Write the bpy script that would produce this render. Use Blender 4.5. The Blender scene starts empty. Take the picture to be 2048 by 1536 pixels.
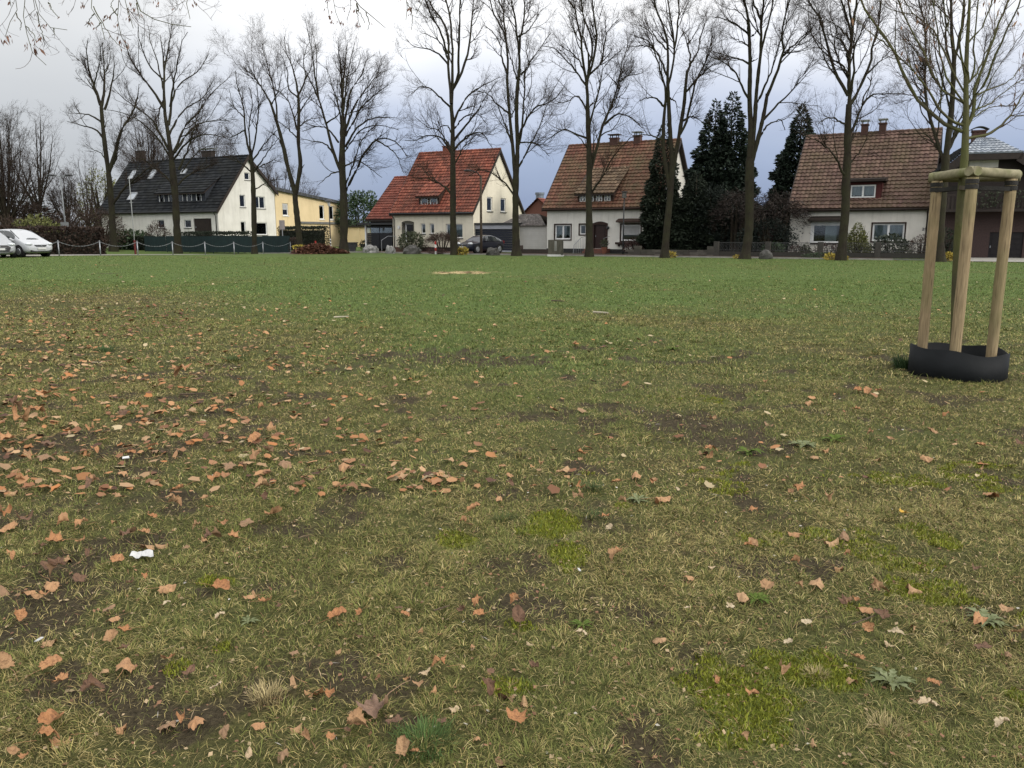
import bpy, math, random
import numpy as np
from mathutils import Vector, Matrix

R = math.radians
sc = bpy.context.scene
col = sc.collection
random.seed(11)

# ------------------------------------------------------------------ camera
H = 1.45
F = 1600.0
PIT = math.atan2(299.0, 1600.0)
cam = bpy.data.cameras.new('camera')
cam.sensor_fit = 'HORIZONTAL'
cam.sensor_width = 36.0
cam.lens = 36.0 * F / 2048.0
cam.clip_start = 0.05
cam.clip_end = 4000
camo = bpy.data.objects.new('camera', cam)
camo.location = (0, 0, H)
camo.rotation_euler = (math.pi / 2 - PIT, 0, 0)
col.objects.link(camo)
sc.camera = camo

# ------------------------------------------------------------------ sky, sun, exposure
SUN_DIR = Vector((0.78, -0.42, 0.50)).normalized()      # towards the sun
w = bpy.data.worlds.new('World')
sc.world = w
w.use_nodes = True
nt = w.node_tree
nt.nodes.clear()
N, Lk = nt.nodes, nt.links
out = N.new('ShaderNodeOutputWorld')
sky = N.new('ShaderNodeTexSky')
sky.sky_type = 'NISHITA'
sky.sun_disc = False
sky.sun_elevation = math.asin(SUN_DIR.z)
sky.sun_rotation = math.atan2(SUN_DIR.x, SUN_DIR.y)
bgs = N.new('ShaderNodeBackground')
bgs.inputs['Strength'].default_value = 0.08
Lk.new(sky.outputs[0], bgs.inputs['Color'])
tc = N.new('ShaderNodeTexCoord')
sep = N.new('ShaderNodeSeparateXYZ')
Lk.new(tc.outputs['Generated'], sep.inputs[0])
mp = N.new('ShaderNodeMapping')
mp.inputs['Scale'].default_value = (1.0, 1.0, 3.2)
Lk.new(tc.outputs['Generated'], mp.inputs[0])
nz = N.new('ShaderNodeTexNoise')
nz.inputs['Scale'].default_value = 1.7
nz.inputs['Detail'].default_value = 5
nz.inputs['Roughness'].default_value = 0.5
Lk.new(mp.outputs[0], nz.inputs['Vector'])


def mth(op, a, b=None, clamp=False):
    m = N.new('ShaderNodeMath')
    m.operation = op
    m.use_clamp = clamp
    for i, q in enumerate((a, b)):
        if q is None:
            continue
        if isinstance(q, (int, float)):
            m.inputs[i].default_value = q
        else:
            Lk.new(q, m.inputs[i])
    return m.outputs[0]


elev = mth('ADD', sep.outputs['Z'], mth('MULTIPLY', mth('SUBTRACT', nz.outputs[0], 0.5), 0.16))
ramp = N.new('ShaderNodeValToRGB')
els = ramp.color_ramp.elements
els[0].position = 0.0
els[0].color = (0.205, 0.265, 0.415, 1)
els[1].position = 1.0
els[1].color = (1.25, 1.25, 1.25, 1)
for p_, c_ in ((0.045, (0.225, 0.285, 0.445)), (0.10, (0.325, 0.388, 0.545)), (0.165, (0.51, 0.56, 0.69)),
               (0.205, (0.70, 0.73, 0.81)), (0.25, (1.0, 1.0, 1.01)), (0.5, (1.25, 1.25, 1.25))):
    e = els.new(p_)
    e.color = (*c_, 1)
Lk.new(elev, ramp.inputs[0])
# the left of the view has a thinner, paler grey deck
mr = N.new('ShaderNodeMapRange')
mr.interpolation_type = 'SMOOTHSTEP'
mr.inputs['From Min'].default_value = -0.08
mr.inputs['From Max'].default_value = -0.50
Lk.new(mth('ADD', sep.outputs['X'], mth('MULTIPLY', mth('SUBTRACT', nz.outputs[0], 0.5), 0.35)), mr.inputs['Value'])
ramp2 = N.new('ShaderNodeValToRGB')
e2 = ramp2.color_ramp.elements
e2[0].position = 0.0
e2[0].color = (0.35, 0.37, 0.42, 1)
e2[1].position = 1.0
e2[1].color = (1.2, 1.2, 1.2, 1)
for p_, c_ in ((0.10, (0.46, 0.47, 0.495)), (0.18, (0.59, 0.595, 0.60)), (0.26, (0.72, 0.72, 0.71)), (0.45, (0.95, 0.95, 0.95))):
    e = e2.new(p_)
    e.color = (*c_, 1)
Lk.new(elev, ramp2.inputs[0])
mx = N.new('ShaderNodeMixRGB')
Lk.new(mr.outputs[0], mx.inputs[0])
Lk.new(ramp.outputs[0], mx.inputs[1])
Lk.new(ramp2.outputs[0], mx.inputs[2])
# behind the camera the bright, unseen overcast is boosted to light the walls
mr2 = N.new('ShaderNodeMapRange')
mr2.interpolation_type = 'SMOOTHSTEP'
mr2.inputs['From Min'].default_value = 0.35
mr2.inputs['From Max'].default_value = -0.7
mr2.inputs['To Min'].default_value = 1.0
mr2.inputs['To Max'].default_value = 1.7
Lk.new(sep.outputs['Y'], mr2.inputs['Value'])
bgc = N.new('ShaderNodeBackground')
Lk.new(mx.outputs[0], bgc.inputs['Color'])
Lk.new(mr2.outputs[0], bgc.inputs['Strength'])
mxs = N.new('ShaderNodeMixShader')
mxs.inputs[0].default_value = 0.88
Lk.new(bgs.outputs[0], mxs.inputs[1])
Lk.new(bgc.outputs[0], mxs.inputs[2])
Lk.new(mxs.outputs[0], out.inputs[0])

sun = bpy.data.lights.new('sun', 'SUN')
sun.energy = 1.35
sun.angle = R(12)
sun.color = (1.0, 0.94, 0.84)
suno = bpy.data.objects.new('sun', sun)
suno.rotation_euler = SUN_DIR.to_track_quat('Z', 'Y').to_euler()
suno.location = (30, -20, 40)
col.objects.link(suno)

sc.view_settings.view_transform = 'Standard'
sc.view_settings.look = 'None'
sc.view_settings.gamma = 1.0
sc.view_settings.use_curve_mapping = False
sc.view_settings.exposure = 0.35
sc.cycles.max_bounces = 6
sc.cycles.diffuse_bounces = 3
sc.cycles.transparent_max_bounces = 12
# ------------------------------------------------------------------ picture -> place
cP, sP = math.cos(PIT), math.sin(PIT)


def ray(u, v):
    a, b = (u - 1024.0) / F, (768.0 - v) / F
    return Vector((a, cP + b * sP, -sP + b * cP))


def at(u, v, Y):
    d = ray(u, v)
    return Vector((0, 0, H)) + d * (Y / d.y)


def gnd(u, v, z=0.0):
    d = ray(u, v)
    return Vector((0, 0, H)) + d * ((z - H) / d.z)


def gz(x, y):
    """terrain height"""
    e = np.exp
    z = 0.15 * e(-((x + 30) ** 2 / 140 + (y - 48) ** 2 / 140)) - 0.24 * e(-((x + 27) ** 2 + (y - 73) ** 2) / 160.0)
    return z + 0.10 * e(-((x + 14) ** 2 + (y - 64) ** 2) / 30.0)


TT = R(28)
cT, sT = math.cos(TT), math.sin(TT)
HP = (2.84, 66.0)                       # a point of the house-front line


def LP(k, off=0.0, z=None):
    x, y = HP[0] + cT * k - sT * off, HP[1] - sT * k - cT * off
    return Vector((x, y, float(gz(x, y)) if z is None else z))


def kk(u, off=0.0, v=495):
    d = ray(u, v)
    a = d.x / d.y
    px, py = HP[0] - sT * off, HP[1] - cT * off
    return (a * py - px) / (cT + a * sT)


def HL(u, off=0.0):
    return LP(kk(u, off), off)


def on_line(u, P, D, v=495):
    d = ray(u, v)
    a = d.x / d.y
    k = (a * P[1] - P[0]) / (D[0] - a * D[1])
    x, y = P[0] + D[0] * k, P[1] + D[1] * k
    return Vector((x, y, float(gz(x, y))))


TREE_OFF = 10.1

# ------------------------------------------------------------------ objects
def setp(o, label=None, cat=None, group=None, kind=None):
    if label:
        o['label'] = label
    if cat:
        o['category'] = cat
    if group:
        o['group'] = group
    if kind:
        o['kind'] = kind
    return o


def thing(name, label, cat, loc=(0, 0, 0), rz=0.0, group=None):
    o = bpy.data.objects.new(name, None)
    o.empty_display_size = 0.3
    o.location = loc
    o.rotation_euler = (0, 0, rz)
    col.objects.link(o)
    return setp(o, label, cat, group)


class MB:
    def __init__(s):
        s.v, s.f, s.t = [], [], []

    def add(s, vs, fs, tone=None):
        b = len(s.v)
        s.v += [tuple(q) for q in vs]
        for f in fs:
            s.f.append(tuple(b + i for i in f))
            s.t.append(random.random() if tone is None else tone)
        return s

    def box(s, x0, x1, y0, y1, z0, z1, M=None):
        vs = [(x, y, z) for z in (z0, z1) for y in (y0, y1) for x in (x0, x1)]
        if M:
            vs = [M(*q) for q in vs]
        return s.add(vs, [(0, 2, 3, 1), (4, 5, 7, 6), (0, 1, 5, 4), (2, 6, 7, 3), (0, 4, 6, 2), (1, 3, 7, 5)])

    def quad(s, a, b, c, d, tone=None):
        return s.add([a, b, c, d], [(0, 1, 2, 3)], tone)

    def prism(s, poly, d):
        n = len(poly)
        d = Vector(d)
        vs = [Vector(p) for p in poly] + [Vector(p) + d for p in poly]
        fs = [tuple(range(n))[::-1], tuple(range(n, 2 * n))] + [(i, (i + 1) % n, n + (i + 1) % n, n + i) for i in range(n)]
        return s.add(vs, fs)

    def tube(s, path, rad, n=8, cap=True):
        path = [Vector(p) for p in path]
        m = len(path)
        if isinstance(rad, (int, float)):
            rad = [rad] * m
        up = None
        vs = []
        for i, p in enumerate(path):
            t = (path[min(i + 1, m - 1)] - path[max(i - 1, 0)]).normalized()
            if up is None:
                up = t.orthogonal().normalized()
            else:
                up = (up - t * up.dot(t)).normalized()
            b = t.cross(up)
            for j in range(n):
                a = 2 * math.pi * j / n
                vs.append(p + (up * math.cos(a) + b * math.sin(a)) * rad[i])
        fs = [(i * n + j, i * n + (j + 1) % n, (i + 1) * n + (j + 1) % n, (i + 1) * n + j) for i in range(m - 1) for j in range(n)]
        if cap:
            fs += [tuple(range(n))[::-1], tuple((m - 1) * n + j for j in range(n))]
        return s.add(vs, fs)

    def ball(s, c, r, nu=10, nv=7, jit=0.0):
        c = Vector(c)
        r = Vector((r, r, r)) if isinstance(r, (int, float)) else Vector(r)
        vs = [c + Vector((0, 0, -r.z))]
        for i in range(1, nv):
            ph = -math.pi / 2 + math.pi * i / nv
            for j in range(nu):
                th = 2 * math.pi * j / nu
                k = 1 + random.uniform(-jit, jit)
                vs.append(c + Vector((r.x * math.cos(ph) * math.cos(th) * k, r.y * math.cos(ph) * math.sin(th) * k, r.z * math.sin(ph) * k)))
        vs.append(c + Vector((0, 0, r.z)))
        fs = [(0, 1 + (j + 1) % nu, 1 + j) for j in range(nu)]
        for i in range(nv - 2):
            for j in range(nu):
                a, b = 1 + i * nu, 1 + (i + 1) * nu
                fs.append((a + j, a + (j + 1) % nu, b + (j + 1) % nu, b + j))
        l = len(vs) - 1
        fs += [(l, 1 + (nv - 2) * nu + j, 1 + (nv - 2) * nu + (j + 1) % nu) for j in range(nu)]
        return s.add(vs, fs)

    def build(s, name, mat, parent=None, smooth=False, bevel=0.0):
        me = bpy.data.meshes.new(name)
        me.from_pydata(s.v, [], s.f)
        at_ = me.attributes.new('tone', 'FLOAT', 'FACE')
        at_.data.foreach_set('value', s.t)
        me.materials.append(mat)
        if smooth:
            me.polygons.foreach_set('use_smooth', [len(f_) <= 4 for f_ in s.f])
        me.update()
        o = bpy.data.objects.new(name, me)
        col.objects.link(o)
        if parent:
            o.parent = parent
        if bevel:
            m = o.modifiers.new('bevel', 'BEVEL')
            m.width = bevel
            m.segments = 2
            m.limit_method = 'ANGLE'
        return o


def np_mesh(name, V, quads=None, tris=None, mat=None, parent=None, attrs=None, smooth=False):
    """mesh from numpy arrays; attrs: {name: (domain, type, array)}"""
    me = bpy.data.meshes.new(name)
    V = np.asarray(V, dtype=np.float32).reshape(-1, 3)
    q = np.zeros((0, 4), np.int32) if quads is None else np.asarray(quads, np.int32).reshape(-1, 4)
    t = np.zeros((0, 3), np.int32) if tris is None else np.asarray(tris, np.int32).reshape(-1, 3)
    me.vertices.add(len(V))
    me.vertices.foreach_set('co', V.ravel())
    nl = q.size + t.size
    me.loops.add(nl)
    me.loops.foreach_set('vertex_index', np.concatenate([q.ravel(), t.ravel()]))
    npoly = len(q) + len(t)
    me.polygons.add(npoly)
    st = np.concatenate([np.arange(len(q)) * 4, q.size + np.arange(len(t)) * 3]).astype(np.int32)
    me.polygons.foreach_set('loop_start', st)
    me.update(calc_edges=True)
    for k, (dom, ty, arr) in (attrs or {}).items():
        A = me.attributes.new(k, ty, dom)
        A.data.foreach_set('color' if ty == 'FLOAT_COLOR' else 'value', np.asarray(arr, np.float32).ravel())
    if smooth:
        me.polygons.foreach_set('use_smooth', np.ones(npoly, dtype=bool))
    if mat:
        me.materials.append(mat)
    me.validate()
    o = bpy.data.objects.new(name, me)
    col.objects.link(o)
    if parent:
        o.parent = parent
    return o


# ------------------------------------------------------------------ materials
MATS = {}


class NT:
    def __init__(s, m):
        s.nt = m.node_tree
        s.b = s.nt.nodes['Principled BSDF']

    def n(s, t, **kw):
        x = s.nt.nodes.new(t)
        for k, v in kw.items():
            setattr(x, k, v)
        return x

    def l(s, a, b):
        s.nt.links.new(a, b)

    def mix(s, f, a, b, mode='MIX'):
        m = s.n('ShaderNodeMixRGB', blend_type=mode)
        for i, q in enumerate((f, a, b)):
            if isinstance(q, (int, float)):
                m.inputs[i].default_value = q if i == 0 else (q, q, q, 1)
            elif isinstance(q, tuple):
                m.inputs[i].default_value = (*q, 1)
            else:
                s.l(q, m.inputs[i])
        return m.outputs[0]

    def noise(s, scale, detail=4, rough=0.6, vec=None, dist=0.0):
        x = s.n('ShaderNodeTexNoise')
        x.inputs['Scale'].default_value = scale
        x.inputs['Detail'].default_value = detail
        x.inputs['Roughness'].default_value = rough
        x.inputs['Distortion'].default_value = dist
        if vec is not None:
            s.l(vec, x.inputs['Vector'])
        return x.outputs[0]

    def ramp(s, f, stops):
        r = s.n('ShaderNodeValToRGB')
        e = r.color_ramp.elements
        e[0].position, e[1].position = stops[0][0], stops[-1][0]
        def cc(c): return (c, c, c, 1) if isinstance(c, (int, float)) else (*c, 1)
        e[0].color, e[1].color = cc(stops[0][1]), cc(stops[-1][1])
        for p, c in stops[1:-1]:
            e.new(p).color = cc(c)
        s.l(f, r.inputs[0])
        return r.outputs[0]

    def attr(s, name, col=False):
        a = s.n('ShaderNodeAttribute', attribute_name=name)
        return a.outputs['Color' if col else 'Fac']

    def obj(s):
        return s.n('ShaderNodeTexCoord').outputs['Object']

    def mapv(s, vec, sc_):
        m = s.n('ShaderNodeMapping')
        m.inputs['Scale'].default_value = sc_
        s.l(vec, m.inputs[0])
        return m.outputs[0]

    def bump(s, h, strength=0.3, dist=0.02):
        b = s.n('ShaderNodeBump')
        b.inputs['Strength'].default_value = strength
        b.inputs['Distance'].default_value = dist
        s.l(h, b.inputs['Height'])
        s.l(b.outputs[0], s.b.inputs['Normal'])


def new_mat(name, rough=0.8, spec=0.3, metal=0.0):
    m = bpy.data.materials.new(name)
    m.use_nodes = True
    n = NT(m)
    n.b.inputs['Roughness'].default_value = rough
    n.b.inputs['Specular IOR Level'].default_value = spec
    n.b.inputs['Metallic'].default_value = metal
    MATS[name] = m
    return m, n


def mat(name, c1, c2=None, scale=3.0, rough=0.8, spec=0.3, metal=0.0, bump=0.0, bscale=None, stretch=None, detail=5):
    """two-tone noise material in object coordinates"""
    if name in MATS:
        return MATS[name]
    m, n = new_mat(name, rough, spec, metal)
    c2 = c2 or tuple(q * 0.75 for q in c1)
    vec = n.obj()
    if stretch:
        vec = n.mapv(vec, stretch)
    f = n.noise(scale, detail, 0.62, vec)
    n.l(n.mix(n.ramp(f, [(0.35, 0.0), (0.65, 1.0)]), c1, c2), n.b.inputs['Base Color'])
    if bump:
        n.bump(n.noise(bscale or scale * 6, 4, 0.6, vec), bump, 0.02)
    return m


def tile_mat(name, stops, dirt, dirt_amt=0.5, spec=0.25, rough=0.75):
    m, n = new_mat(name, rough, spec)
    base = n.ramp(n.attr('tone'), stops)
    f = n.noise(0.55, 5, 0.65, n.obj())
    f2 = n.noise(5.0, 4, 0.6, n.obj())
    d = n.ramp(n.mix(0.35, f, f2), [(0.42, 0.0), (0.62, dirt_amt)])
    n.l(n.mix(d, base, dirt), n.b.inputs['Base Color'])
    n.bump(f2, 0.2, 0.01)
    return m


def glass_mat(name='window_glass', t=0.62, tint=(0.75, 0.8, 0.8)):
    if name in MATS:
        return MATS[name]
    m = bpy.data.materials.new(name)
    m.use_nodes = True
    q = m.node_tree
    q.nodes.clear()
    o = q.nodes.new('ShaderNodeOutputMaterial')
    tr = q.nodes.new('ShaderNodeBsdfTransparent')
    tr.inputs[0].default_value = (*tint, 1)
    gl = q.nodes.new('ShaderNodeBsdfGlossy')
    gl.inputs['Roughness'].default_value = 0.03
    gl.inputs[0].default_value = (0.8, 0.85, 0.9, 1)
    fr = q.nodes.new('ShaderNodeFresnel')
    fr.inputs['IOR'].default_value = 1.6
    mx_ = q.nodes.new('ShaderNodeMixShader')
    q.links.new(fr.outputs[0], mx_.inputs[0])
    q.links.new(tr.outputs[0], mx_.inputs[1])
    q.links.new(gl.outputs[0], mx_.inputs[2])
    q.links.new(mx_.outputs[0], o.inputs[0])
    MATS[name] = m
    return m


WHITE = mat('white_paint', (0.72, 0.72, 0.70), (0.62, 0.62, 0.60), 4, rough=0.5, spec=0.4)
GLASS = glass_mat()
CURTAIN = mat('curtain_fabric', (0.50, 0.51, 0.52), (0.36, 0.37, 0.38), 12, stretch=(6, 6, 0.4))
DKWOOD = mat('dark_wood', (0.030, 0.020, 0.015), (0.018, 0.013, 0.010), 6, rough=0.65, bump=0.2)
BROWNWOOD = mat('brown_wood', (0.050, 0.026, 0.018), (0.030, 0.017, 0.012), 6, rough=0.65)
METAL = mat('grey_metal', (0.30, 0.31, 0.32), (0.22, 0.23, 0.24), 6, rough=0.45, metal=0.6)
DKMETAL = mat('dark_metal', (0.025, 0.026, 0.028), (0.040, 0.040, 0.040), 8, rough=0.5)
BRICK_RED = mat('red_brick', (0.16, 0.065, 0.045), (0.10, 0.05, 0.04), 14, bump=0.3)
CONCRETE = mat('concrete', (0.20, 0.19, 0.17), (0.11, 0.11, 0.095), 6, bump=0.3)


# ------------------------------------------------------------------ noise fields (numpy)
def _h(ix, iy, s):
    n = (ix.astype(np.int64) * 374761393 + iy.astype(np.int64) * 668265263 + s * 974634777) & 0x7fffffff
    n = ((n ^ (n >> 13)) * 1274126177) & 0x7fffffff
    return ((n ^ (n >> 16)) & 0xffff) / 65535.0


def vnoise(x, y, s=0):
    ix, iy = np.floor(x), np.floor(y)
    fx, fy = x - ix, y - iy
    fx, fy = fx * fx * (3 - 2 * fx), fy * fy * (3 - 2 * fy)
    a, b = _h(ix, iy, s), _h(ix + 1, iy, s)
    c, d = _h(ix, iy + 1, s), _h(ix + 1, iy + 1, s)
    return (a * (1 - fx) + b * fx) * (1 - fy) + (c * (1 - fx) + d * fx) * fy


def fbm(x, y, s=0, o=4):
    v, a, t = 0, 1.0, 0
    for i in range(o):
        v = v + a * vnoise(x * 2 ** i + 17.3 * i, y * 2 ** i - 9.1 * i, s + i)
        t += a
        a *= 0.55
    return v / t


def sst(a, b, x):
    t = np.clip((x - a) / (b - a), 0, 1)
    return t * t * (3 - 2 * t)
# ------------------------------------------------------------------ ground
PATCH_SOIL = [(880, 715, 1.5, .65, .9), (600, 735, 1.0, .4, .7), (300, 905, .55, .30, .9), (1370, 850, .75, .35, 1.0), (1250, 1240, .26, .13, 1.),
              (700, 1362, .14, .08, 1.), (180, 1010, .5, .2, .6), (1240, 770, .9, .3, .6), (1150, 1020, .35, .15, .6), (1420, 1320, .2, .1, .8),
              (60, 1260, .3, .15, .8), (950, 780, .8, .3, .6), (1920, 760, .75, .22, .9), (1800, 890, .6, .2, .5), (600, 650, 1.2, .4, .4),
              (1560, 940, .5, .2, .5), (1900, 1380, .3, .15, .6), (430, 880, .5, .2, .6), (220, 547, 1.0, .45, .8), (905, 640, 1.2, .3, .4)]
PATCH_MOSS = [(1080, 1055, .20, .14, 1.), (1135, 1120, .11, .14, 1.), (1490, 1385, .20, .14, 1.), (1625, 1335, .20, .12, 1.), (1860, 1175, .16, .10, 1.),
              (1905, 1195, .12, .05, 1.), (430, 1168, .10, .05, 1.), (365, 1335, .06, .05, 1.), (1885, 1085, .14, .16, .8), (1830, 1058, .12, .06, .7),
              (900, 1080, .14, .08, .7), (1250, 1010, .16, .07, .6), (1500, 1450, .2, .06, .9), (1950, 935, .4, .08, .7), (1690, 1200, .2, .08, .6),
              (1040, 1260, .10, .05, .7), (1020, 1380, .1, .05, .7), (450, 1290, .07, .05, .6), (1150, 950, .2, .06, .4), (1580, 1075, .2, .06, .6)]
PATCH_SAND = [(925, 545, 1.35, .75, 1.)]


def patches(x, y, lst, seed):
    o = np.zeros_like(x)
    wx = (fbm(x * 3.1, y * 3.1, seed) - .5)
    wy = (fbm(x * 3.1, y * 3.1, seed + 7) - .5)
    for u, v, rx, ry, a in lst:
        c = gnd(u, v)
        k = max(rx, ry) * 1.1
        d = ((x + wx * k - c.x) / rx) ** 2 + ((y + wy * k - c.y) / (ry * 1.5)) ** 2
        o = np.maximum(o, a * np.exp(-d * 1.15))
    return o


def fields(x, y):
    """greenness, bare soil, moss, sand: what grows where on the meadow"""
    yy = np.maximum(y, .3)
    a = x / yy
    n1, n2 = fbm(x * .22, y * .22, 3), fbm(x * .9, y * .9, 21)
    yb = 9.3 + 11 * sst(-.02, -.55, a) + 3.5 * sst(.25, .6, a) + (n1 - .5) * 9
    g = .29 + .71 * sst(-5.5, 9.5, yy - yb) + (n2 - .5) * .35
    g = np.clip(g - .16 * sst(.62, .74, n1) - .25 * sst(.60, .72, fbm(x * .35 + 7, y * .16, 61)) * sst(10, 16, yy), 0, 1)
    near = 1 - sst(9, 15, yy)
    s = np.maximum(patches(x, y, PATCH_SOIL, 31), near * .80 * sst(.55, .68, fbm(x * 2.1, y * 2.1, 41)))
    m = np.maximum(patches(x, y, PATCH_MOSS, 51), near * .42 * sst(.60, .72, fbm(x * 1.1 + 30, y * 1.1, 71)) * sst(-.25, .4, a))
    brk = fbm(x * 8.5, y * 8.5, 91, 3)
    s = np.clip(s * (.45 + 1.35 * brk) - .12, 0, 1)
    m = np.clip(m * (.30 + 1.6 * fbm(x * 10, y * 10, 95, 3)) - .10, 0, 1)
    sd = patches(x, y, PATCH_SAND, 81)
    return g, np.clip(s, 0, 1), np.clip(m, 0, 1), np.clip(sd, 0, 1)


def lawn_z(x, y):
    f = 1 - sst(28, 44, np.hypot(x, y))
    return gz(x, y) + f * ((fbm(x * .7, y * .7, 5) - .5) * .06 + (fbm(x * 4, y * 4, 9, 3) - .5) * .035)


def build_ground():
    nr, na = 230, 620
    r = 0.25 * (1800 / 0.25) ** (np.arange(nr) / (nr - 1))
    # finer rings between 1.2 m and 40 m
    r = np.concatenate([[.25, .5, .8], 1.1 * (45 / 1.1) ** (np.arange(200) / 199), 45 * (2200 / 45) ** (np.arange(1, 45) / 44)])
    nr = len(r)
    # bearings: dense in front
    th = np.concatenate([np.linspace(-50, 50, 460, endpoint=False), np.linspace(50, 310, 110, endpoint=False)])
    na = len(th)
    T, RR = np.meshgrid(np.radians(th), r)
    X, Y = RR * np.sin(T), RR * np.cos(T)
    Z = lawn_z(X, Y)
    V = np.stack([X, Y, Z], -1).reshape(-1, 3)
    V = np.concatenate([V, [[0, 0, float(Z[0].mean())]]])
    i = np.arange(nr - 1)[:, None] * na
    j = np.arange(na)[None]
    j2 = (j + 1) % na
    q = np.stack([i + j, i + j2, i + na + j2, i + na + j], -1).reshape(-1, 4)
    t = np.stack([np.full(na, nr * na), (np.arange(na) + 1) % na, np.arange(na)], -1)
    g, s, m, sd = fields(V[:, 0], V[:, 1])
    mt, n = new_mat('meadow_soil', 0.95, 0.1)
    ob = n.obj()
    f1, f2, f3 = n.noise(9, 6, .7, ob), n.noise(55, 4, .7, ob), n.noise(1.3, 4, .6, ob)
    thatch = n.mix(n.ramp(f2, [(.35, 0), (.65, 1)]), (.032, .031, .012), (.105, .092, .036))
    green = n.mix(n.ramp(f1, [(.3, 0), (.7, 1)]), (.046, .076, .019), (.108, .150, .042))
    base = n.mix(n.ramp(n.mix(.42, n.attr('green'), f3), [(.31, 0), (.78, 1)]), thatch, green)
    soil = n.mix(n.ramp(f2, [(.3, 0), (.7, 1)]), (.026, .021, .012), (.080, .064, .038))
    moss = n.mix(n.ramp(f2, [(.3, 0), (.7, 1)]), (.070, .085, .010), (.150, .170, .022))
    sand = n.mix(n.ramp(n.noise(1.6, 3, .5, ob), [(.40, 0), (.52, 1)]), (.115, .06, .035), (.40, .31, .16))
    f5 = n.noise(26, 6, .75, ob)
    def edge(a, lo=.41, hi=.63): return n.ramp(n.mix(.5, n.attr(a), n.mix(.5, f1, f5)), [(lo, 0), (hi, 1)])
    c = n.mix(edge('moss'), base, moss)
    c = n.mix(edge('soil'), c, soil)
    c = n.mix(edge('sand', .36, .56), c, sand)
    n.l(c, n.b.inputs['Base Color'])
    n.bump(n.mix(.5, n.mix(.5, f1, f5), f2), 1.0, .04)
    o = np_mesh('ground', V, q, t, mt, attrs={'green': ('POINT', 'FLOAT', g), 'soil': ('POINT', 'FLOAT', s), 'moss': ('POINT', 'FLOAT', m), 'sand': ('POINT', 'FLOAT', sd)}, smooth=True)
    o['kind'] = 'structure'


build_ground()


def sheet(name, fn, na, nb, m, dz, kind='structure'):
    """a paved sheet following the terrain; fn(s, t) -> x, y"""
    V, q = [], []
    for i in range(na + 1):
        for j in range(nb + 1):
            x, y = fn(i / na, j / nb)
            V.append((x, y, float(gz(x, y)) + dz))
    for i in range(na):
        for j in range(nb):
            a = i * (nb + 1) + j
            q.append((a, a + 1, a + nb + 2, a + nb + 1))
    o = np_mesh(name, V, q, None, m)
    o['kind'] = kind
    return o


def hstrip(k0, k1, o0, o1):
    def f(s, t):
        p = LP(k0 + (k1 - k0) * s, o0 + (o1 - o0) * t, 0)
        return p.x, p.y
    return f


ASPH = mat('asphalt', (.058, .056, .054), (.040, .039, .038), 1.5, rough=.9, bump=.3, bscale=60)
GRAVEL = mat('gravel_surface', (.30, .28, .25), (.19, .175, .15), 5, rough=.95, bump=.5, bscale=40)
PAVER = mat('brick_paving', (.090, .045, .033), (.060, .036, .028), 9, rough=.9, bump=.3)
CONCS = mat('pale_slabs', (.30, .285, .25), (.21, .20, .175), 3, rough=.9, bump=.2)
SOILM = mat('garden_soil', (.040, .030, .020), (.022, .030, .012), 6, rough=.95, bump=.6)
sheet('road', hstrip(-24, 60, 5.2, 8.3), 90, 4, ASPH, .010)
sheet('pavement', hstrip(-24, 25.8, 3.9, 5.2), 70, 2, PAVER, .022)
sheet('front_yard', hstrip(-20, -3.2, .1, 3.9), 30, 6, PAVER, .016)
sheet('garden_bed', hstrip(-1.5, 28, .1, 3.9), 40, 6, SOILM, .016)
sheet('driveway', hstrip(28.6, 42, -8.5, 9.4), 20, 16, CONCS, .030)
FP, FD = (-28.4, 50.0), (0.469, 0.883)          # chain fence line and direction (away from the street row)


def cpark(s, t):
    a = -34 + 50 * s
    b = .12 + 7.6 * t
    return FP[0] + FD[0] * a - FD[1] * b, FP[1] + FD[1] * a + FD[0] * b


sheet('car_park', cpark, 60, 10, GRAVEL, .018)
kb = MB()
for i in range(50):
    k0 = -24 + i * 1.0
    a, b = LP(k0, 8.32), LP(k0 + .985, 8.32)
    n_ = Vector((-sT, -cT, 0))
    for (p, q) in ((a, b),):
        kb.add([p + Vector((0, 0, -.05)), q + Vector((0, 0, -.05)), q + n_ * .14 + Vector((0, 0, -.05)), p + n_ * .14 + Vector((0, 0, -.05)),
                p + Vector((0, 0, .075)), q + Vector((0, 0, .075)), q + n_ * .14 + Vector((0, 0, .075)), p + n_ * .14 + Vector((0, 0, .075))],
               [(0, 1, 2, 3), (4, 5, 6, 7), (0, 1, 5, 4), (1, 2, 6, 5), (2, 3, 7, 6), (3, 0, 4, 7)])
o = kb.build('kerb', CONCS)
o['kind'] = 'structure'
# ------------------------------------------------------------------ house kit
class House:
    def __init__(s, name, label, cat, org, t=28.0):
        s.o = thing(name, label, cat, org, -R(t))
        s.org, s.t = Vector(org), R(t)
        s.c, s.s = math.cos(s.t), math.sin(s.t)

    def w2l(s, p, vec=False):
        d = Vector(p) - (Vector((0, 0, 0)) if vec else s.org)
        return Vector((d.x * s.c - d.y * s.s, d.x * s.s + d.y * s.c, d.z))

    def px(s, u, v, ax, val):
        """picture point on the plane local[ax] = val"""
        o, d = s.w2l((0, 0, H)), s.w2l(ray(u, v), True)
        k = (val - o[ax]) / d[ax]
        return o + d * k

    def rect(s, r, ax, val):
        """pixel rectangle -> (a0, a1, z0, z1) on that plane"""
        u0, v0, u1, v1 = r
        um, vm = (u0 + u1) / 2, (v0 + v1) / 2
        i = 1 - ax
        a0, a1 = s.px(u0, vm, ax, val)[i], s.px(u1, vm, ax, val)[i]
        return (min(a0, a1), max(a0, a1), s.px(um, v1, ax, val).z, s.px(um, v0, ax, val).z)


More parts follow.
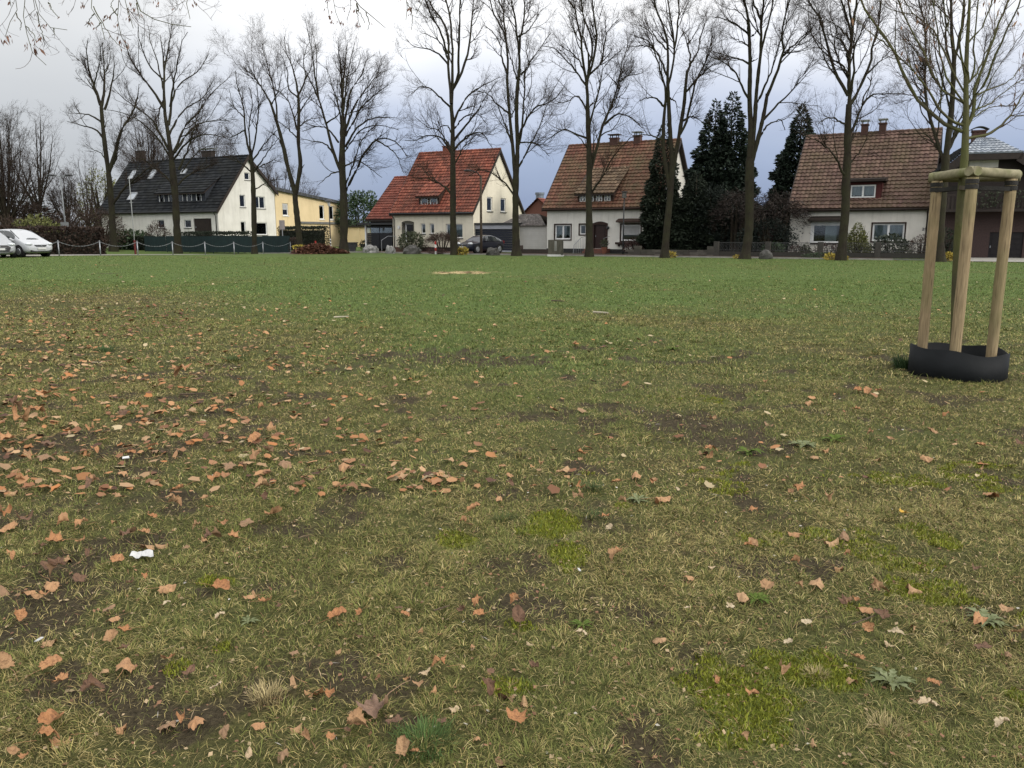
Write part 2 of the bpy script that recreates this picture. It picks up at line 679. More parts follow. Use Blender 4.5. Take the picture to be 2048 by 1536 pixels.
def Mfront(y):                 # a = x, depth goes back
    return lambda a, z, d: (a, y + d, z)


def Mright(x):                 # a = y, depth goes left
    return lambda a, z, d: (x - d, a, z)


def Mleft(x):
    return lambda a, z, d: (x + d, a, z)


def Mback(y):
    return lambda a, z, d: (a, y - d, z)


def mbox(mb, M, a0, a1, z0, z1, d0, d1):
    vs = [M(a, z, d) for d in (d0, d1) for z in (z0, z1) for a in (a0, a1)]
    mb.add(vs, [(0, 1, 3, 2), (4, 6, 7, 5), (0, 4, 5, 1), (2, 3, 7, 6), (0, 2, 6, 4), (1, 5, 7, 3)])


def wall(name, M, a0, a1, top, holes, m, parent, z0=-.3, reveal=.16, extra=()):
    mb = MB()
    cuts = sorted({a0, a1, *[h[0] for h in holes], *[h[1] for h in holes], *extra})
    cuts = [q for q in cuts if a0 - 1e-6 <= q <= a1 + 1e-6]
    for L, Rr in zip(cuts[:-1], cuts[1:]):
        mid = (L + Rr) / 2
        hs = sorted([h for h in holes if h[0] < mid < h[1]], key=lambda h: h[2])
        z = z0
        for h in hs:
            mb.quad(M(L, z, 0), M(Rr, z, 0), M(Rr, h[2], 0), M(L, h[2], 0))
            z = h[3]
        mb.quad(M(L, z, 0), M(Rr, z, 0), M(Rr, top(Rr), 0), M(L, top(L), 0))
    for b0, b1, y0, y1 in [h[:4] for h in holes]:
        for p, q in (((b0, y0), (b1, y0)), ((b1, y0), (b1, y1)), ((b1, y1), (b0, y1)), ((b0, y1), (b0, y0))):
            mb.quad(M(p[0], p[1], 0), M(q[0], q[1], 0), M(q[0], q[1], reveal), M(p[0], p[1], reveal))
    return mb.build(name, m, parent)


def window(parent, M, r, cols=1, rows=1, bar=.075, fm=None, sill=None, curtain=0, casing=None, d=.09, blind=0.0, name='window', glass=None):
    """frame (with mullions) > pane, sill, casing, curtain, blind"""
    a0, a1, z0, z1 = r[:4]
    fm = fm or WHITE
    f = MB()
    mbox(f, M, a0, a1, z0, z0 + bar, d, d + .06)
    mbox(f, M, a0, a1, z1 - bar, z1, d, d + .06)
    mbox(f, M, a0, a0 + bar, z0 + bar, z1 - bar, d, d + .06)
    mbox(f, M, a1 - bar, a1, z0 + bar, z1 - bar, d, d + .06)
    for i in range(1, cols):
        a = a0 + (a1 - a0) * i / cols
        mbox(f, M, a - bar * .7, a + bar * .7, z0 + bar, z1 - bar, d, d + .06)
    for i in range(1, rows):
        z = z0 + (z1 - z0) * i / rows
        mbox(f, M, a0 + bar, a1 - bar, z - bar * .3, z + bar * .3, d + .005, d + .05)
    fo = f.build(name, fm, parent)
    p = MB()
    mbox(p, M, a0 + bar * .9, a1 - bar * .9, z0 + bar * .9, z1 - bar * .9, d + .026, d + .032)
    p.build('pane', glass or GLASS, fo)
    if sill:
        q = MB()
        mbox(q, M, a0 - .06, a1 + .06, z0 - .09, z0 - .004, -.06, .10)
        q.build('sill', sill, fo)
    if casing:
        q = MB()
        w_ = .09
        mbox(q, M, a0 - w_, a0, z0 - w_, z1 + w_, -.035, .03)
        mbox(q, M, a1, a1 + w_, z0 - w_, z1 + w_, -.035, .03)
        mbox(q, M, a0, a1, z1, z1 + w_, -.035, .03)
        mbox(q, M, a0, a1, z0 - w_, z0, -.035, .03)
        q.build('casing', casing, fo)
    if curtain:
        q = MB()
        n = 24
        for i in range(n):
            t0, t1 = i / n, (i + 1) / n
            def pt(t):
                a = a0 + .04 + (a1 - a0 - .08) * t
                dd = d + .16 + .03 * math.sin(t * 46)
                g = abs(((t * cols) % 1) - .5) * 2
                lo = z0 + .05 if curtain == 1 else z0 + .06 + (1 - g) * .30 * (z1 - z0)
                return a, dd, lo
            (aa, da, la), (ab, db, lb) = pt(t0), pt(t1)
            q.quad(M(aa, la, da), M(ab, lb, db), M(ab, z1 - .04, db), M(aa, z1 - .04, da))
        q.build('curtain', CURTAIN, fo)
    if blind:
        q = MB()
        n = int((z1 - z0) * blind / .06)
        for i in range(n):
            zt = z1 - bar - i * .06
            mbox(q, M, a0 + bar, a1 - bar, zt - .056, zt, d - .02, d - .008)
        q.build('roller_blind', mat('blind', (.42, .42, .41), (.36, .36, .35), 3), fo)
    return fo


def tile_slope(mb, el, er, rl, rr, n=20, tw=.30, wave=.03, lift=.085):
    """courses of tiles on the quad eave-left, eave-right, ridge-left, ridge-right"""
    el, er, rl, rr = map(Vector, (el, er, rl, rr))
    nrm = (er - el).cross(rl - el).normalized()
    if nrm.z < 0:
        nrm = -nrm
    L = (er - el).length
    nt = max(2, int(L / tw))
    sub = 4 if wave else 1
    prof = [0, .75, 1.0, .35] if wave else [0]
    for i in range(n):
        s0, s1 = i / n, min(1.0, (i + 1.25) / n)
        A0, B0 = el.lerp(rl, s0), er.lerp(rr, s0)
        A1, B1 = el.lerp(rl, s1), er.lerp(rr, s1)
        tones = [random.random() for _ in range(nt + 1)]
        jit = [random.uniform(-.006, .006) for _ in range(nt + 1)]
        N_ = nt * sub
        low, up, und = [], [], []
        for j in range(N_ + 1):
            t = j / N_
            h = prof[j % sub] * wave + jit[min(j // sub, nt)]
            p0 = A0.lerp(B0, t) + (rl - el) * (jit[min(j // sub, nt)] * .15)
            low.append(p0 + nrm * (lift + h))
            up.append(A1.lerp(B1, t) + nrm * (lift * .2 + h * .6))
            und.append(p0 + nrm * .0)
        for j in range(N_):
            tn = tones[j // sub]
            mb.quad(low[j], low[j + 1], up[j + 1], up[j], tn)
            mb.quad(und[j], und[j + 1], low[j + 1], low[j], tn * .5)


def gable_roof(parent, x0, x1, ye, ze, yr, zr, yb, zb, tm, trim, n=20, tw=.30, wave=.03, th=.16, nb=None, name='roof', verge=.22):
    """roof mesh with tile courses on both slopes; ridge tiles; verge boards as children"""
    mb = MB()
    tile_slope(mb, (x0, ye, ze), (x1, ye, ze), (x0, yr, zr), (x1, yr, zr), n, tw, wave)
    tile_slope(mb, (x1, yb, zb), (x0, yb, zb), (x1, yr, zr), (x0, yr, zr), nb or n, tw * 3, 0)
    # ridge tiles
    k = max(4, int((x1 - x0) / .4))
    for i in range(k):
        a, b = x0 + (x1 - x0) * i / k, x0 + (x1 - x0) * (i + 1) / k + .02
        mb.tube([(a, yr, zr + .02), (b, yr, zr + .035)], [.11, .13], 7)
    r = mb.build(name, tm, parent)
    d = MB()
    d.prism([(x0 + .03, ye, ze - .02), (x0 + .03, yr, zr - .02), (x0 + .03, yb, zb - .02), (x0 + .03, yb, zb - .02 - th), (x0 + .03, yr, zr - .02 - th * 1.2), (x0 + .03, ye, ze - .02 - th)], (x1 - x0 - .06, 0, 0))
    d.build('roof_underside', trim, r)
    for x in (x0, x1):
        v = MB()
        s = 1 if x == x1 else -1
        for (ya, za, yc, zc) in ((ye, ze, yr, zr), (yr, zr, yb, zb)):
            v.prism([(x - .04 * s, ya, za + .06), (x - .04 * s, yc, zc + .06), (x - .04 * s, yc, zc - verge), (x - .04 * s, ya, za - verge)], (.09 * s, 0, 0))
        v.build('verge_board', trim, r)
    return r


def gutter(parent, x0, x1, y, z, m=None, down=None, zg=0.0):
    mb = MB()
    mb.tube([(x0, y, z), (x1, y, z)], .07, 8)
    if down is not None:
        for xd in down:
            mb.tube([(xd, y, z - .03), (xd, y + .15, z - .25), (xd, y + .32, z - .45), (xd, y + .32, zg)], .045, 7)
    return mb.build('gutter', m or DKMETAL, parent, True)


def chimney(parent, x, y, z0, z1, w=.55, d=.5, m=None, cap='plate', capm=None):
    mb = MB()
    mb.box(x - w / 2, x + w / 2, y - d / 2, y + d / 2, z0, z1)
    mb.box(x - w / 2 - .05, x + w / 2 + .05, y - d / 2 - .05, y + d / 2 + .05, z1, z1 + .09)
    c = mb.build('chimney', m or BRICK_RED, parent)
    q = MB()
    if cap == 'plate':
        for sx in (-1, 1):
            for sy in (-1, 1):
                q.box(x + sx * w * .4 - .03, x + sx * w * .4 + .03, y + sy * d * .4 - .03, y + sy * d * .4 + .03, z1 + .09, z1 + .30)
        q.box(x - w * .72, x + w * .72, y - d * .72, y + d * .72, z1 + .30, z1 + .37)
    elif cap == 'hood':
        n = 8
        pts = [(x - w * .7 + w * 1.4 * i / n, y - d * .6, z1 + .15 + .18 * math.sin(math.pi * i / n)) for i in range(n + 1)]
        q.prism(pts + [(p[0], p[1], p[2] - .05) for p in pts[::-1]], (0, d * 1.2, 0))
        for sx in (-1, 1):
            q.box(x + sx * w * .55 - .03, x + sx * w * .55 + .03, y - .03, y + .03, z1 + .09, z1 + .2)
    else:
        q.tube([(x, y, z1 + .09), (x, y, z1 + .5)], .16, 10)
    q.build('chimney_cap', capm or METAL, c)
    return c


def door(parent, M, r, m, d=.10, name='door', handle=True, panels=2, frame=None):
    a0, a1, z0, z1 = r[:4]
    mb = MB()
    mbox(mb, M, a0, a1, z0, z1, d, d + .05)
    w_ = (a1 - a0)
    for i in range(panels):
        za, zb = z0 + .12 + (z1 - z0 - .2) * i / panels, z0 + .04 + (z1 - z0 - .2) * (i + 1) / panels
        mbox(mb, M, a0 + w_ * .14, a1 - w_ * .14, za, zb, d - .025, d)
    o = mb.build(name, m, parent)
    if handle:
        q = MB()
        mbox(q, M, a0 + w_ * .07, a0 + w_ * .11, z0 + (z1 - z0) * .46, z0 + (z1 - z0) * .54, d - .07, d - .02)
        q.build('handle', METAL, o)
    if frame:
        q = MB()
        mbox(q, M, a0 - .09, a0, z0, z1 + .09, d - .03, d + .06)
        mbox(q, M, a1, a1 + .09, z0, z1 + .09, d - .03, d + .06)
        mbox(q, M, a0, a1, z1, z1 + .09, d - .03, d + .06)
        q.build('door_frame', frame, o)
    return o


def shed_dormer(hs, wins, zs, ztop, x0, x1, xr0, xr1, yf, zroof, yi, tm, facem, n=6, tw=.3, wave=.03, ov=.3, cols=1, rows=1, curtain=0):
    """dormer with a lean-to tiled roof; wins = x ranges"""
    M = Mfront(yf)
    holes = [(a, b, zs, ztop) for a, b in wins]
    zt = ztop + .16
    f = wall('dormer', M, x0, x1, lambda a: zt, holes, facem, hs, z0=zroof(yf) - .05, reveal=.1)
    for a, b in wins:
        window(f, M, (a, b, zs, ztop), cols=cols, rows=rows, bar=.085, d=.02, curtain=curtain)
    zi = zroof(yi)
    for x in (x0, x1):
        mb = MB()
        mb.prism([(x, yf, zroof(yf)), (x, yf, zt), (x, yi, zi)], (.05 if x == x0 else -.05, 0, 0))
        mb.build('dormer_cheek', facem, f)
    mb = MB()
    yo = yf - ov
    zo = zt + .08 - (zi - zt) / max(.1, yi - yf) * ov
    tile_slope(mb, (x0 - .18, yo, zo), (x1 + .18, yo, zo), (xr0, yi + .15, zi + .13), (xr1, yi + .15, zi + .13), n, tw, wave)
    ro = mb.build('dormer_roof', tm, f)
    mb = MB()
    mb.prism([(x0 - .15, yo + .02, zo), (x0 - .15, yi, zi + .06), (x0 - .15, yi, zi - .02), (x0 - .15, yo + .02, zo - .14)], (x1 - x0 + .3, 0, 0))
    mb.build('roof_underside', DKWOOD, ro)
    return f


def cpx(ox, oy, s):
    return lambda *q: tuple((ox if i % 2 == 0 else oy) + v * s for i, v in enumerate(q))


def plaster(name, c1, c2, dirt):
    m, n = new_mat(name, .9, .2)
    ob = n.obj()
    f = n.noise(.8, 5, .6, ob)
    st = n.noise(2.2, 5, .7, n.mapv(ob, (1.6, 1.6, .16)))
    c = n.mix(n.ramp(f, [(.35, 0), (.65, 1)]), c1, c2)
    c = n.mix(n.ramp(st, [(.50, 0), (.74, .55)]), c, dirt)
    n.l(c, n.b.inputs['Base Color'])
    n.bump(n.noise(45, 4, .7, ob), .25, .01)
    return m


PLASTER_W = plaster('white_render', (.68, .66, .60), (.60, .58, .52), (.40, .385, .34))
PLASTER_C = plaster('cream_render', (.70, .65, .52), (.63, .585, .465), (.46, .42, .33))
PLASTER_Y = plaster('yellow_render', (.68, .54, .32), (.62, .49, .285), (.48, .38, .22))
PLASTER_G = plaster('grey_white_render', (.66, .63, .56), (.57, .54, .475), (.41, .39, .34))
T_RED = tile_mat('red_roof_tiles', [(0, (.115, .032, .021)), (.5, (.190, .052, .031)), (1, (.265, .084, .050))], (.075, .036, .024), .75)
T_RED2 = tile_mat('dull_red_roof_tiles', [(0, (.13, .035, .022)), (.5, (.19, .050, .032)), (1, (.24, .072, .046))], (.07, .04, .03), .5)
T_BROWN = tile_mat('brown_roof_tiles', [(0, (.080, .032, .021)), (.5, (.115, .046, .030)), (1, (.16, .070, .045))], (.085, .070, .035), .75)
T_BROWN2 = tile_mat('weathered_brown_tiles', [(0, (.070, .040, .032)), (.5, (.098, .056, .045)), (1, (.145, .088, .068))], (.085, .066, .034), .7)
T_DARK = tile_mat('anthracite_roof_tiles', [(0, (.009, .010, .012)), (.5, (.015, .017, .020)), (1, (.026, .028, .031))], (.028, .028, .021), .4, .08, .9)
T_GREY = tile_mat('glazed_grey_tiles', [(0, (.20, .23, .27)), (.5, (.30, .33, .37)), (1, (.42, .45, .48))], (.10, .10, .11), .4, .5, .35)

# ================================================================== house 1: white, dark roof
q = cpx(200, 220, 1 / 4.096)
cr = HL(440)
L1 = 17.4
org = (cr.x - cT * L1, cr.y + sT * L1, float(gz(cr.x - 5, cr.y)))
h = House('white_house', 'long white rendered house with dark slate-coloured roof, skylights and a five-window dormer', 'house', org)
ov = .35
zE = h.px(*q(540, 833), 1, -ov).z
yR, yB = 4.3, 8.1
pR = h.px(*q(1245, 373), 1, yR)
zR = pR.z
xr = L1 + .3
zB = h.px(*q(1392, 680), 1, yB + .3).z
xl = h.px(*q(235, 403), 1, yR).x
def zr1(y): return zE + (y + ov) * (zR - zE) / (yR + ov)
def top1(y): return (zr1(y) if y <= yR else zR + (y - yR) * (zB - zR) / (yB + .3 - yR)) - .15
Mf, Mr = Mfront(0), Mright(L1)
fw = [h.rect(q(690, 900, 746, 965), 1, 0), h.rect(q(470, 900, 526, 965), 1, 0)]
fd = h.rect(q(770, 888, 915, 1030), 1, 0)
wall('front_wall', Mf, xl + .2, L1, lambda a: zE - .1, fw + [fd], PLASTER_W, h.o)
for r in fw:
    window(h.o, Mf, r, 1, sill=CONCRETE, curtain=0)
door(h.o, Mf, fd, DKWOOD, name='garage_door', panels=4, handle=True)
gw = [h.rect(q(1145, 695, 1190, 795), 0, L1), h.rect(q(1262, 708, 1352, 806), 0, L1), h.rect(q(1155, 914, 1195, 1010), 0, L1), h.rect(q(1278, 922, 1370, 1022), 0, L1), h.rect(q(1183, 512, 1226, 572), 0, L1)]
wall('gable_wall', Mr, 0, yB, top1, gw, PLASTER_W, h.o, extra=(yR,))
for i, r in enumerate(gw):
    window(h.o, Mr, r, 2 if i == 1 else 1, sill=CONCRETE, curtain=1 if i in (3,) else 0)
wall('gable_wall', Mleft(xl + .2), 0, yB, top1, [], PLASTER_W, h.o, extra=(yR,))
wall('rear_wall', Mback(yB), xl + .2, L1, lambda a: top1(yB), [], PLASTER_W, h.o)
rf = gable_roof(h.o, xl, xr, -ov, zE, yR, zR, yB + .3, zB, T_DARK, DKWOOD, n=19, tw=.36, wave=0, verge=.34)
gutter(h.o, xl, xr, -ov - .05, zE - .04, down=[L1 - .25], zg=-.2)
# dormer: front plane found from the roof where its sill line sits
def on_roof(hs, u, v, zf, ye):
    o, d = hs.w2l((0, 0, H)), hs.w2l(ray(u, v), True)
    lo, hi = 20.0, 200.0
    g = lambda k: (o + d * k).z - zf((o + d * k).y)
    best = None
    ks = np.linspace(.5, 3.0, 2) 
    # linear: solve directly
    a, b = g(0.0), g(1.0)
    k = a / (a - b)
    return o + d * k
p0 = on_roof(h, *q(660, 757), zr1, ov)
yf = p0.y
ws = []
for a, b in ((482, 525), (558, 600), (636, 678), (708, 752), (786, 830)):
    r = h.rect(q(a, 678, b, 750), 1, yf)
    ws.append((r[0], r[1]))
zs, zt = r[2], r[3]
ft = h.rect(q(470, 665, 855, 757), 1, yf)
pt_ = on_roof(h, *q(985, 540), zr1, ov)
shed_dormer(h.o, ws, zs, zt, ft[0], ft[1] + .1, ft[0] - .2, ft[1] + .4, yf, zr1, pt_.y, T_DARK, mat('slate_cladding', (.028, .032, .040), (.018, .021, .027), 5), n=7, tw=.36, wave=0)
ang = math.atan2(zR - zE, yR + ov)
for a in ((250, 500, 310, 570), (410, 498, 470, 570), (675, 490, 720, 530), (240, 682, 322, 742)):
    b0, b1 = on_roof(h, *q(a[0] + (a[2] - a[0]) * .25, a[3]), zr1, ov), on_roof(h, *q((a[0] + a[2]) / 2, a[1]), zr1, ov)
    wd = (.78 if a[3] < 600 else 1.15)
    xm = (b0.x + b1.x) / 2
    mb = MB()
    nn = Vector((0, -math.sin(ang), math.cos(ang)))
    def sk(x, y, dn): return Vector((x, y, zr1(y))) + nn * dn
    for (xa, xb, ya, yb2) in ((xm - wd / 2, xm + wd / 2, b0.y, b0.y + .08), (xm - wd / 2, xm + wd / 2, b1.y - .08, b1.y), (xm - wd / 2, xm - wd / 2 + .08, b0.y, b1.y), (xm + wd / 2 - .08, xm + wd / 2, b0.y, b1.y)):
        mb.add([sk(xx, yy, dd) for dd in (.02, .15) for yy in (ya, yb2) for xx in (xa, xb)], [(0, 2, 3, 1), (4, 5, 7, 6), (0, 1, 5, 4), (2, 6, 7, 3), (0, 4, 6, 2), (1, 3, 7, 5)])
    sko = mb.build('skylight', METAL, rf)
    mb = MB()
    mb.quad(sk(xm - wd / 2 + .05, b0.y + .04, .12), sk(xm + wd / 2 - .05, b0.y + .04, .12), sk(xm + wd / 2 - .05, b1.y - .04, .12), sk(xm - wd / 2 + .05, b1.y - .04, .12))
    mb.build('pane', mat('skylight_glass', (.30, .33, .36), (.24, .27, .30), 2, rough=.06, spec=1.0), sko)
for a in ((305, 335, 360, 395), (845, 335, 930, 392)):
    r = h.rect(q(*a), 1, yR + .3)
    chimney(rf, (r[0] + r[1]) / 2, yR + .3, zR - .8, r[3] - .1, r[1] - r[0] - .1, .6, DKWOOD, cap='none' if a[0] < 400 else 'plate')
# ================================================================== yellow building behind it
q = cpx(200, 220, 1 / 4.096)
p = h.o.matrix_basis @ Vector((L1, yB, 0)) if False else Vector((org[0] + cT * L1 + sT * (yB + .05), org[1] - sT * L1 + cT * (yB + .05), -.02))
y1 = House('yellow_building', 'yellow rendered building with a sloping flat roof behind the white house', 'building', (p.x, p.y, 0.0), 28)
# its long wall runs straight back from the street: local x = 0 plane, a = y
zA = y1.px(*q(1440, 655), 0, 0).z
pb = y1.px(*q(1968, 772), 0, 0)
LY, zB2 = pb.y, pb.z
yw = [y1.rect(q(1495, 765, 1542, 865), 0, 0), y1.rect(q(1797, 780, 1837, 895), 0, 0), y1.rect(q(1875, 785, 1914, 898), 0, 0)]
yd = y1.rect(q(1470, 960, 1506, 1060), 0, 0)
zc = y1.px(*q(1800, 925), 0, 0).z
My = Mright(0)
wall('side_wall', My, 0, LY, lambda a: zA + (zB2 - zA) * a / LY, yw + [yd], PLASTER_Y, y1.o)
for i, r in enumerate(yw):
    window(y1.o, My, r, 1, bar=.10, sill=WHITE, blind=.45 if i == 0 else 0)
door(y1.o, My, yd, DKWOOD)
wall('end_wall', Mback(LY), -7, 0, lambda a: zB2, [], PLASTER_Y, y1.o)
wall('front_wall', Mfront(0.12), -7, 0, lambda a: zA, [], PLASTER_Y, y1.o)
mb = MB()
mb.prism([(.35, -.2, zA - .03), (.35, LY + .3, zB2 - .03), (.35, LY + .3, zB2 + .30), (.35, -.2, zA + .30)], (-8, 0, 0))
rfy = mb.build('roof', mat('zinc_roof_edge', (.060, .062, .066), (.040, .042, .046), 5), y1.o)
seams = []
for i in range(12):
    mb = MB()
    seams.append(mb)
    a = .2 + LY * i / 12
    z = zA + (zB2 - zA) * a / LY
    mb.box(.352, .375, a, a + .06, z - .02, z + .29)
[mb_.build('seam', mat('seam_grey', (.14, .15, .16)), rfy) for mb_ in seams]
mb = MB()
mbox(mb, My, LY * .35, LY, zc - .12, zc + .12, -.18, .0)
mb.build('cornice', mat('grey_band', (.16, .16, .15)), y1.o)
# low yellow garage wall to the right
g0 = at(686, 480, 97)
yg = House('yellow_garage', 'low yellow garage with a flat roof between the yellow building and the red-roofed house', 'garage', (g0.x, g0.y, 0), 28)
xg = yg.px(748, 480, 1, 0).x
zg = yg.px(715, 455, 1, 0).z
wall('front_wall', Mfront(0), 0, xg, lambda a: zg, [], PLASTER_Y, yg.o)
wall('side_wall', Mright(xg), 0, 6, lambda a: zg, [], PLASTER_Y, yg.o)
mb = MB()
mb.box(-.1, xg + .15, -.2, 6, zg + .01, zg + .16)
mb.build('roof', DKWOOD, yg.o)
xp = yg.px(717, 480, 1, 0).x
mb = MB()
mb.box(xp - .1, xp + .25, -.06, -.003, -.2, zg - .01)
mb.build('pilaster', PLASTER_Y, yg.o)
mb = MB()
mb.box(0, xg, -.03, -.002, -.2, .35)
mb.build('plinth', DKMETAL, yg.o)

# ================================================================== house 2: red roof, cream walls
q = cpx(680, 250, 1 / 4.655)
a_, b_ = kk(787), kk(947)
p = LP(a_, 0, 0.0)
L2 = b_ - a_
h = House('red_roofed_house', 'cream house with bright red tiled roof, small two-window dormer and dark garage', 'house', tuple(p))
W2 = 9.0
yR = W2 / 2
zE = (h.px(*q(460, 822), 1, -ov).z + h.px(*q(1245, 816), 1, -ov).z) / 2
pl, pr = h.px(*q(705, 262), 1, yR), h.px(*q(1470, 237), 1, yR)
zR = (pl.z + pr.z) / 2
xl, xr = h.px(*q(460, 822), 1, -ov).x, L2 + .18
def zr2(y): return zE + (y + ov) * (zR - zE) / (yR + ov)
def top2(y): return (zr2(y) if y <= yR else zR - (y - yR) * (zR - zE) / (yR + ov)) - .14
Mf, Mr = Mfront(0), Mright(L2)
fw = [h.rect(q(752, 917, 795, 1012), 1, 0), h.rect(q(835, 917, 876, 1012), 1, 0), h.rect(q(985, 920, 1141, 1052), 1, 0)]
fd = h.rect(q(587, 910, 682, 1095), 1, 0)
wall('front_wall', Mf, 0, L2, lambda a: zE - .06, fw + [fd], PLASTER_C, h.o, reveal=.22)
SILL = mat('grey_sill', (.11, .115, .10))
for i, r in enumerate(fw):
    fo = window(h.o, Mf, r, 1, bar=.09, sill=SILL, curtain=1 if i == 2 else 0, d=.13)
rd = (fd[0] + .22, fd[1] - .12, fd[2], fd[3] - .14)
do = door(h.o, Mf, rd, mat('dark_door_glass', (.012, .012, .014), (.02, .02, .02), 3, rough=.15), d=.24, frame=WHITE)
# shallow arched dark reveal round the door
mb = MB()
mbox(mb, Mf, fd[0] - .10, fd[0] + .0, fd[2], fd[3] + .05, -.02, .21)
mbox(mb, Mf, fd[1] - .0, fd[1] + .10, fd[2], fd[3] + .05, -.02, .21)
n_ = 8
pts = [(fd[0] - .1 + (fd[1] - fd[0] + .2) * i / n_, -.02, fd[3] + .05 + .14 * math.sin(math.pi * i / n_)) for i in range(n_ + 1)]
mb.prism(pts + [(fd[1] + .1, -.02, fd[3] - .06), (fd[0] - .1, -.02, fd[3] - .06)], (0, .23, 0))
mb.build('door_surround', mat('olive_stone', (.085, .080, .062)), h.o)
gw = [h.rect(q(1368, 670, 1420, 803), 0, L2), h.rect(q(1495, 682, 1545, 810), 0, L2)]
wall('gable_wall', Mr, 0, W2, top2, gw, PLASTER_C, h.o, extra=(yR,))
for r in gw:
    window(h.o, Mr, r, 1, bar=.10, sill=SILL)
wall('gable_wall', Mleft(0), 0, W2, top2, [], PLASTER_C, h.o, extra=(yR,))
wall('rear_wall', Mback(W2), 0, L2, lambda a: zE - .06, [], PLASTER_C, h.o)
rf = gable_roof(h.o, xl, xr, -ov, zE, yR, zR, W2 + ov, zE, T_RED, DKWOOD, n=21, tw=.28, wave=.045)
gutter(h.o, xl, xr, -ov - .05, zE - .03, down=[.18], zg=0)
mb = MB()
for xa, xb in ((-.03, fd[0] - .12), (fd[1] + .12, L2 + .02)):
    mb.box(xa, xb, -.035, -.002, -.3, .36)
mb.build('plinth', mat('dark_brick_plinth', (.035, .022, .018), (.022, .015, .013), 9, bump=.3), h.o)
p0 = on_roof(h, *q(828, 748), zr2, ov)
yf = p0.y
ws = []
for a, b in ((750, 820), (835, 906)):
    r = h.rect(q(a, 667, b, 743), 1, yf)
    ws.append((r[0], r[1]))
ft = h.rect(q(735, 660, 922, 748), 1, yf)
pt_ = on_roof(h, *q(930, 505), zr2, ov)
shed_dormer(h.o, ws, r[2], r[3], ft[0], ft[1], ft[0] - .2, ft[1] + .25, yf, zr2, pt_.y, T_RED, BROWNWOOD, n=6, tw=.28, wave=.045, ov=.35)
r = h.rect(q(970, 196, 1030, 262), 1, yR)
chimney(rf, (r[0] + r[1]) / 2, yR, zR - .6, r[3] - .1, r[1] - r[0], .55, mat('chimney_brick', (.20, .062, .036), (.14, .05, .035), 12, bump=.3), cap='none', capm=DKMETAL)
mb = MB()
lm = h.px(*q(553, 952), 1, 0)
mb.box(lm.x - .09, lm.x + .09, -.16, -.003, lm.z - .14, lm.z + .14)
mb.build('wall_lamp', WHITE, h.o)
# entrance step with a tubular rail
mb = MB()
mb.box(fd[0] - .9, fd[1] + .4, -1.3, -.04, -.2, .33)
mb.box(fd[0] - .6, fd[1] + .3, -1.7, -1.31, -.2, .17)
st = mb.build('entrance_steps', PAVER, h.o)
mb = MB()
xr_ = fd[0] - .8
mb.tube([(xr_ - .4, -1.6, -.1), (xr_ - .4, -1.6, .95), (xr_, -1.2, 1.30), (fd[0] + .1, -1.2, 1.30), (fd[0] + .1, -1.2, .33)], .025, 6)
mb.build('handrail', METAL, st)
# annex with carport on the left
ka = kk(731.5, -1.6)
an = MB()
xa0 = h.px(*q(238, 880), 1, 1.3).x
zae = h.px(*q(300, 880), 1, 1.3).z
yar = 6.0
zar = h.px(*q(500, 492), 1, yar).z
gable_roof(h.o, xa0, -.02 + .3, 1.3, zae, yar, zar, 10.6, zae, T_RED2, DKWOOD, n=17, tw=.28, wave=.045, name='annex_roof')
wall('annex_wall', Mleft(xa0 + .25), 1.7, 10.3, lambda a: zae + (a - 1.3 if a < yar else 10.6 - a) * (zar - zae) / (yar - 1.3) - .15, [], PLASTER_C, h.o, extra=(yar,))
wall('annex_wall', Mfront(1.75), xa0 + .25, -.05, lambda a: zae - .05, [], DKWOOD, h.o)
cp = h.rect(q(248, 940, 494, 1150), 1, 0.9)
mb = MB()
za, zb = cp[2], cp[3]
for i in range(13):
    z = za + (zb - za) * i / 13
    for s_ in (0, 1):
        x0 = cp[0] + .05 + (cp[1] - cp[0] - .1) * s_ / 2 + .02
        x1_ = x0 + (cp[1] - cp[0] - .1) / 2 - .06
        if i < 9 or i == 12:
            mb.box(x0, x1_, .88, .93, z, z + (zb - za) / 13 - .008)
gate = mb.build('carport_gate', mat('anthracite_panel', (.017, .018, .022), (.013, .014, .017), 4, rough=.5), h.o)
mb = MB()
for s_ in (0, 1):
    x0 = cp[0] + .07 + (cp[1] - cp[0] - .1) * s_ / 2
    mb.box(x0, x0 + (cp[1] - cp[0] - .1) / 2 - .08, .90, .915, za + (zb - za) * 9 / 13, za + (zb - za) * 12 / 13 - .01)
mb.build('pane', GLASS, gate)
mb = MB()
xw = h.px(*q(240, 1000), 1, .85).x
mb.box(xw - .08, xw + .06, .80, .94, -.1, zb + .1)
mb.build('carport_post', WHITE, h.o)
mb = MB()
mb.box(xw - .65, -.03, .4, 4.6, zb + .1, zb + .28)
mb.build('carport_roof', DKMETAL, h.o)
# garage on the right
gy = .25
gr = h.rect(q(1240, 930, 1625, 1168), 1, gy)
gd = h.rect(q(1256, 968, 1612, 1168), 1, gy)
wall('garage_wall', Mfront(gy), L2 + .02, gr[1], lambda a: gr[3], [gd], mat('pale_grey_panel', (.36, .37, .40), (.31, .32, .35), 2), h.o)
mb = MB()
nn_ = 9
for i in range(nn_):
    z = gd[2] + (gd[3] - gd[2]) * i / nn_
    mbox(mb, Mfront(gy), gd[0], gd[1], z, z + (gd[3] - gd[2]) / nn_ - .012, .08, .12)
mb.build('garage_door', mat('anthracite_garage', (.017, .020, .030), (.013, .016, .024), 2, rough=.45), h.o)
wall('garage_wall', Mright(gr[1]), gy, 7.5, lambda a: gr[3], [], PLASTER_C, h.o)
mb = MB()
mb.box(L2 + .01, gr[1] + .12, gy - .12, 7.5, gr[3] + .01, gr[3] + .17)
mb.build('garage_roof', DKMETAL, h.o)
H2 = h

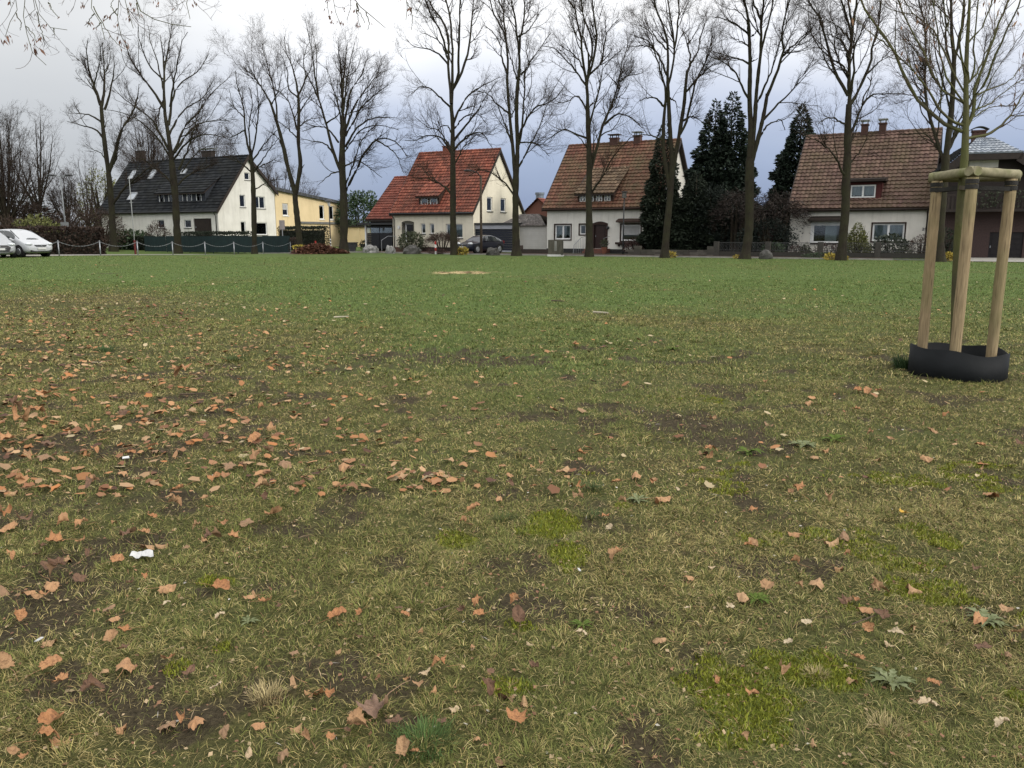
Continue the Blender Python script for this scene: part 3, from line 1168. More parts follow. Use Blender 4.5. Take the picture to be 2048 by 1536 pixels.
# ================================================================== little houses between
q = cpx(680, 250, 1 / 4.655)
g = LP(kk(1040, -1.2), -1.2, 0)
gh = House('white_garage', 'pale ribbed garage with dull grey tiled roof between the red-roofed and the brown-roofed house', 'garage', tuple(g))
r = gh.rect(q(1686, 943, 1915, 1180), 1, 0)
mb = MB()
k = 14
for i in range(k):
    z = -.1 + (r[3] + .1) * i / k
    mb.box(r[0] - .3, r[1] + .1, 0, .1, z, z + (r[3] + .1) / k - .008)
mb.build('front_wall', mat('pale_ribbed_cladding', (.47, .455, .43), (.42, .40, .375), 2), gh.o)
mb = MB()
mb.box(r[0] - .3, r[1] + .1, .11, 5.5, -.1, r[3])
mb.build('side_wall', PLASTER_W, gh.o)
mb = MB()
mb.box(r[0] - .3, r[1] + .1, -.04, -.003, -.2, .22)
mb.build('plinth', DKMETAL, gh.o)
zt = gh.px(*q(1760, 832), 1, 2.6).z
xt0, xt1 = gh.px(*q(1700, 832), 1, 2.6).x, gh.px(*q(1828, 830), 1, 2.6).x
mb = MB()
tile_slope(mb, (xt0 - .2, -.2, r[3]), (r[1] + .1, -.2, r[3]), (xt0 - .2, 2.6, zt), (xt1 + .3, 2.6, zt), 9, .3, .03)
mb.quad((xt0 - .2, 2.6, zt), (xt1 + .3, 2.6, zt), (r[1] + .1, 5.6, r[3]), (xt0 - .2, 5.6, r[3]))
mb.prism([(xt0 - 1.2, -.2, r[3]), (xt0 - .2, 2.6, zt), (xt0 - 1.2, 5.6, r[3])], (.98, 0, 0))
mb.build('roof', tile_mat('mossy_grey_tiles', [(0, (.10, .09, .085)), (.5, (.17, .155, .145)), (1, (.24, .22, .2))], (.07, .05, .045), .5), gh.o)
b0 = LP(kk(1075, -16), -16, 0)
bh = House('far_brick_house', 'far house with steep reddish-brown roof and a steel flue, seen beyond the pale garage', 'house', tuple(b0), 28)
za_ = bh.px(*q(1850, 690), 1, 0).z
ze_ = bh.px(*q(1705, 830), 1, 0).z
xa_ = bh.px(*q(1850, 690), 1, 0).x
xb_ = bh.px(*q(1703, 830), 1, 0).x
mb = MB()
mb.prism([(xb_, 0, ze_), (xa_, 0, za_), (2 * xa_ - xb_, 0, ze_), (2 * xa_ - xb_, 0, -.1), (xb_, 0, -.1)], (0, 9, 0))
mb.build('wall', BRICK_RED, bh.o)
mb = MB()
tile_slope(mb, (xb_ - .2, 9.2, ze_ - .2), (xb_ - .2, -.3, ze_ - .2), (xa_, 9.2, za_ + .1), (xa_, -.3, za_ + .1), 10, .3, .03)
tile_slope(mb, (2 * xa_ - xb_ + .2, -.3, ze_ - .2), (2 * xa_ - xb_ + .2, 9.2, ze_ - .2), (xa_, -.3, za_ + .1), (xa_, 9.2, za_ + .1), 10, .3, .03)
rr_ = mb.build('roof', T_RED2, bh.o)
pf = bh.px(*q(1860, 640), 1, 1.5)
mb = MB()
mb.tube([(pf.x, 1.5, za_ - .4), (pf.x, 1.5, pf.z - .1)], .42, 12)
mb.tube([(pf.x, 1.5, pf.z - .1), (pf.x, 1.5, pf.z + .12)], .50, 12)
mb.build('flue', mat('galvanised_flue', (.16, .19, .22), (.22, .25, .28), 4, rough=.4, metal=.5), rr_)

# ================================================================== house 3: brown roof
q = cpx(1040, 230, 1 / 4.655)
p = LP(0, 0, 0.0)
L3 = 9.1
h = House('brown_roofed_house', 'white rendered house with steep brown tiled roof, three-window dormer and arched brown door', 'house', tuple(p))
W3 = 9.6
yR = W3 / 2
zE = h.px(*q(600, 868), 1, -ov).z
pl, pr = h.px(*q(440, 290), 1, yR), h.px(*q(1455, 236), 1, yR)
zR = (pl.z + pr.z) / 2
xl, xr = -.3, L3 + .3
def zr3(y): return zE + (y + ov) * (zR - zE) / (yR + ov)
def top3(y): return (zr3(y) if y <= yR else zR - (y - yR) * (zR - zE) / (yR + ov)) - .14
Mf, Mr = Mfront(0), Mright(L3)
fw = [h.rect(q(326, 1022, 472, 1158), 1, 0), h.rect(q(556, 1020, 612, 1112), 1, 0), h.rect(q(940, 1020, 1122, 1172), 1, 0)]
fd = h.rect(q(685, 1010, 803, 1243), 1, 0)
wall('front_wall', Mf, 0, L3, lambda a: zE - .06, fw + [fd], PLASTER_W, h.o, reveal=.2)
CAS = mat('brown_casing', (.040, .022, .017), (.028, .016, .013), 6)
window(h.o, Mf, fw[0], 2, bar=.10, casing=CAS, curtain=2)
window(h.o, Mf, fw[1], 1, bar=.08, casing=CAS)
wb = window(h.o, Mf, fw[2], 1, bar=.11, casing=CAS, blind=.55)
mb = MB()
mbox(mb, Mf, fw[2][0] - .35, fw[2][1] + .5, fw[2][2] - .26, fw[2][2] - .10, -.32, -.04)
for i in range(6):
    a = fw[2][0] - .1 + (fw[2][1] - fw[2][0] + .2) * i / 5
    mbox(mb, Mf, a - .05, a + .05, fw[2][2] - .42, fw[2][2] - .262, -.22, -.004)
mb.build('flower_shelf', CAS, wb)
mb = MB()
r = h.rect(q(905, 962, 1160, 992), 1, -.3)
mb.prism([(r[0], -.003, r[3]), (r[0], -.62, r[2] + .06), (r[0], -.62, r[2] - .06), (r[0], -.003, r[2] - .06)], (r[1] - r[0], 0, 0))
mb.build('canopy', BROWNWOOD, wb)
do = door(h.o, Mf, (fd[0] + .05, fd[1] - .05, fd[2], fd[3]), mat('maroon_door', (.028, .012, .010), (.020, .009, .008), 5, rough=.4), d=.14, panels=3)
mb = MB()
n_ = 8
pts = [(fd[0] - .12 + (fd[1] - fd[0] + .24) * i / n_, -.03, fd[3] + .0 + .16 * math.sin(math.pi * i / n_)) for i in range(n_ + 1)]
mb.prism(pts + [(fd[1] + .12, -.03, fd[3] - .10), (fd[0] - .12, -.03, fd[3] - .10)], (0, .2, 0))
mbox(mb, Mf, fd[0] - .12, fd[0] + .04, fd[2], fd[3] - .1, -.03, .17)
mbox(mb, Mf, fd[1] - .04, fd[1] + .12, fd[2], fd[3] - .1, -.03, .17)
mb.build('door_surround', CAS, do)
wall('gable_wall', Mr, 0, W3, top3, [], PLASTER_W, h.o, extra=(yR,))
wall('gable_wall', Mleft(0), 0, W3, top3, [], PLASTER_W, h.o, extra=(yR,))
wall('rear_wall', Mback(W3), 0, L3, lambda a: zE - .06, [], PLASTER_W, h.o)
rf = gable_roof(h.o, xl, xr, -ov, zE, yR, zR, W3 + ov, zE, T_BROWN, DKWOOD, n=20, tw=.29, wave=.045)
gutter(h.o, xl, xr, -ov - .05, zE - .06, m=BROWNWOOD)
mb = MB()
mb.box(-.02, fd[0] - .3, -.04, -.002, -.3, h.px(*q(450, 1243), 1, 0).z)
mb.box(fd[1] + .3, L3, -.04, -.002, -.3, h.px(*q(1000, 1250), 1, 0).z)
mb.build('plinth', mat('charcoal_plinth', (.022, .022, .021), (.03, .03, .028), 8), h.o)
p0 = on_roof(h, *q(700, 815), zr3, ov)
yf = p0.y
ws = []
for a, b in ((553, 612), (630, 688), (705, 766), (782, 843)):
    r = h.rect(q(a, 727, b, 806), 1, yf)
    ws.append((r[0], r[1]))
ft = h.rect(q(540, 718, 870, 815), 1, yf)
pt_ = on_roof(h, *q(995, 488), zr3, ov)
shed_dormer(h.o, ws, r[2], r[3], ft[0], ft[1], ft[0] + .1, ft[1] + .35, yf, zr3, pt_.y, tile_mat('mossy_brown_tiles', [(0, (.075, .044, .028)), (.5, (.12, .075, .046)), (1, (.18, .12, .075))], (.07, .055, .03), .6), BROWNWOOD, n=9, tw=.29, wave=.045, ov=.4, cols=2, rows=2)
for a in ((842, 212, 918, 268), (1065, 188, 1130, 252)):
    r = h.rect(q(*a), 1, yR)
    chimney(rf, (r[0] + r[1]) / 2, yR, zR - .7, r[3] - .1, r[1] - r[0] - .05, .55, mat('dark_chimney_brick', (.075, .034, .026), (.05, .028, .022), 12, bump=.3), capm=METAL if a[0] > 1000 else BROWNWOOD)
lm = h.px(*q(825, 1048), 1, 0)
mb = MB()
mb.box(lm.x - .05, lm.x + .05, -.08, -.003, lm.z - .08, lm.z + .08)
mb.ball((lm.x, -.2, lm.z - .02), .13, 8, 6)
mb.build('wall_lamp', DKMETAL, h.o)
mb = MB()
zst = fd[2]
for i in range(3):
    mb.box(fd[0] - .35, fd[1] + .35, -1.1 - .33 * i, -.03 if i == 0 else -1.101 - .33 * (i - 1), -.2, zst - .17 * i - .01)
st = mb.build('entrance_steps', BRICK_RED, h.o)
mb = MB()
xl_ = fd[0] - .5
mb.tube([(xl_, -.3, zst + .95), (xl_, -1.3, zst + .85), (xl_ - .3, -2.0, .62), (xl_ - .32, -2.1, -.1)], .022, 6)
for i in range(7):
    t = i / 6
    mb.tube([(xl_ - .04 * i, -.4 - .25 * i, zst + .92 - .05 * i), (xl_ - .04 * i, -.4 - .25 * i, -.05)], .012, 5)
mb.tube([(fd[1] + .4, -.3, zst + .95), (fd[1] + .4, -1.5, zst + .8), (fd[1] + .4, -1.5, -.1)], .022, 6)
mb.build('handrail', METAL, st)
H3 = h

# ================================================================== house 4: right, weathered brown roof
q = cpx(1440, 220, 1 / 4.096)
p4 = on_line(1576.5, (p.x, p.y), (cT, -sT))
h = House('number_twenty_six_house', 'off-white house with broad weathered brown roof, single box dormer and house number 26', 'house', (p4.x, p4.y, 0), 29.5)
L4 = h.px(*q(1706, 900), 1, 0).x
yR = 5.0
W4 = 10.0
zE = (h.px(*q(600, 810), 1, -ov).z + h.px(*q(1700, 804), 1, -ov).z) / 2
pl, pr = h.px(*q(705, 214), 1, yR), h.px(*q(1795, 168), 1, yR)
zR = (pl.z + pr.z) / 2
xl, xr = -.15, L4 + .12
def zr4(y): return zE + (y + ov) * (zR - zE) / (yR + ov)
def top4(y): return (zr4(y) if y <= yR else zR - (y - yR) * (zR - zE) / (yR + ov)) - .14
Mf = Mfront(0)
fw = [h.rect(q(752, 932, 1000, 1090), 1, 0), h.rect(q(1248, 930, 1510, 1074), 1, 0)]
wall('front_wall', Mf, 0, L4, lambda a: zE - .06, fw, PLASTER_G, h.o, reveal=.2)
wb = window(h.o, Mf, fw[0], 1, bar=.12, casing=WHITE, curtain=0, sill=DKWOOD)
mb = MB()
r = fw[0]
mbox(mb, Mf, r[0] + (r[1] - r[0]) * .42, r[0] + (r[1] - r[0]) * .8, r[2] + .12, r[3] - .1, .30, .32)
mb.build('curtain', CURTAIN, wb)
r2 = h.rect(q(728, 868, 1035, 905), 1, -.3)
mb = MB()
mb.prism([(r2[0] + .1, -.003, r2[3]), (r2[0], -.6, r2[2] + .08), (r2[0], -.6, r2[2] - .05), (r2[0], -.003, r2[2] - .05)], (r2[1] - r2[0], 0, 0))
mb.build('canopy', DKWOOD, wb)
window(h.o, Mf, fw[1], 2, bar=.10, casing=CAS, curtain=1)
wall('gable_wall', Mright(L4), 0, W4, top4, [], PLASTER_G, h.o, extra=(yR,))
wall('gable_wall', Mleft(0), 0, W4, top4, [], PLASTER_G, h.o, extra=(yR,))
wall('rear_wall', Mback(W4), 0, L4, lambda a: zE - .06, [], PLASTER_G, h.o)
rf = gable_roof(h.o, xl, xr, -ov, zE, yR, zR, W4 + ov, zE, T_BROWN2, DKWOOD, n=21, tw=.29, wave=.05)
gutter(h.o, xl, xr, -ov - .03, zE - .08, m=DKWOOD, down=[L4 - .06], zg=-.1)
p0 = on_roof(h, *q(1180, 738), zr4, ov)
yf = p0.y
r = h.rect(q(1070, 614, 1275, 718), 1, yf)
ft = h.rect(q(1048, 590, 1325, 735), 1, yf)
zt = ft[3]
REDW = mat('oxblood_boards', (.075, .018, .016), (.055, .015, .014), 5)
f = wall('dormer', Mfront(yf), ft[0], ft[1], lambda a: zt, [r], REDW, h.o, z0=zr4(yf) - .1, reveal=.08)
window(f, Mfront(yf), r, 2, bar=.085, d=.015, curtain=1)
yi = (zt + .1 - zE) / (zR - zE) * (yR + ov) - ov
for x, s_ in ((ft[0], 1), (ft[1], -1)):
    mb = MB()
    mb.prism([(x, yf, zr4(yf)), (x, yf, zt), (x, yi, zt)], (.05 * s_, 0, 0))
    mb.build('dormer_cheek', REDW, f)
mb = MB()
mb.prism([(ft[0] - .22, yf - .45, zt + .02), (ft[0] - .22, yf - .45, zt + .18), (ft[0] - .22, yi + .3, zt + .35), (ft[0] - .22, yi + .2, zt + .08)], (ft[1] - ft[0] + .44, 0, 0))
mb.build('dormer_roof', DKWOOD, f)
for a in ((1156, 122, 1216, 195), (1302, 112, 1364, 190)):
    r = h.rect(q(*a), 1, yR)
    chimney(rf, (r[0] + r[1]) / 2, yR, zR - .7, r[3] - .05, r[1] - r[0] - .05, .55, mat('dark_chimney_brick', (.075, .034, .026)), capm=mat('bright_zinc', (.45, .46, .47), (.35, .36, .37), 5, rough=.35, metal=.5))
# house number 26
pn = h.px(*q(1657, 986), 1, 0)
hz = h.rect(q(1655, 964, 1680, 986), 1, 0)
cu = bpy.data.curves.new('house_number', 'FONT')
cu.body = '26'
cu.size = (hz[3] - hz[2]) * 1.4
cu.extrude = .012
cu.offset = .008
cu.align_x = 'LEFT'
tmp = bpy.data.objects.new('tmp_text', cu)
col.objects.link(tmp)
bpy.context.view_layer.update()
me = bpy.data.meshes.new_from_object(tmp.evaluated_get(bpy.context.evaluated_depsgraph_get()))
bpy.data.objects.remove(tmp)
me.materials.clear()
me.materials.append(DKMETAL)
no = bpy.data.objects.new('house_number', me)
no.location = (hz[0], -.016, hz[2])
no.rotation_euler = (math.pi / 2, 0, 0)
no.parent = h.o
col.objects.link(no)
H4 = h

# ================================================================== house 5: dark chalet-like house at the right edge
q = cpx(1780, 220, 1 / 4.52)
a5 = on_line(1897, (7.0, 62.4), (cT, -sT))
h = House('dark_gabled_house', 'dark brick house with grey half-hipped roof, balcony and garage doors at right edge', 'house', (a5.x, a5.y, -.05), 20)
cx_ = h.px(*q(900, 400), 1, 0).x
zh = h.px(*q(900, 392), 1, 0).z
hw = h.px(*q(1112, 388), 1, 0).x - cx_
zt5 = h.px(*q(875, 252), 1, 2.2).z
zside = h.px(*q(1211, 450), 1, 0).z
xs = h.px(*q(1211, 450), 1, 0).x
slope = (zh - zside) / (xs - (cx_ + hw))
ze5 = 2.9
hx = hw + (zh - ze5) / max(slope, .3)
xL = h.px(1890, 330, 1, 0).x
xR = cx_ + hx
BR5 = mat('brown_brick', (.058, .034, .030), (.038, .025, .022), 12, bump=.3)
dr = h.rect(q(892, 1105, 1060, 1368), 1, 0)
dr2 = h.rect(q(1072, 1105, 1200, 1368), 1, 0)
zbal = h.px(*q(900, 920), 1, 0).z
def top5(a): return min(zh, zh - (abs(a - cx_) - hw) * slope) - .12
ups = h.rect(q(720, 440, 985, 520), 1, 0)
wall('front_wall', Mfront(0), xL, xR, lambda a: zbal, [dr, dr2], BR5, h.o)
wall('front_wall', Mfront(.15), xL, xR, top5, [], mat('dark_board_gable', (.030, .022, .018), (.018, .013, .011), 7, stretch=(1, 1, 8)), h.o, z0=zbal, extra=(cx_ - hw, cx_ + hw))
mb = MB()
mbox(mb, Mfront(.13), ups[0], ups[1], ups[2], ups[3], -.01, .01)
mb.build('light_panel', PLASTER_G, h.o)
for d_ in (dr, dr2):
    door(h.o, Mfront(0), d_, mat('black_garage_door', (.012, .010, .011), (.018, .015, .015), 5), name='garage_door', panels=5)
mb = MB()
mb.box(xL, xR, -1.3, 0.1, zbal - .02, zbal + .14)
for i in range(40):
    x = xL + (xR - xL) * i / 39
    mb.box(x - .05, x + .05, -1.3, -1.26, zbal + .15, zbal + .95)
mb.box(xL, xR, -1.32, -1.22, zbal + .95, zbal + 1.05)
bal = mb.build('balcony', DKWOOD, h.o)
mb = MB()
for i in range(500):
    x, y, z = random.uniform(cx_ - hw, xR), -1.42 + random.uniform(-.14, .1), zbal + .75 + random.uniform(-.5, .45)
    d_ = Vector((random.gauss(0, 1), random.gauss(0, 1), random.gauss(0, 1))).normalized() * .10
    e_ = d_.orthogonal().normalized() * .05
    c_ = Vector((x, y, z))
    mb.quad(c_ - d_, c_ + e_, c_ + d_, c_ - e_)
mb.build('balcony_plants', mat('balcony_green', (.018, .027, .012), (.03, .032, .017), 3), bal)['kind'] = 'stuff'
mb = MB()
tile_slope(mb, (cx_ - hw - .4, -.6, zh - .05), (cx_ + hw + .4, -.6, zh - .05), (cx_ - .4, 2.2, zt5), (cx_ + .4, 2.2, zt5), 7, .32, .05)
rf = mb.build('roof', T_GREY, h.o)
for sg in (-1, 1):
    mb = MB()
    xe, zee = (xR + .5, ze5 - .3) if sg > 0 else (xL - .35, zh - (cx_ - hw - xL + .35) * slope)
    e0, e1 = (xe, -.6, zee), (xe, 11, zee)
    r0, r1 = (cx_ + sg * .2, 2.2, zt5), (cx_ + sg * .2, 11, zt5)
    m0 = (cx_ + sg * (hw + .4), -.6, zh - .05)
    if sg > 0:
        tile_slope(mb, e0, e1, m0, (m0[0], 11, m0[2]), 10, .32, .05)
        tile_slope(mb, m0, (m0[0], 11, m0[2]), r0, r1, 7, .32, .05)
    else:
        tile_slope(mb, e1, e0, (m0[0], 11, m0[2]), m0, 10, .32, .05)
        tile_slope(mb, (m0[0], 11, m0[2]), m0, r1, r0, 7, .32, .05)
    mb.build('roof', T_DARK, h.o)
    mb = MB()
    mb.prism([(cx_ + sg * (hw + .4), -.62, zh - .06), (xe, -.62, zee - .02), (xe, -.62, zee - .5), (cx_ + sg * (hw + .1), -.62, zh - .5)], (0, .5, 0))
    mb.build('verge_board', DKWOOD, h.o)
mb = MB()
mb.box(cx_ - hw - .4, cx_ + hw + .4, -.62, -.2, zh - .42, zh - .07)
mb.build('verge_board', DKWOOD, h.o)
for sg in (-1, 1):
    wall('side_wall', (Mleft if sg < 0 else Mright)(xL if sg < 0 else xR), 0, 10.5, lambda a: top5(xL if sg < 0 else xR), [], BR5, h.o)
r = h.rect(q(757, 190, 848, 250), 1, 2.6)
chimney(rf, (r[0] + r[1]) / 2, 2.6, zt5 - .7, r[2] + .35, .75, .55, mat('dark_chimney_brick', (.075, .034, .026)), cap='hood', capm=DKMETAL)
# ------------------------------------------------------------------ trees
RNG = np.random.default_rng(5)


def tubes_np(P, Rd, sides=3):
    """P (N,K,3), Rd (N,K) -> verts, quads"""
    Nn, K, _ = P.shape
    T = np.gradient(P, axis=1)
    T /= np.linalg.norm(T, axis=2, keepdims=True) + 1e-9
    ref = np.where(np.abs(T[..., 2:3]) > .8, np.array([1., 0, 0]), np.array([0, 0, 1.]))
    A = np.cross(T, ref)
    A /= np.linalg.norm(A, axis=2, keepdims=True) + 1e-9
    B = np.cross(T, A)
    an = np.arange(sides) * 2 * np.pi / sides
    V = P[:, :, None] + (A[:, :, None] * np.cos(an)[None, None, :, None] + B[:, :, None] * np.sin(an)[None, None, :, None]) * Rd[:, :, None, None]
    i = np.arange(Nn)[:, None, None] * K * sides
    k = np.arange(K - 1)[None, :, None] * sides
    j = np.arange(sides)[None, None]
    j2 = (j + 1) % sides
    q = np.stack([i + k + j, i + k + j2, i + k + sides + j2, i + k + sides + j], -1).reshape(-1, 4)
    return V.reshape(-1, 3), q


def resample(P, n):
    """smooth polyline to n points (Catmull-Rom through the nodes, by arc length)"""
    P = np.asarray(P, float)
    if len(P) > 2:
        Q = np.vstack([2 * P[0] - P[1], P, 2 * P[-1] - P[-2]])
        o = []
        for i in range(1, len(Q) - 2):
            t = np.linspace(0, 1, 6, endpoint=False)[:, None]
            p0, p1, p2, p3 = Q[i - 1:i + 3]
            o.append(.5 * (2 * p1 + (p2 - p0) * t + (2 * p0 - 5 * p1 + 4 * p2 - p3) * t ** 2 + (3 * p1 - p0 - 3 * p2 + p3) * t ** 3))
        P = np.vstack(o + [P[-1:]])
    d = np.r_[0, np.cumsum(np.linalg.norm(np.diff(P, axis=0), axis=1))]
    s = np.linspace(0, d[-1], n)
    return np.stack([np.interp(s, d, P[:, i]) for i in range(P.shape[1])], 1)


def spawn(P, Rd, count, tr, lr, ang, up, K, wob, rk, rmin, rng, by_len=True, taper=.35, out=None, rsc=1.0):
    """children of the tubes P: returns paths and radii"""
    Nn, Kp, _ = P.shape
    Ln = np.linalg.norm(np.diff(P, axis=1), axis=2).sum(1)
    w_ = Ln if by_len else np.ones(Nn)
    idx = rng.choice(Nn, size=count, p=w_ / w_.sum())
    t = tr[0] + (tr[1] - tr[0]) * rng.random(count) ** .8
    f = t * (Kp - 1)
    i0 = np.minimum(f.astype(int), Kp - 2)
    fr = (f - i0)[:, None]
    pos = P[idx, i0] * (1 - fr) + P[idx, i0 + 1] * fr
    r0 = Rd[idx, i0] * (1 - fr[:, 0]) + Rd[idx, i0 + 1] * fr[:, 0]
    tan = P[idx, i0 + 1] - P[idx, i0]
    tan /= np.linalg.norm(tan, axis=1, keepdims=True) + 1e-9
    rv = rng.normal(size=(count, 3))
    perp = rv - tan * (rv * tan).sum(1, keepdims=True)
    perp /= np.linalg.norm(perp, axis=1, keepdims=True) + 1e-9
    a = np.radians(ang[0] + (ang[1] - ang[0]) * rng.random(count))[:, None]
    d = tan * np.cos(a) + perp * np.sin(a)
    d[:, 2] += up * rng.random(count)
    if out is not None:
        od = pos - out
        od[:, 2] = 0
        od /= np.linalg.norm(od, axis=1, keepdims=True) + .5
        d += od * .45
    d /= np.linalg.norm(d, axis=1, keepdims=True)
    L = (lr[0] + (lr[1] - lr[0]) * rng.random(count)) * (1.15 - .5 * t)
    L = np.minimum(L, .8 * Ln[idx] + .1)
    C = np.zeros((count, K, 3))
    C[:, 0] = pos
    cur = d
    for k in range(1, K):
        C[:, k] = C[:, k - 1] + cur * (L / (K - 1))[:, None]
        cur = cur + rng.normal(size=(count, 3)) * wob
        cur[:, 2] += up * .25
        cur /= np.linalg.norm(cur, axis=1, keepdims=True)
    rs = np.maximum(np.minimum(r0 * rk, (.012 + L * .016) * rsc), rmin)
    rad = rs[:, None] * np.linspace(1, taper, K)[None]
    return C, np.maximum(rad, rmin * .6)


def bark(name, c1, c2, green=0.0):
    m, n = new_mat(name, .95, .15)
    v = n.mapv(n.obj(), (1, 1, .35))
    f = n.noise(5, 6, .7, v)
    f2 = n.noise(22, 4, .7, v)
    c = n.mix(n.ramp(n.mix(.5, f, f2), [(.35, 0), (.65, 1)]), c1, c2)
    if green:
        g = n.ramp(n.noise(1.6, 4, .6, n.obj()), [(.40, 0), (.62, green)])
        c = n.mix(g, c, (.040, .043, .018) if green < .7 else (.085, .092, .030))
    n.l(c, n.b.inputs['Base Color'])
    n.bump(n.mix(.5, f, f2), .8, .04)
    return m


BARK = bark('lime_bark', (.014, .011, .008), (.036, .030, .021), .40)
TWIG = bark('twig_bark', (.026, .018, .013), (.050, .036, .026))
BARK2 = bark('dark_bark', (.016, .012, .009), (.034, .026, .019), .2)
TWIG2 = bark('reddish_twigs', (.030, .022, .018), (.054, .039, .031))


def bare_tree(name, label, base, trunk, limbs, seed, group=None, extra=26, n1=190, n2=1250, n3=5600, depth=.55, mt=BARK, mtw=TWIG, lenk=1.0, thick=1.0, spread=1.0, rsc=1.0, flare=.35, cat='tree', knob=.06):
    """trunk / limbs: lists of ([(x,y,z)...], [radius...]) in world coordinates"""
    rng = np.random.default_rng(seed)
    e = thing(name, label, cat, base, 0, group)
    b = np.array(base)
    V, Q, off = [], [], 0
    allP, allR = [], []
    for lvl, (pts, rad) in enumerate(trunk + limbs):
        pts = np.asarray(pts, float) - b
        K = 22 if lvl < len(trunk) else 16
        P = resample(pts, K)
        rr = np.interp(np.linspace(0, 1, K), np.linspace(0, 1, len(rad)), rad)
        if lvl < len(trunk):
            rr = rr * (1 + knob * rng.normal(size=K))
            h0 = P[:, 2]
            if lvl == 0:
                rr = rr * (1 + .55 * np.exp(-np.maximum(h0, 0) / flare))
        else:
            rr = rr * (1 + .05 * rng.normal(size=K))
            P[1:-1] += rng.normal(size=(K - 2, 3)) * .02 * spread
        v, q = tubes_np(P[None], rr[None], 9 if lvl < len(trunk) else 6)
        V.append(v)
        Q.append(q + off)
        off += len(v)
        if lvl >= len(trunk):
            allP.append(P)
            allR.append(rr)
    Lp, Lr = np.array(allP), np.array(allR)
    axis = np.array([0, 0, 0.])
    sides = []
    if extra:
        C, cr = spawn(Lp, Lr, extra, (.1, .75), (2.2 * lenk, 4.6 * lenk), (22, 50), .35, 16, .10, .55, .012 * thick, rng, out=axis, rsc=rsc)
        v, q = tubes_np(C, cr, 5)
        V.append(v)
        Q.append(q + off)
        off += len(v)
        Lp, Lr = np.concatenate([Lp, C]), np.concatenate([Lr, cr])
    np_mesh('trunk', np.concatenate(V), np.concatenate(Q), None, mt, e, smooth=True)
    th = thick
    extra, n1, n2, n3 = extra, int(n1 * 1.35), int(n2 * 1.5), int(n3 * 1.7)
    C1, r1 = spawn(Lp, Lr, n1, (.18, 1.0), (.9 * lenk, 2.5 * lenk), (20, 55), .48, 7, .13, .55, .007 * th, rng, out=axis, rsc=rsc)
    C2, r2 = spawn(np.concatenate([C1]), r1, n2, (.12, 1.0), (.4 * lenk, 1.15 * lenk), (25, 65), .18, 5, .2, .6, .0045 * th, rng, rsc=rsc)
    C3, r3 = spawn(C2, r2, n3, (.1, 1.0), (.18 * lenk, .55 * lenk), (25, 65), .12, 3, .2, .7, .0032 * th, rng, rsc=rsc)
    V, Q, off = [], [], 0
    for C, r in ((C1, r1), (C2, r2), (C3, r3)):
        v, q = tubes_np(C, r, 3)
        V.append(v)
        Q.append(q + off)
        off += len(v)
    np_mesh('crown', np.concatenate(V), np.concatenate(Q), None, mtw, e)
    return e, C2, C3


def px_tree(name, label, u, Y, trunk, limbs, seed, conv, tw=None, phi=42, tip=.02, ext=110.0, **kw):
    """branches read off the picture at the tree's own distance; each limb leaves the picture plane at its own angle"""
    rng = np.random.default_rng(seed + 100)
    B = at(u, 490, Y)
    zb = float(gz(B.x, B.y))
    base = (B.x, B.y, zb)
    s = Y / 1640.0
    tk = []
    for ti, (ws, pts) in enumerate(trunk):
        pp = [conv(*p) for p in pts]
        P = [at(p[0], p[1], Y) for p in pp]
        if ti == 0:
            P[0] = Vector((P[0].x, P[0].y, zb - .25))
        tk.append(([tuple(p) for p in P], [w_ * s / 2 * .93 for w_ in ws]))
    lb = []
    for li, (w0, pts) in enumerate(limbs):
        pp = [conv(*p) for p in pts]
        if pp[-1][1] < 12 and len(pp) > 1:
            a_, c_ = pp[-2], pp[-1]
            dv = max(20.0, a_[1] - c_[1])
            k = ext / dv
            pp.append((c_[0] + (c_[0] - a_[0]) * k * .6, c_[1] - ext + rng.uniform(-30, 20)))
        ph = math.tan(R(rng.uniform(-phi, phi)))
        P, acc = [], 0.0
        for i, p in enumerate(pp):
            if i:
                acc += math.hypot(p[0] - pp[i - 1][0], (p[1] - pp[i - 1][1]) * .6) * s
            P.append(tuple(at(p[0], p[1], Y + ph * acc * .8)))
        w0 *= .9
        lb.append((P, [w0 * s / 2, w0 * s / 2 * .7, w0 * s / 2 * .42, tip]))
    return bare_tree(name, label, base, tk, lb, seed, **kw)


def tl(u):
    return on_line(u, tuple(LP(0, TREE_OFF))[:2], (cT, -sT)).y


TG = 'row of bare lime trees along the far edge of the meadow'
cA = lambda x, y: (100 + x * .306, 30 + y * .306)
cC = lambda x, y: (440 + x * .306, 40 + y * .306)
cF = lambda x, y: (790 + x * .1953, y * .1953)
cH = lambda x, y: (1060 + x * .2083, y * .2083)
cJ = lambda x, y: (1420 + x * .2083, y * .2083)
cL = lambda x, y: (1750 + x * .2214, y * .2214)
cS = cL
W5 = 5.0

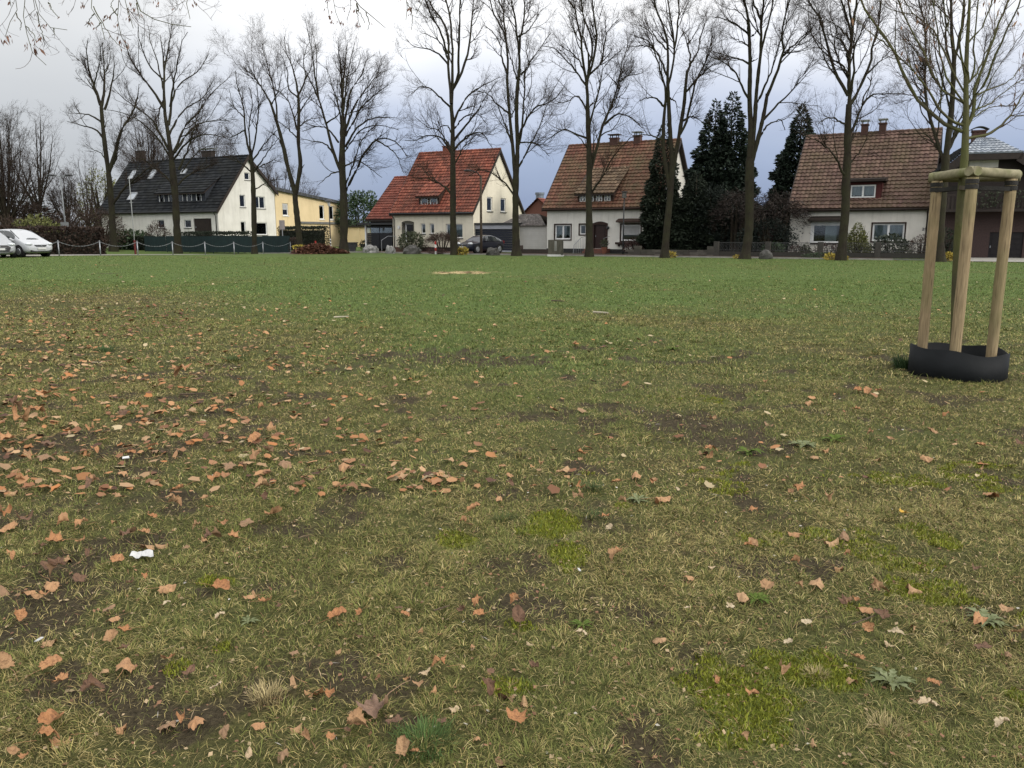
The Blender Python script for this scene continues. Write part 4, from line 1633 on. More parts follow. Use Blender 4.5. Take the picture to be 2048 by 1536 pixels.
# tree A (u 225)
px_tree('lime_tree', 'bare tree with lopped upright stems and a low limb across the dark roof', 225, tl(225),
        [([15, 14, 13, 11, 9, 8, 7], [(415, 1520), (410, 1400), (403, 1250), (385, 1050), (365, 900), (345, 720), (335, 600)])],
        [(6.5, [(335, 600), (325, 560), (290, 490), (230, 400)]), (6.5, [(330, 590), (300, 490), (265, 400), (240, 260), (250, 150)]), (6.5, [(335, 605), (352, 520), (355, 400), (345, 180)]),
         (5.5, [(355, 620), (385, 540), (405, 440), (420, 330), (412, 240)]), (5, [(345, 800), (300, 750), (220, 725), (110, 695)]), (4.5, [(335, 700), (290, 670), (240, 650), (115, 640)]),
         (9, [(385, 1030), (430, 880), (470, 750), (530, 650), (570, 550), (582, 450)]), (6, [(398, 1000), (435, 930), (430, 850), (470, 760)]), (6, [(410, 1240), (480, 1140), (550, 1080), (660, 990), (750, 950)]),
         (4, [(285, 470), (320, 330), (330, 230), (345, 180)]), (3, [(350, 760), (370, 700), (385, 690)]), (3, [(375, 960), (330, 900), (280, 880), (230, 840)]), (3, [(240, 290), (210, 270)])],
        21, cA, group=TG, extra=8, n1=90, n2=620, n3=2600)
# tree B (u 348)
px_tree('lime_tree', 'broad many-limbed bare tree standing before the dark roof\'s five-window dormer', 348, tl(348),
        [([17, 15, 14, 13, 10, 7], [(830, 1450), (825, 1320), (820, 1200), (800, 1000), (780, 830), (760, 700)])],
        [(8, [(765, 730), (745, 600), (745, 450), (745, 350), (735, 250), (720, 130)]), (5, [(800, 950), (720, 830), (600, 700), (480, 640), (370, 620)]), (6, [(775, 880), (700, 740), (640, 660), (500, 560), (410, 470)]),
         (6, [(745, 610), (690, 520), (600, 400), (520, 270), (490, 150)]), (4, [(745, 500), (700, 300), (660, 180), (640, 70)]), (4, [(745, 370), (780, 180), (800, 60)]), (6, [(775, 720), (800, 550), (850, 450), (960, 370), (1040, 250)]),
         (5, [(785, 600), (820, 380), (860, 180), (900, 110)]), (6, [(800, 920), (880, 730), (960, 650), (1050, 520), (1180, 400)]), (6, [(815, 900), (930, 740), (1060, 690), (1230, 685)]), (5, [(810, 940), (900, 830), (1000, 780), (1100, 790), (1200, 820)]),
         (5, [(840, 1010), (900, 880), (960, 680), (1000, 560)]), (4.5, [(838, 1110), (900, 1050), (1030, 990), (1120, 960)]), (4.5, [(822, 1160), (780, 1080), (700, 1010), (600, 940), (520, 960)]), (5, [(780, 780), (830, 680), (900, 600), (1000, 540), (1080, 400)]),
         (4, [(740, 560), (712, 640), (705, 760)]), (4, [(740, 420), (650, 330), (580, 150), (580, 60)]), (3, [(860, 1030), (960, 900), (1070, 850), (1240, 840)])],
        22, cA, group=TG, extra=16)
# tree C (u 507)
px_tree('lime_tree', 'slim knobbly bare tree in front of the white gable of the dark-roofed house', 507, tl(507),
        [([11, 11, 11, 10, 9, 7], [(220, 1440), (222, 1300), (220, 1200), (215, 1050), (207, 930), (195, 840)])],
        [(5.5, [(200, 880), (168, 760), (160, 620), (135, 500), (110, 400), (100, 330)]), (4.5, [(205, 900), (240, 720), (250, 560), (240, 430), (250, 340)]), (4, [(215, 920), (300, 800), (390, 700)]), (4.5, [(203, 900), (188, 700), (210, 560), (190, 440)]),
         (4, [(218, 1000), (300, 880), (390, 760)]), (3.5, [(222, 1110), (330, 1050), (420, 1040)]), (3.5, [(220, 980), (340, 920), (400, 930)]), (4, [(200, 990), (90, 900), (0, 850)]), (3.5, [(165, 720), (60, 770), (0, 745)]), (3, [(160, 640), (90, 560), (60, 450)])],
        23, cC, group=TG, extra=5, n1=80, n2=520, n3=2200, lenk=.85)
# tree D (u 597)
px_tree('lime_tree', 'bare tree forking low into two leaning stems before the yellow building', 597, tl(597),
        [([14, 13, 12, 11], [(525, 1480), (505, 1300), (492, 1180), (492, 1110)]), ([10, 9, 8, 6.5, 5], [(490, 1130), (440, 950), (415, 830), (375, 680), (330, 540)]), ([10, 9, 8, 7, 5], [(495, 1130), (525, 950), (512, 800), (515, 620), (512, 480)])],
        [(5, [(330, 540), (260, 420), (200, 350), (150, 300)]), (5, [(512, 480), (480, 330), (430, 200), (420, 110)]), (4.5, [(372, 670), (370, 560), (340, 400), (300, 260), (270, 140)]), (4.5, [(512, 490), (560, 380), (545, 270), (570, 160)]),
         (4.5, [(505, 720), (460, 560), (400, 480), (340, 440)]), (4, [(515, 610), (580, 510), (640, 450)]), (4, [(512, 510), (450, 450), (440, 330), (400, 230)]), (3.5, [(505, 770), (430, 700), (380, 660)]), (3.5, [(515, 700), (580, 650), (650, 640)]), (3.5, [(535, 970), (550, 945)]), (4, [(420, 860), (370, 760), (300, 720)]), (3.5, [(335, 560), (380, 460), (400, 360)])],
        24, cC, group=TG, extra=12, n1=130, n2=850, n3=3600)
# tree E (u 690)
px_tree('lime_tree', 'wide fan-shaped bare tree between the yellow building and the black carport gate', 690, tl(690),
        [([19, 17, 16, 15, 13, 11], [(805, 1510), (810, 1300), (805, 1100), (797, 950), (800, 800), (810, 700)])],
        [(8, [(805, 740), (800, 500), (815, 330), (830, 130)]), (8, [(785, 980), (740, 860), (700, 700), (640, 500), (560, 340), (500, 270)]), (5, [(645, 520), (620, 350), (600, 200), (570, 60)]), (7.5, [(825, 1110), (900, 960), (950, 860), (1040, 770), (1150, 800), (1230, 900)]),
         (5, [(815, 1090), (870, 950), (920, 800), (1000, 700)]), (6, [(790, 850), (785, 620), (725, 400), (690, 300)]), (6, [(810, 720), (850, 480), (930, 350), (970, 220)]), (6, [(815, 740), (880, 560), (980, 420), (1060, 330)]), (5.5, [(820, 760), (920, 580), (1010, 490), (1100, 420)]),
         (5.5, [(820, 830), (900, 700), (1010, 640), (1150, 640)]), (5, [(815, 860), (920, 720), (1050, 690), (1170, 720)]), (4.5, [(775, 800), (700, 710), (620, 700), (540, 730)]), (5, [(750, 890), (690, 810), (600, 790), (540, 780)]), (4.5, [(810, 960), (900, 920), (980, 970), (1060, 1030)]),
         (4, [(785, 990), (720, 1010), (640, 1080)]), (6, [(802, 560), (790, 330), (770, 130)]), (5, [(805, 600), (840, 330), (880, 150)]), (4, [(690, 680), (770, 620), (790, 540), (740, 480)]), (4, [(1010, 780), (1080, 820), (1150, 880), (1200, 1000)])],
        25, cC, group=TG, extra=20, n1=190, n2=1300, n3=5200)
# tree F (u 905)
px_tree('lime_tree', 'tall bare tree in front of the red tiled roof', 905, tl(905),
        [([17, 14, 13, 12, 11, 10, 8], [(608, 2610), (595, 2300), (594, 2000), (592, 1700), (590, 1500), (590, 1250), (572, 1080)])],
        [(8, [(578, 1150), (572, 1000), (590, 900), (590, 700), (590, 500), (570, 300), (560, 150), (520, 0)]), (7, [(572, 1060), (570, 950), (545, 750), (545, 500), (545, 380), (500, 230), (420, 110), (340, 0)]), (7, [(590, 920), (610, 860), (650, 780), (650, 550), (660, 350), (660, 150), (670, 0)]),
         (6.5, [(600, 900), (690, 720), (750, 520), (775, 350), (790, 150), (800, 60)]), (5, [(545, 660), (440, 550), (330, 500), (190, 475), (120, 400)]), (4.5, [(540, 600), (490, 480), (420, 400), (300, 340)]), (5, [(540, 550), (470, 330), (410, 220), (330, 60)]),
         (5, [(570, 1100), (450, 990), (350, 900), (240, 900), (170, 960)]), (6, [(595, 1270), (660, 1120), (760, 970), (900, 880), (1070, 790)]), (5.5, [(605, 1440), (720, 1290), (830, 1160), (950, 960), (1050, 830)]), (4.5, [(600, 1320), (720, 1190), (840, 1165), (950, 1280)]),
         (5.5, [(600, 1540), (740, 1390), (850, 1355), (910, 1380), (1000, 1520)]), (5.5, [(590, 1600), (480, 1420), (380, 1390), (290, 1400), (230, 1430), (100, 1440)]), (4.5, [(588, 1540), (450, 1340), (330, 1300), (200, 1190)]),
         (5, [(592, 2000), (500, 1905), (400, 1850), (310, 1825), (150, 1850)]), (4.5, [(600, 1700), (720, 1480), (850, 1370)]), (4, [(585, 1380), (540, 1290), (470, 1300), (420, 1360)])],
        26, cF, group=TG, extra=18, n1=190, n2=1250, n3=5200)
# tree G (u 1035)
px_tree('lime_tree', 'tall bare tree with two parallel stems beside the red-roofed house\'s dark garage', 1035, tl(1035),
        [([17, 15, 14, 14], [(1245, 2610), (1235, 2300), (1235, 2000), (1240, 1700)]), ([10, 9, 8, 8, 7], [(1245, 1750), (1255, 1500), (1245, 1200), (1250, 950), (1275, 700)]), ([8, 7, 6.5, 6, 5.5], [(1225, 1750), (1205, 1500), (1180, 1250), (1160, 1000), (1147, 800)])],
        [(6.5, [(1275, 700), (1270, 500), (1245, 350), (1220, 150), (1190, 0)]), (6, [(1147, 820), (1150, 600), (1140, 400), (1115, 250), (1110, 100), (1060, 0)]), (5, [(1275, 540), (1290, 350), (1320, 200), (1330, 30)]), (5, [(1145, 750), (1090, 580), (1075, 450), (1000, 330), (900, 250)]),
         (5, [(1142, 440), (1080, 250), (1000, 120), (970, 0)]), (4.5, [(1260, 840), (1200, 650), (1165, 540), (1150, 480)]), (6, [(1270, 1480), (1310, 1200), (1330, 900), (1320, 750), (1400, 600), (1500, 480), (1560, 370), (1600, 330)]), (6, [(1260, 1420), (1350, 1220), (1450, 1090), (1550, 1065), (1650, 1000), (1740, 860)]),
         (5.5, [(1250, 1740), (1360, 1530), (1430, 1400), (1500, 1250), (1550, 1080)]), (5, [(1165, 1160), (1060, 1080), (960, 970), (850, 930)]), (5, [(1200, 1480), (1120, 1270), (1060, 1100), (1000, 1030)]), (4.5, [(1290, 770), (1370, 670), (1340, 520), (1350, 400)]),
         (4, [(1270, 1460), (1400, 1460), (1480, 1500), (1580, 1600)]), (5, [(1225, 2010), (1100, 1850), (900, 1740), (750, 1800)]), (4, [(1250, 380), (1360, 320), (1440, 200), (1500, 100)]), (4, [(1170, 1250), (1230, 1100), (1200, 950)])],
        27, cF, group=TG, extra=18, n1=190, n2=1250, n3=5200)
# tree H (u 1180)
px_tree('lime_tree', 'bare tree in front of the arched brown door of the brown-roofed house', 1180, tl(1180),
        [([17, 15, 14, 13, 12, 10, 9], [(570, 2480), (570, 2200), (565, 1900), (570, 1650), (568, 1450), (560, 1250), (552, 1000)])],
        [(8, [(553, 1020), (550, 800), (560, 700), (590, 640), (630, 500), (640, 350), (620, 200), (600, 40)]), (6.5, [(548, 850), (510, 600), (490, 400), (470, 250), (420, 70), (370, 0)]), (5.5, [(558, 740), (560, 550), (540, 450), (500, 300), (520, 150)]),
         (5.5, [(562, 740), (680, 600), (715, 420), (750, 290), (860, 180)]), (5.5, [(560, 700), (600, 500), (580, 330), (510, 150), (490, 0)]), (5, [(545, 830), (450, 700), (330, 560), (230, 460), (110, 440)]), (4.5, [(530, 700), (430, 530), (340, 470), (270, 420)]),
         (8.5, [(580, 1650), (640, 1420), (680, 1280), (720, 1150), (780, 1010), (850, 820), (880, 620), (930, 480), (940, 340)]), (5.5, [(572, 1200), (640, 950), (670, 820), (700, 660), (790, 560), (880, 470)]), (4, [(868, 780), (940, 730), (1050, 710)]), (4, [(570, 1030), (640, 930), (660, 830)]),
         (5.5, [(715, 1195), (810, 1110), (900, 1100), (1000, 1150), (1080, 1230)]), (5, [(558, 1090), (500, 980), (440, 920), (370, 970), (220, 1000)]), (5.5, [(562, 1330), (440, 1290), (330, 1240), (200, 1320), (100, 1390)]), (4, [(565, 1440), (480, 1330), (420, 1290)]),
         (5.5, [(575, 1620), (610, 1400), (610, 1250), (595, 1150)]), (5, [(590, 1850), (720, 1650), (800, 1500), (985, 1310)]), (4, [(860, 850), (790, 760), (720, 700)])],
        28, cH, group=TG, extra=18, n1=190, n2=1250, n3=5200)
# tree I (u 1335)
px_tree('lime_tree', 'bare tree with a dark evergreen column behind it at the brown-roofed house\'s right end', 1335, tl(1335),
        [([17, 15, 15, 14, 13], [(1292, 2500), (1310, 2250), (1340, 1950), (1355, 1750), (1365, 1550)]), ([9, 8, 7, 6.5], [(1340, 1800), (1290, 1500), (1280, 1250), (1298, 1000)]), ([10, 9, 8, 7], [(1365, 1560), (1345, 1250), (1332, 1000), (1322, 780)]), ([9, 8.5, 8, 7, 6], [(1380, 1600), (1440, 1250), (1480, 1000), (1492, 850), (1510, 680)])],
        [(6, [(1298, 1000), (1300, 850), (1265, 720), (1220, 560), (1190, 450), (1170, 320), (1050, 240)]), (6.5, [(1322, 790), (1320, 450), (1290, 280), (1230, 130), (1200, 0)]), (5.5, [(1325, 820), (1370, 650), (1385, 480), (1370, 300), (1350, 150), (1320, 0)]), (5, [(1388, 460), (1410, 300), (1430, 120), (1430, 0)]),
         (5.5, [(1510, 690), (1540, 600), (1510, 420), (1460, 270)]), (5, [(1530, 620), (1610, 500), (1640, 350), (1690, 200)]), (6.5, [(1440, 1290), (1500, 1180), (1540, 1000), (1590, 800), (1680, 600), (1740, 400), (1740, 260)]), (5, [(1500, 880), (1600, 760), (1720, 650), (1840, 600)]),
         (5, [(1470, 1160), (1560, 1120), (1660, 1170)]), (5, [(1285, 1020), (1200, 940), (1130, 940), (1050, 970)]), (5, [(1315, 720), (1260, 580), (1190, 470), (1080, 440), (960, 450)]), (4, [(1190, 460), (1110, 380), (1000, 350)]), (4, [(1338, 940), (1400, 980), (1410, 1050)]),
         (4, [(1320, 480), (1230, 390), (1160, 290), (1100, 180)]), (4.5, [(1280, 1350), (1180, 1310), (1080, 1290), (980, 1320)]), (4, [(1510, 440), (1600, 300), (1640, 220)])],
        29, cH, group=TG, extra=16, n1=180, n2=1200, n3=5000)
# tree J (u 1495)
px_tree('lime_tree', 'bare tree with three close upright stems between the two dark conifers', 1495, tl(1495),
        [([19, 18, 18, 18, 18], [(330, 2480), (370, 2250), (380, 2000), (380, 1750), (385, 1520)]), ([11, 11, 10, 8, 7], [(375, 1540), (390, 1250), (380, 950), (385, 650), (380, 400)]), ([10, 9, 8, 7.5], [(395, 1540), (430, 1150), (445, 900), (470, 650)]), ([10, 9, 8, 7], [(400, 1560), (460, 1340), (520, 1080), (550, 900)])],
        [(7, [(380, 420), (370, 200), (330, 0)]), (7, [(470, 650), (490, 450), (490, 200), (520, 30)]), (7, [(548, 920), (620, 750), (680, 580), (710, 480), (690, 350), (720, 150), (760, 20)]), (5.5, [(455, 980), (540, 800), (600, 650), (650, 470), (690, 350)]), (5.5, [(485, 510), (530, 350), (560, 230), (600, 30)]),
         (5.5, [(378, 980), (310, 830), (240, 690), (130, 600), (0, 540)]), (6, [(515, 1150), (620, 1030), (770, 890), (860, 770), (930, 670), (1000, 550)]), (5.5, [(475, 1320), (560, 1200), (620, 1170), (680, 1150), (720, 1250)]), (5, [(380, 620), (270, 560), (170, 540), (30, 490)]),
         (5, [(375, 340), (260, 240), (130, 180), (20, 160)]), (5, [(695, 540), (800, 440), (890, 350), (980, 270)]), (4, [(720, 510), (830, 500), (950, 470)]), (5, [(378, 360), (340, 180), (230, 80)]), (5, [(488, 190), (440, 60), (410, 0)]), (4, [(400, 350), (470, 280)]), (4, [(385, 600), (460, 560)]), (4, [(380, 450), (300, 400), (200, 360)])],
        30, cJ, group=TG, extra=18, n1=190, n2=1250, n3=5200)
# tree K (u 1690)
px_tree('lime_tree', 'bare tree between the two ground floor windows of the weathered-roof house', 1690, tl(1690),
        [([19, 18, 17, 17, 16, 15, 12], [(1255, 2490), (1280, 2250), (1300, 2000), (1305, 1750), (1320, 1500), (1322, 1250), (1335, 1000)])],
        [(9, [(1335, 1020), (1335, 700), (1350, 450), (1360, 330), (1310, 150), (1260, 0)]), (7, [(1358, 360), (1390, 150), (1410, 0)]), (6.5, [(1345, 920), (1385, 650), (1385, 450), (1440, 330), (1500, 180)]), (7.5, [(1345, 1010), (1460, 800), (1540, 600), (1560, 430), (1610, 270), (1640, 30)]), (5, [(1500, 710), (1620, 600), (1740, 480)]),
         (7, [(1330, 1330), (1440, 1060), (1490, 900), (1550, 800), (1510, 740)]), (5, [(1460, 1000), (1560, 910), (1680, 900), (1830, 900)]), (7, [(1325, 920), (1250, 780), (1180, 650), (1150, 520), (1100, 350), (1050, 180), (950, 0)]), (5.5, [(1330, 720), (1240, 600), (1070, 570)]), (5, [(1340, 570), (1270, 400), (1190, 350), (1090, 330)]),
         (5, [(1352, 400), (1250, 270), (1120, 190)]), (5, [(1320, 1210), (1200, 1140), (1110, 1140), (1040, 1190)]), (5, [(1325, 1420), (1400, 1250), (1420, 1150)]), (6, [(1300, 1720), (1200, 1500), (1060, 1370), (900, 1300)]), (5, [(1320, 1600), (1440, 1450), (1510, 1320)]), (5, [(1365, 250), (1340, 100), (1330, 0)])],
        31, cJ, group=TG, extra=18, n1=190, n2=1250, n3=5200)
# tree L (u 1885)
px_tree('lime_tree', 'bare tree behind the staked young tree, at the corner of the weathered-roof house', 1885, tl(1885),
        [([21, 20, 19, 18, 16], [(580, 2350), (585, 2100), (600, 1850), (625, 1600), (640, 1400)]), ([13, 11, 10, 9], [(640, 1420), (690, 1000), (705, 750), (715, 500)])],
        [(8, [(715, 520), (690, 250), (690, 0)]), (8, [(630, 1480), (520, 1150), (470, 950), (455, 700), (460, 450), (440, 200), (400, 0)]), (6.5, [(715, 560), (770, 300), (800, 150), (800, 0)]), (6, [(655, 1350), (740, 1150), (800, 1000), (880, 800)]), (5.5, [(640, 1450), (480, 1230), (400, 1210), (200, 1210)]),
         (5.5, [(700, 640), (640, 400), (640, 200), (620, 0)]), (6, [(650, 1380), (720, 1250), (800, 1080), (880, 900), (950, 700), (1010, 300)]), (5, [(470, 960), (400, 880), (250, 850)]), (5, [(690, 1000), (600, 700), (540, 450), (520, 100)]), (5, [(460, 600), (340, 420), (250, 300)])],
        32, cL, group=TG, extra=16, n1=170, n2=1150, n3=4600)

# ------------------------------------------------------------------ bare trees of the background
def free_tree(name, label, u, Y, hpx, wpx, seed, stems=1, fan=30, group=None, trunk_w=.28, mt=BARK2, mtw=TWIG2, fork=.25, n=14, up=.3, n1=150, n2=900, n3=3000, thick=1.6, zb=None, lenk=None, cat='tree'):
    rng = np.random.default_rng(seed)
    B = at(u, 490, Y)
    z0 = float(gz(B.x, B.y)) if zb is None else zb
    top = at(u, hpx, Y).z - z0
    wd = wpx * Y / 1630 / 2
    base = np.array([B.x, B.y, z0])
    tk, lb = [], []
    fz = top * fork
    for s_ in range(stems):
        a = rng.uniform(0, 6.28)
        sx = 0 if stems == 1 else rng.uniform(.2, .6)
        tk.append(([base + [0, 0, -.2], base + [sx * .3 * math.cos(a), sx * .3 * math.sin(a), fz * .5], base + [sx * math.cos(a), sx * math.sin(a), fz + top * .12]], [trunk_w, trunk_w * .85, trunk_w * .65]))
    for i in range(n):
        a = 2.4 * i + rng.uniform(-.3, .3)
        rad = wd * rng.uniform(.55, 1.0)
        zt = top * rng.uniform(.70, 1.0) if i % 3 else top * rng.uniform(.92, 1.0)
        if i % 3 == 0:
            rad *= .4
        else:
            zt = top * (1 - .45 * (rad / wd) ** 2) * rng.uniform(.85, 1)
        st = fz + top * .10 * rng.random()
        d = np.array([math.cos(a), math.sin(a), 0])
        P = [base + [0, 0, st], base + d * rad * .38 + [0, 0, st + (zt - st) * .30], base + d * rad * .75 + [0, 0, st + (zt - st) * .64], base + d * rad + [0, 0, zt]]
        lb.append((P, [trunk_w * .5, trunk_w * .34, trunk_w * .2, .015]))
    return bare_tree(name, label, tuple(base), tk, lb, seed, group, extra=n, n1=n1, n2=n2, n3=n3, mt=mt, mtw=mtw, lenk=lenk or max(.6, top / 11), thick=thick, cat=cat, knob=.04)


free_tree('bare_tree', 'dense rounded bare tree with a brush-like crown at the left edge of the picture', 18, 74, 228, 150, 51, stems=3, trunk_w=.15, fork=.15, n=46, n1=320, n2=1800, n3=5000, thick=1.8)
free_tree('bare_tree', 'slender bare tree rising behind the left hedge next to the dense rounded tree', 85, 82, 218, 130, 52, fork=.22, n=9, thick=1.3, trunk_w=.22, n1=80, n2=320, n3=900)
free_tree('bare_tree', 'low bare tree behind the hedge, left of the lopped tree and the dark roof', 180, 95, 318, 130, 53, fork=.2, n=10, thick=1.5, trunk_w=.17, n1=100, n2=520, n3=1500)
free_tree('bare_tree', 'reddish bare tree showing over the dark roof between its two chimneys', 308, 118, 232, 110, 54, fork=.3, n=16, thick=2.4, n1=200, n2=1300, n3=3600)
free_tree('bare_tree', 'wide bare tree showing over the dark roof\'s right chimney', 425, 122, 262, 170, 55, fork=.3, n=18, thick=2.4, n1=200, n2=1300, n3=3600)
free_tree('bare_tree', 'brown bare tree rising behind the roof edge of the yellow building', 565, 125, 335, 160, 56, fork=.3, n=16, thick=2.6, n1=200, n2=1300, n3=4200)
free_tree('bare_tree', 'small bare tree with twisting limbs behind the lamp post with the name plate', 140, 88, 340, 90, 57, fork=.2, n=10, thick=1.8, trunk_w=.18)
# ------------------------------------------------------------------ evergreens, shrubs, hedges
def leaf_mat(name, c1, c2, rough=.7, spec=.25):
    if name in MATS:
        return MATS[name]
    m, n = new_mat(name, rough, spec)
    c = n.ramp(n.attr('tone'), [(0, c1), (1, c2)])
    f = n.noise(1.2, 3, .6, n.obj())
    n.l(n.mix(n.ramp(f, [(.35, 0), (.65, .5)]), c, tuple(q * .7 for q in c1)), n.b.inputs['Base Color'])
    return m


def cards(P, D, Nn, ln, wd, rng):
    """leaf-like diamonds at P along D, width direction from Nn"""
    D = D / (np.linalg.norm(D, axis=1, keepdims=True) + 1e-9)
    W = np.cross(D, Nn)
    W /= np.linalg.norm(W, axis=1, keepdims=True) + 1e-9
    n = len(P)
    U = np.cross(W, D)
    V = np.stack([P, P + D * (ln * .45)[:, None] + W * (wd * .5)[:, None] + U * (ln * .06)[:, None], P + D * ln[:, None], P + D * (ln * .45)[:, None] - W * (wd * .5)[:, None] + U * (ln * .06)[:, None]], 1)
    q = np.arange(n * 4).reshape(n, 4)
    return V.reshape(-1, 3), q


def unit(rng, n):
    v = rng.normal(size=(n, 3))
    return v / np.linalg.norm(v, axis=1, keepdims=True)


def conifer(name, label, u, Y, hpx, wpx, seed, m, n=9000, peaks=((0, 1.0),), zb=None, base_frac=.03, group=None, power=.85, droop=.5, cat='conifer', ragged=.45, ln=(.22, .55)):
    rng = np.random.default_rng(seed)
    B = at(u, 490, Y)
    z0 = float(gz(B.x, B.y)) if zb is None else zb
    h = at(u, hpx, Y).z - z0
    r = wpx * Y / 1630 / 2
    e = thing(name, label, cat, (B.x, B.y, z0), 0, group)
    mb = MB()
    for dx, hh in peaks:
        mb.tube([(dx * r * .3, 0, -.2), (dx * r, 0, h * .45), (dx * r, 0, h * hh * .95)], [.22, .14, .02], 7)
    mb.build('trunk', BARK2, e, True)
    k = rng.integers(0, len(peaks), n)
    pk = np.array(peaks)
    t = base_frac + (1 - base_frac) * (1 - np.sqrt(rng.random(n)))
    hh = pk[k, 1] * h
    off = pk[k, 0] * r
    a = rng.random(n) * 2 * np.pi
    tier = .84 + ragged * (vnoise(t * 16 + 3 * k, a * 1.6, seed) - .2) + .12 * np.cos(t * hh * 5.0)
    rr = np.maximum(.06, r * (1 - np.abs(off) / r * .35) * (1 - t) ** power * tier)
    q_ = .35 + .65 * rng.random(n) ** .45
    x, y = off * np.minimum(1, .4 + t) + rr * q_ * np.cos(a), rr * q_ * np.sin(a)
    z = t * hh - q_ * rr * droop * .35
    P = np.stack([x, y, np.maximum(z, .05)], 1)
    D = np.stack([np.cos(a), np.sin(a), np.full(n, .15)], 1) + rng.normal(size=(n, 3)) * .45
    D[:, 2] -= droop * rng.random(n) * q_
    D[:, 2] += 1.2 * (t > .94)
    lnn = (ln[0] + (ln[1] - ln[0]) * rng.random(n)) * (1.1 - .5 * t)
    V, q = cards(P, D, unit(rng, n), lnn, lnn * .46, rng)
    np_mesh('crown', V, q, None, m, e, {'tone': ('FACE', 'FLOAT', np.clip(rng.random(n) * .7 + .3 * (q_ > .85), 0, 1))})
    return e


def shrub(name, label, loc, rad, seed, m, n=900, leaf=.10, group=None, cat='shrub', stems=7, shape='ball', lumps=5, stemm=None, bare=False, aspect=.5):
    """rad=(rx,ry,h)"""
    rng = np.random.default_rng(seed)
    e = thing(name, label, cat, tuple(loc), 0, group)
    rx, ry, h = rad
    mb = MB()
    for i in range(stems):
        a = rng.random() * 6.28
        f = rng.uniform(.2, .8)
        mb.tube([(rx * .12 * math.cos(a), ry * .12 * math.sin(a), -.08), (rx * f * .6 * math.cos(a), ry * f * .6 * math.sin(a), h * .45), (rx * f * math.cos(a), ry * f * math.sin(a), h * rng.uniform(.7, .92))], [.03 * h + .008, .02 * h + .005, .004], 5)
    mb.build('stem', stemm or BARK2, e)
    L = rng.normal(size=(lumps, 3)) * .35
    L[:, 2] = np.abs(L[:, 2])
    d = unit(rng, n)
    q_ = .45 + .55 * rng.random(n) ** .5
    bump_ = 1 + .38 * (fbm(d[:, 0] * 2.2 + seed, d[:, 1] * 2.2 + d[:, 2] * 2.7, seed) - .5) * 2
    if shape == 'cone':
        t = 1 - np.sqrt(rng.random(n))
        a = rng.random(n) * 6.28
        rr = (1 - t) ** .8 * bump_
        P = np.stack([rx * rr * q_ * np.cos(a), ry * rr * q_ * np.sin(a), h * (.03 + .97 * t)], 1)
        D = np.stack([np.cos(a), np.sin(a), np.full(n, .7)], 1) + rng.normal(size=(n, 3)) * .5
    elif shape == 'umbrella':
        P = np.stack([rx * d[:, 0] * q_ * bump_, ry * d[:, 1] * q_ * bump_, h * (.62 + .36 * np.abs(d[:, 2]) * q_ * bump_) - .30 * h * (np.hypot(d[:, 0], d[:, 1]) * q_) ** 3 * rng.random(n)], 1)
        D = np.stack([d[:, 0], d[:, 1], -.5 * rng.random(n)], 1) + rng.normal(size=(n, 3)) * .5
    else:
        P = np.stack([rx * d[:, 0] * q_ * bump_, ry * d[:, 1] * q_ * bump_, h * (.5 + .5 * d[:, 2] * q_ * bump_)], 1)
        D = d + rng.normal(size=(n, 3)) * .6
    P[:, 2] = np.maximum(P[:, 2], .02)
    ln = leaf * (.6 + .8 * rng.random(n))
    V, q = cards(P, D, unit(rng, n), ln, ln * aspect, rng)
    np_mesh('foliage', V, q, None, m, e, {'tone': ('FACE', 'FLOAT', rng.random(n))})
    return e


def hedge(name, label, A, B, thick, h, seed, m, n=5000, leaf=.12, cat='hedge', z=None):
    """clipped hedge from A to B (world points)"""
    rng = np.random.default_rng(seed)
    A, B = Vector(A), Vector(B)
    z0 = min(A.z, B.z) if z is None else z
    d = B - A
    d.z = 0
    L = d.length
    e = thing(name, label, cat, (A.x, A.y, z0), math.atan2(d.y, d.x))
    mb = MB()
    nseg = max(2, int(L / 1.0))
    for i in range(nseg):
        mb.tube([(L * (i + .5) / nseg, rng.uniform(-.1, .1), -.1), (L * (i + .5) / nseg + rng.uniform(-.2, .2), 0, h * .8)], [.035, .012], 5)
    mb.build('stem', BARK2, e)
    f = rng.random(n)
    face = np.where(f < .55, 0, np.where(f < .82, 1, np.where(f < .91, 2, 3)))
    x, y, zz = rng.random(n) * L, (rng.random(n) - .5) * thick, rng.random(n) * h
    dep = rng.random(n) ** 1.6 * .22
    wob = .14 * (fbm(x * 1.1, zz * 1.1, seed) - .5)
    sgn = np.where(rng.random(n) < .72, -1, 1)
    y = np.where(face == 0, sgn * (thick / 2 - dep + wob), y)
    zz = np.where(face == 1, h - dep + .16 * (fbm(x * .8, y, seed + 3) - .5), zz)
    x = np.where(face == 2, dep, np.where(face == 3, L - dep, x))
    N_ = np.zeros((n, 3))
    N_[:, 1] = np.where(face == 0, sgn, 0)
    N_[:, 2] = np.where(face == 1, 1, 0)
    N_[:, 0] = np.where(face == 2, -1, np.where(face == 3, 1, 0))
    D = N_ * .5 + rng.normal(size=(n, 3)) * .6
    D[:, 2] += .25
    ln = leaf * (.6 + .8 * rng.random(n))
    V, q = cards(np.stack([x, y, zz], 1), D, unit(rng, n), ln, ln * .55, rng)
    # the dense inner mass
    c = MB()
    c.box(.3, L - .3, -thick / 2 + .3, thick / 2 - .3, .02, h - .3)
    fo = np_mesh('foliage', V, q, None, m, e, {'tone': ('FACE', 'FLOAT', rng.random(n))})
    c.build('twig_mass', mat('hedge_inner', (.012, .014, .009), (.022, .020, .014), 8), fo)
    return e


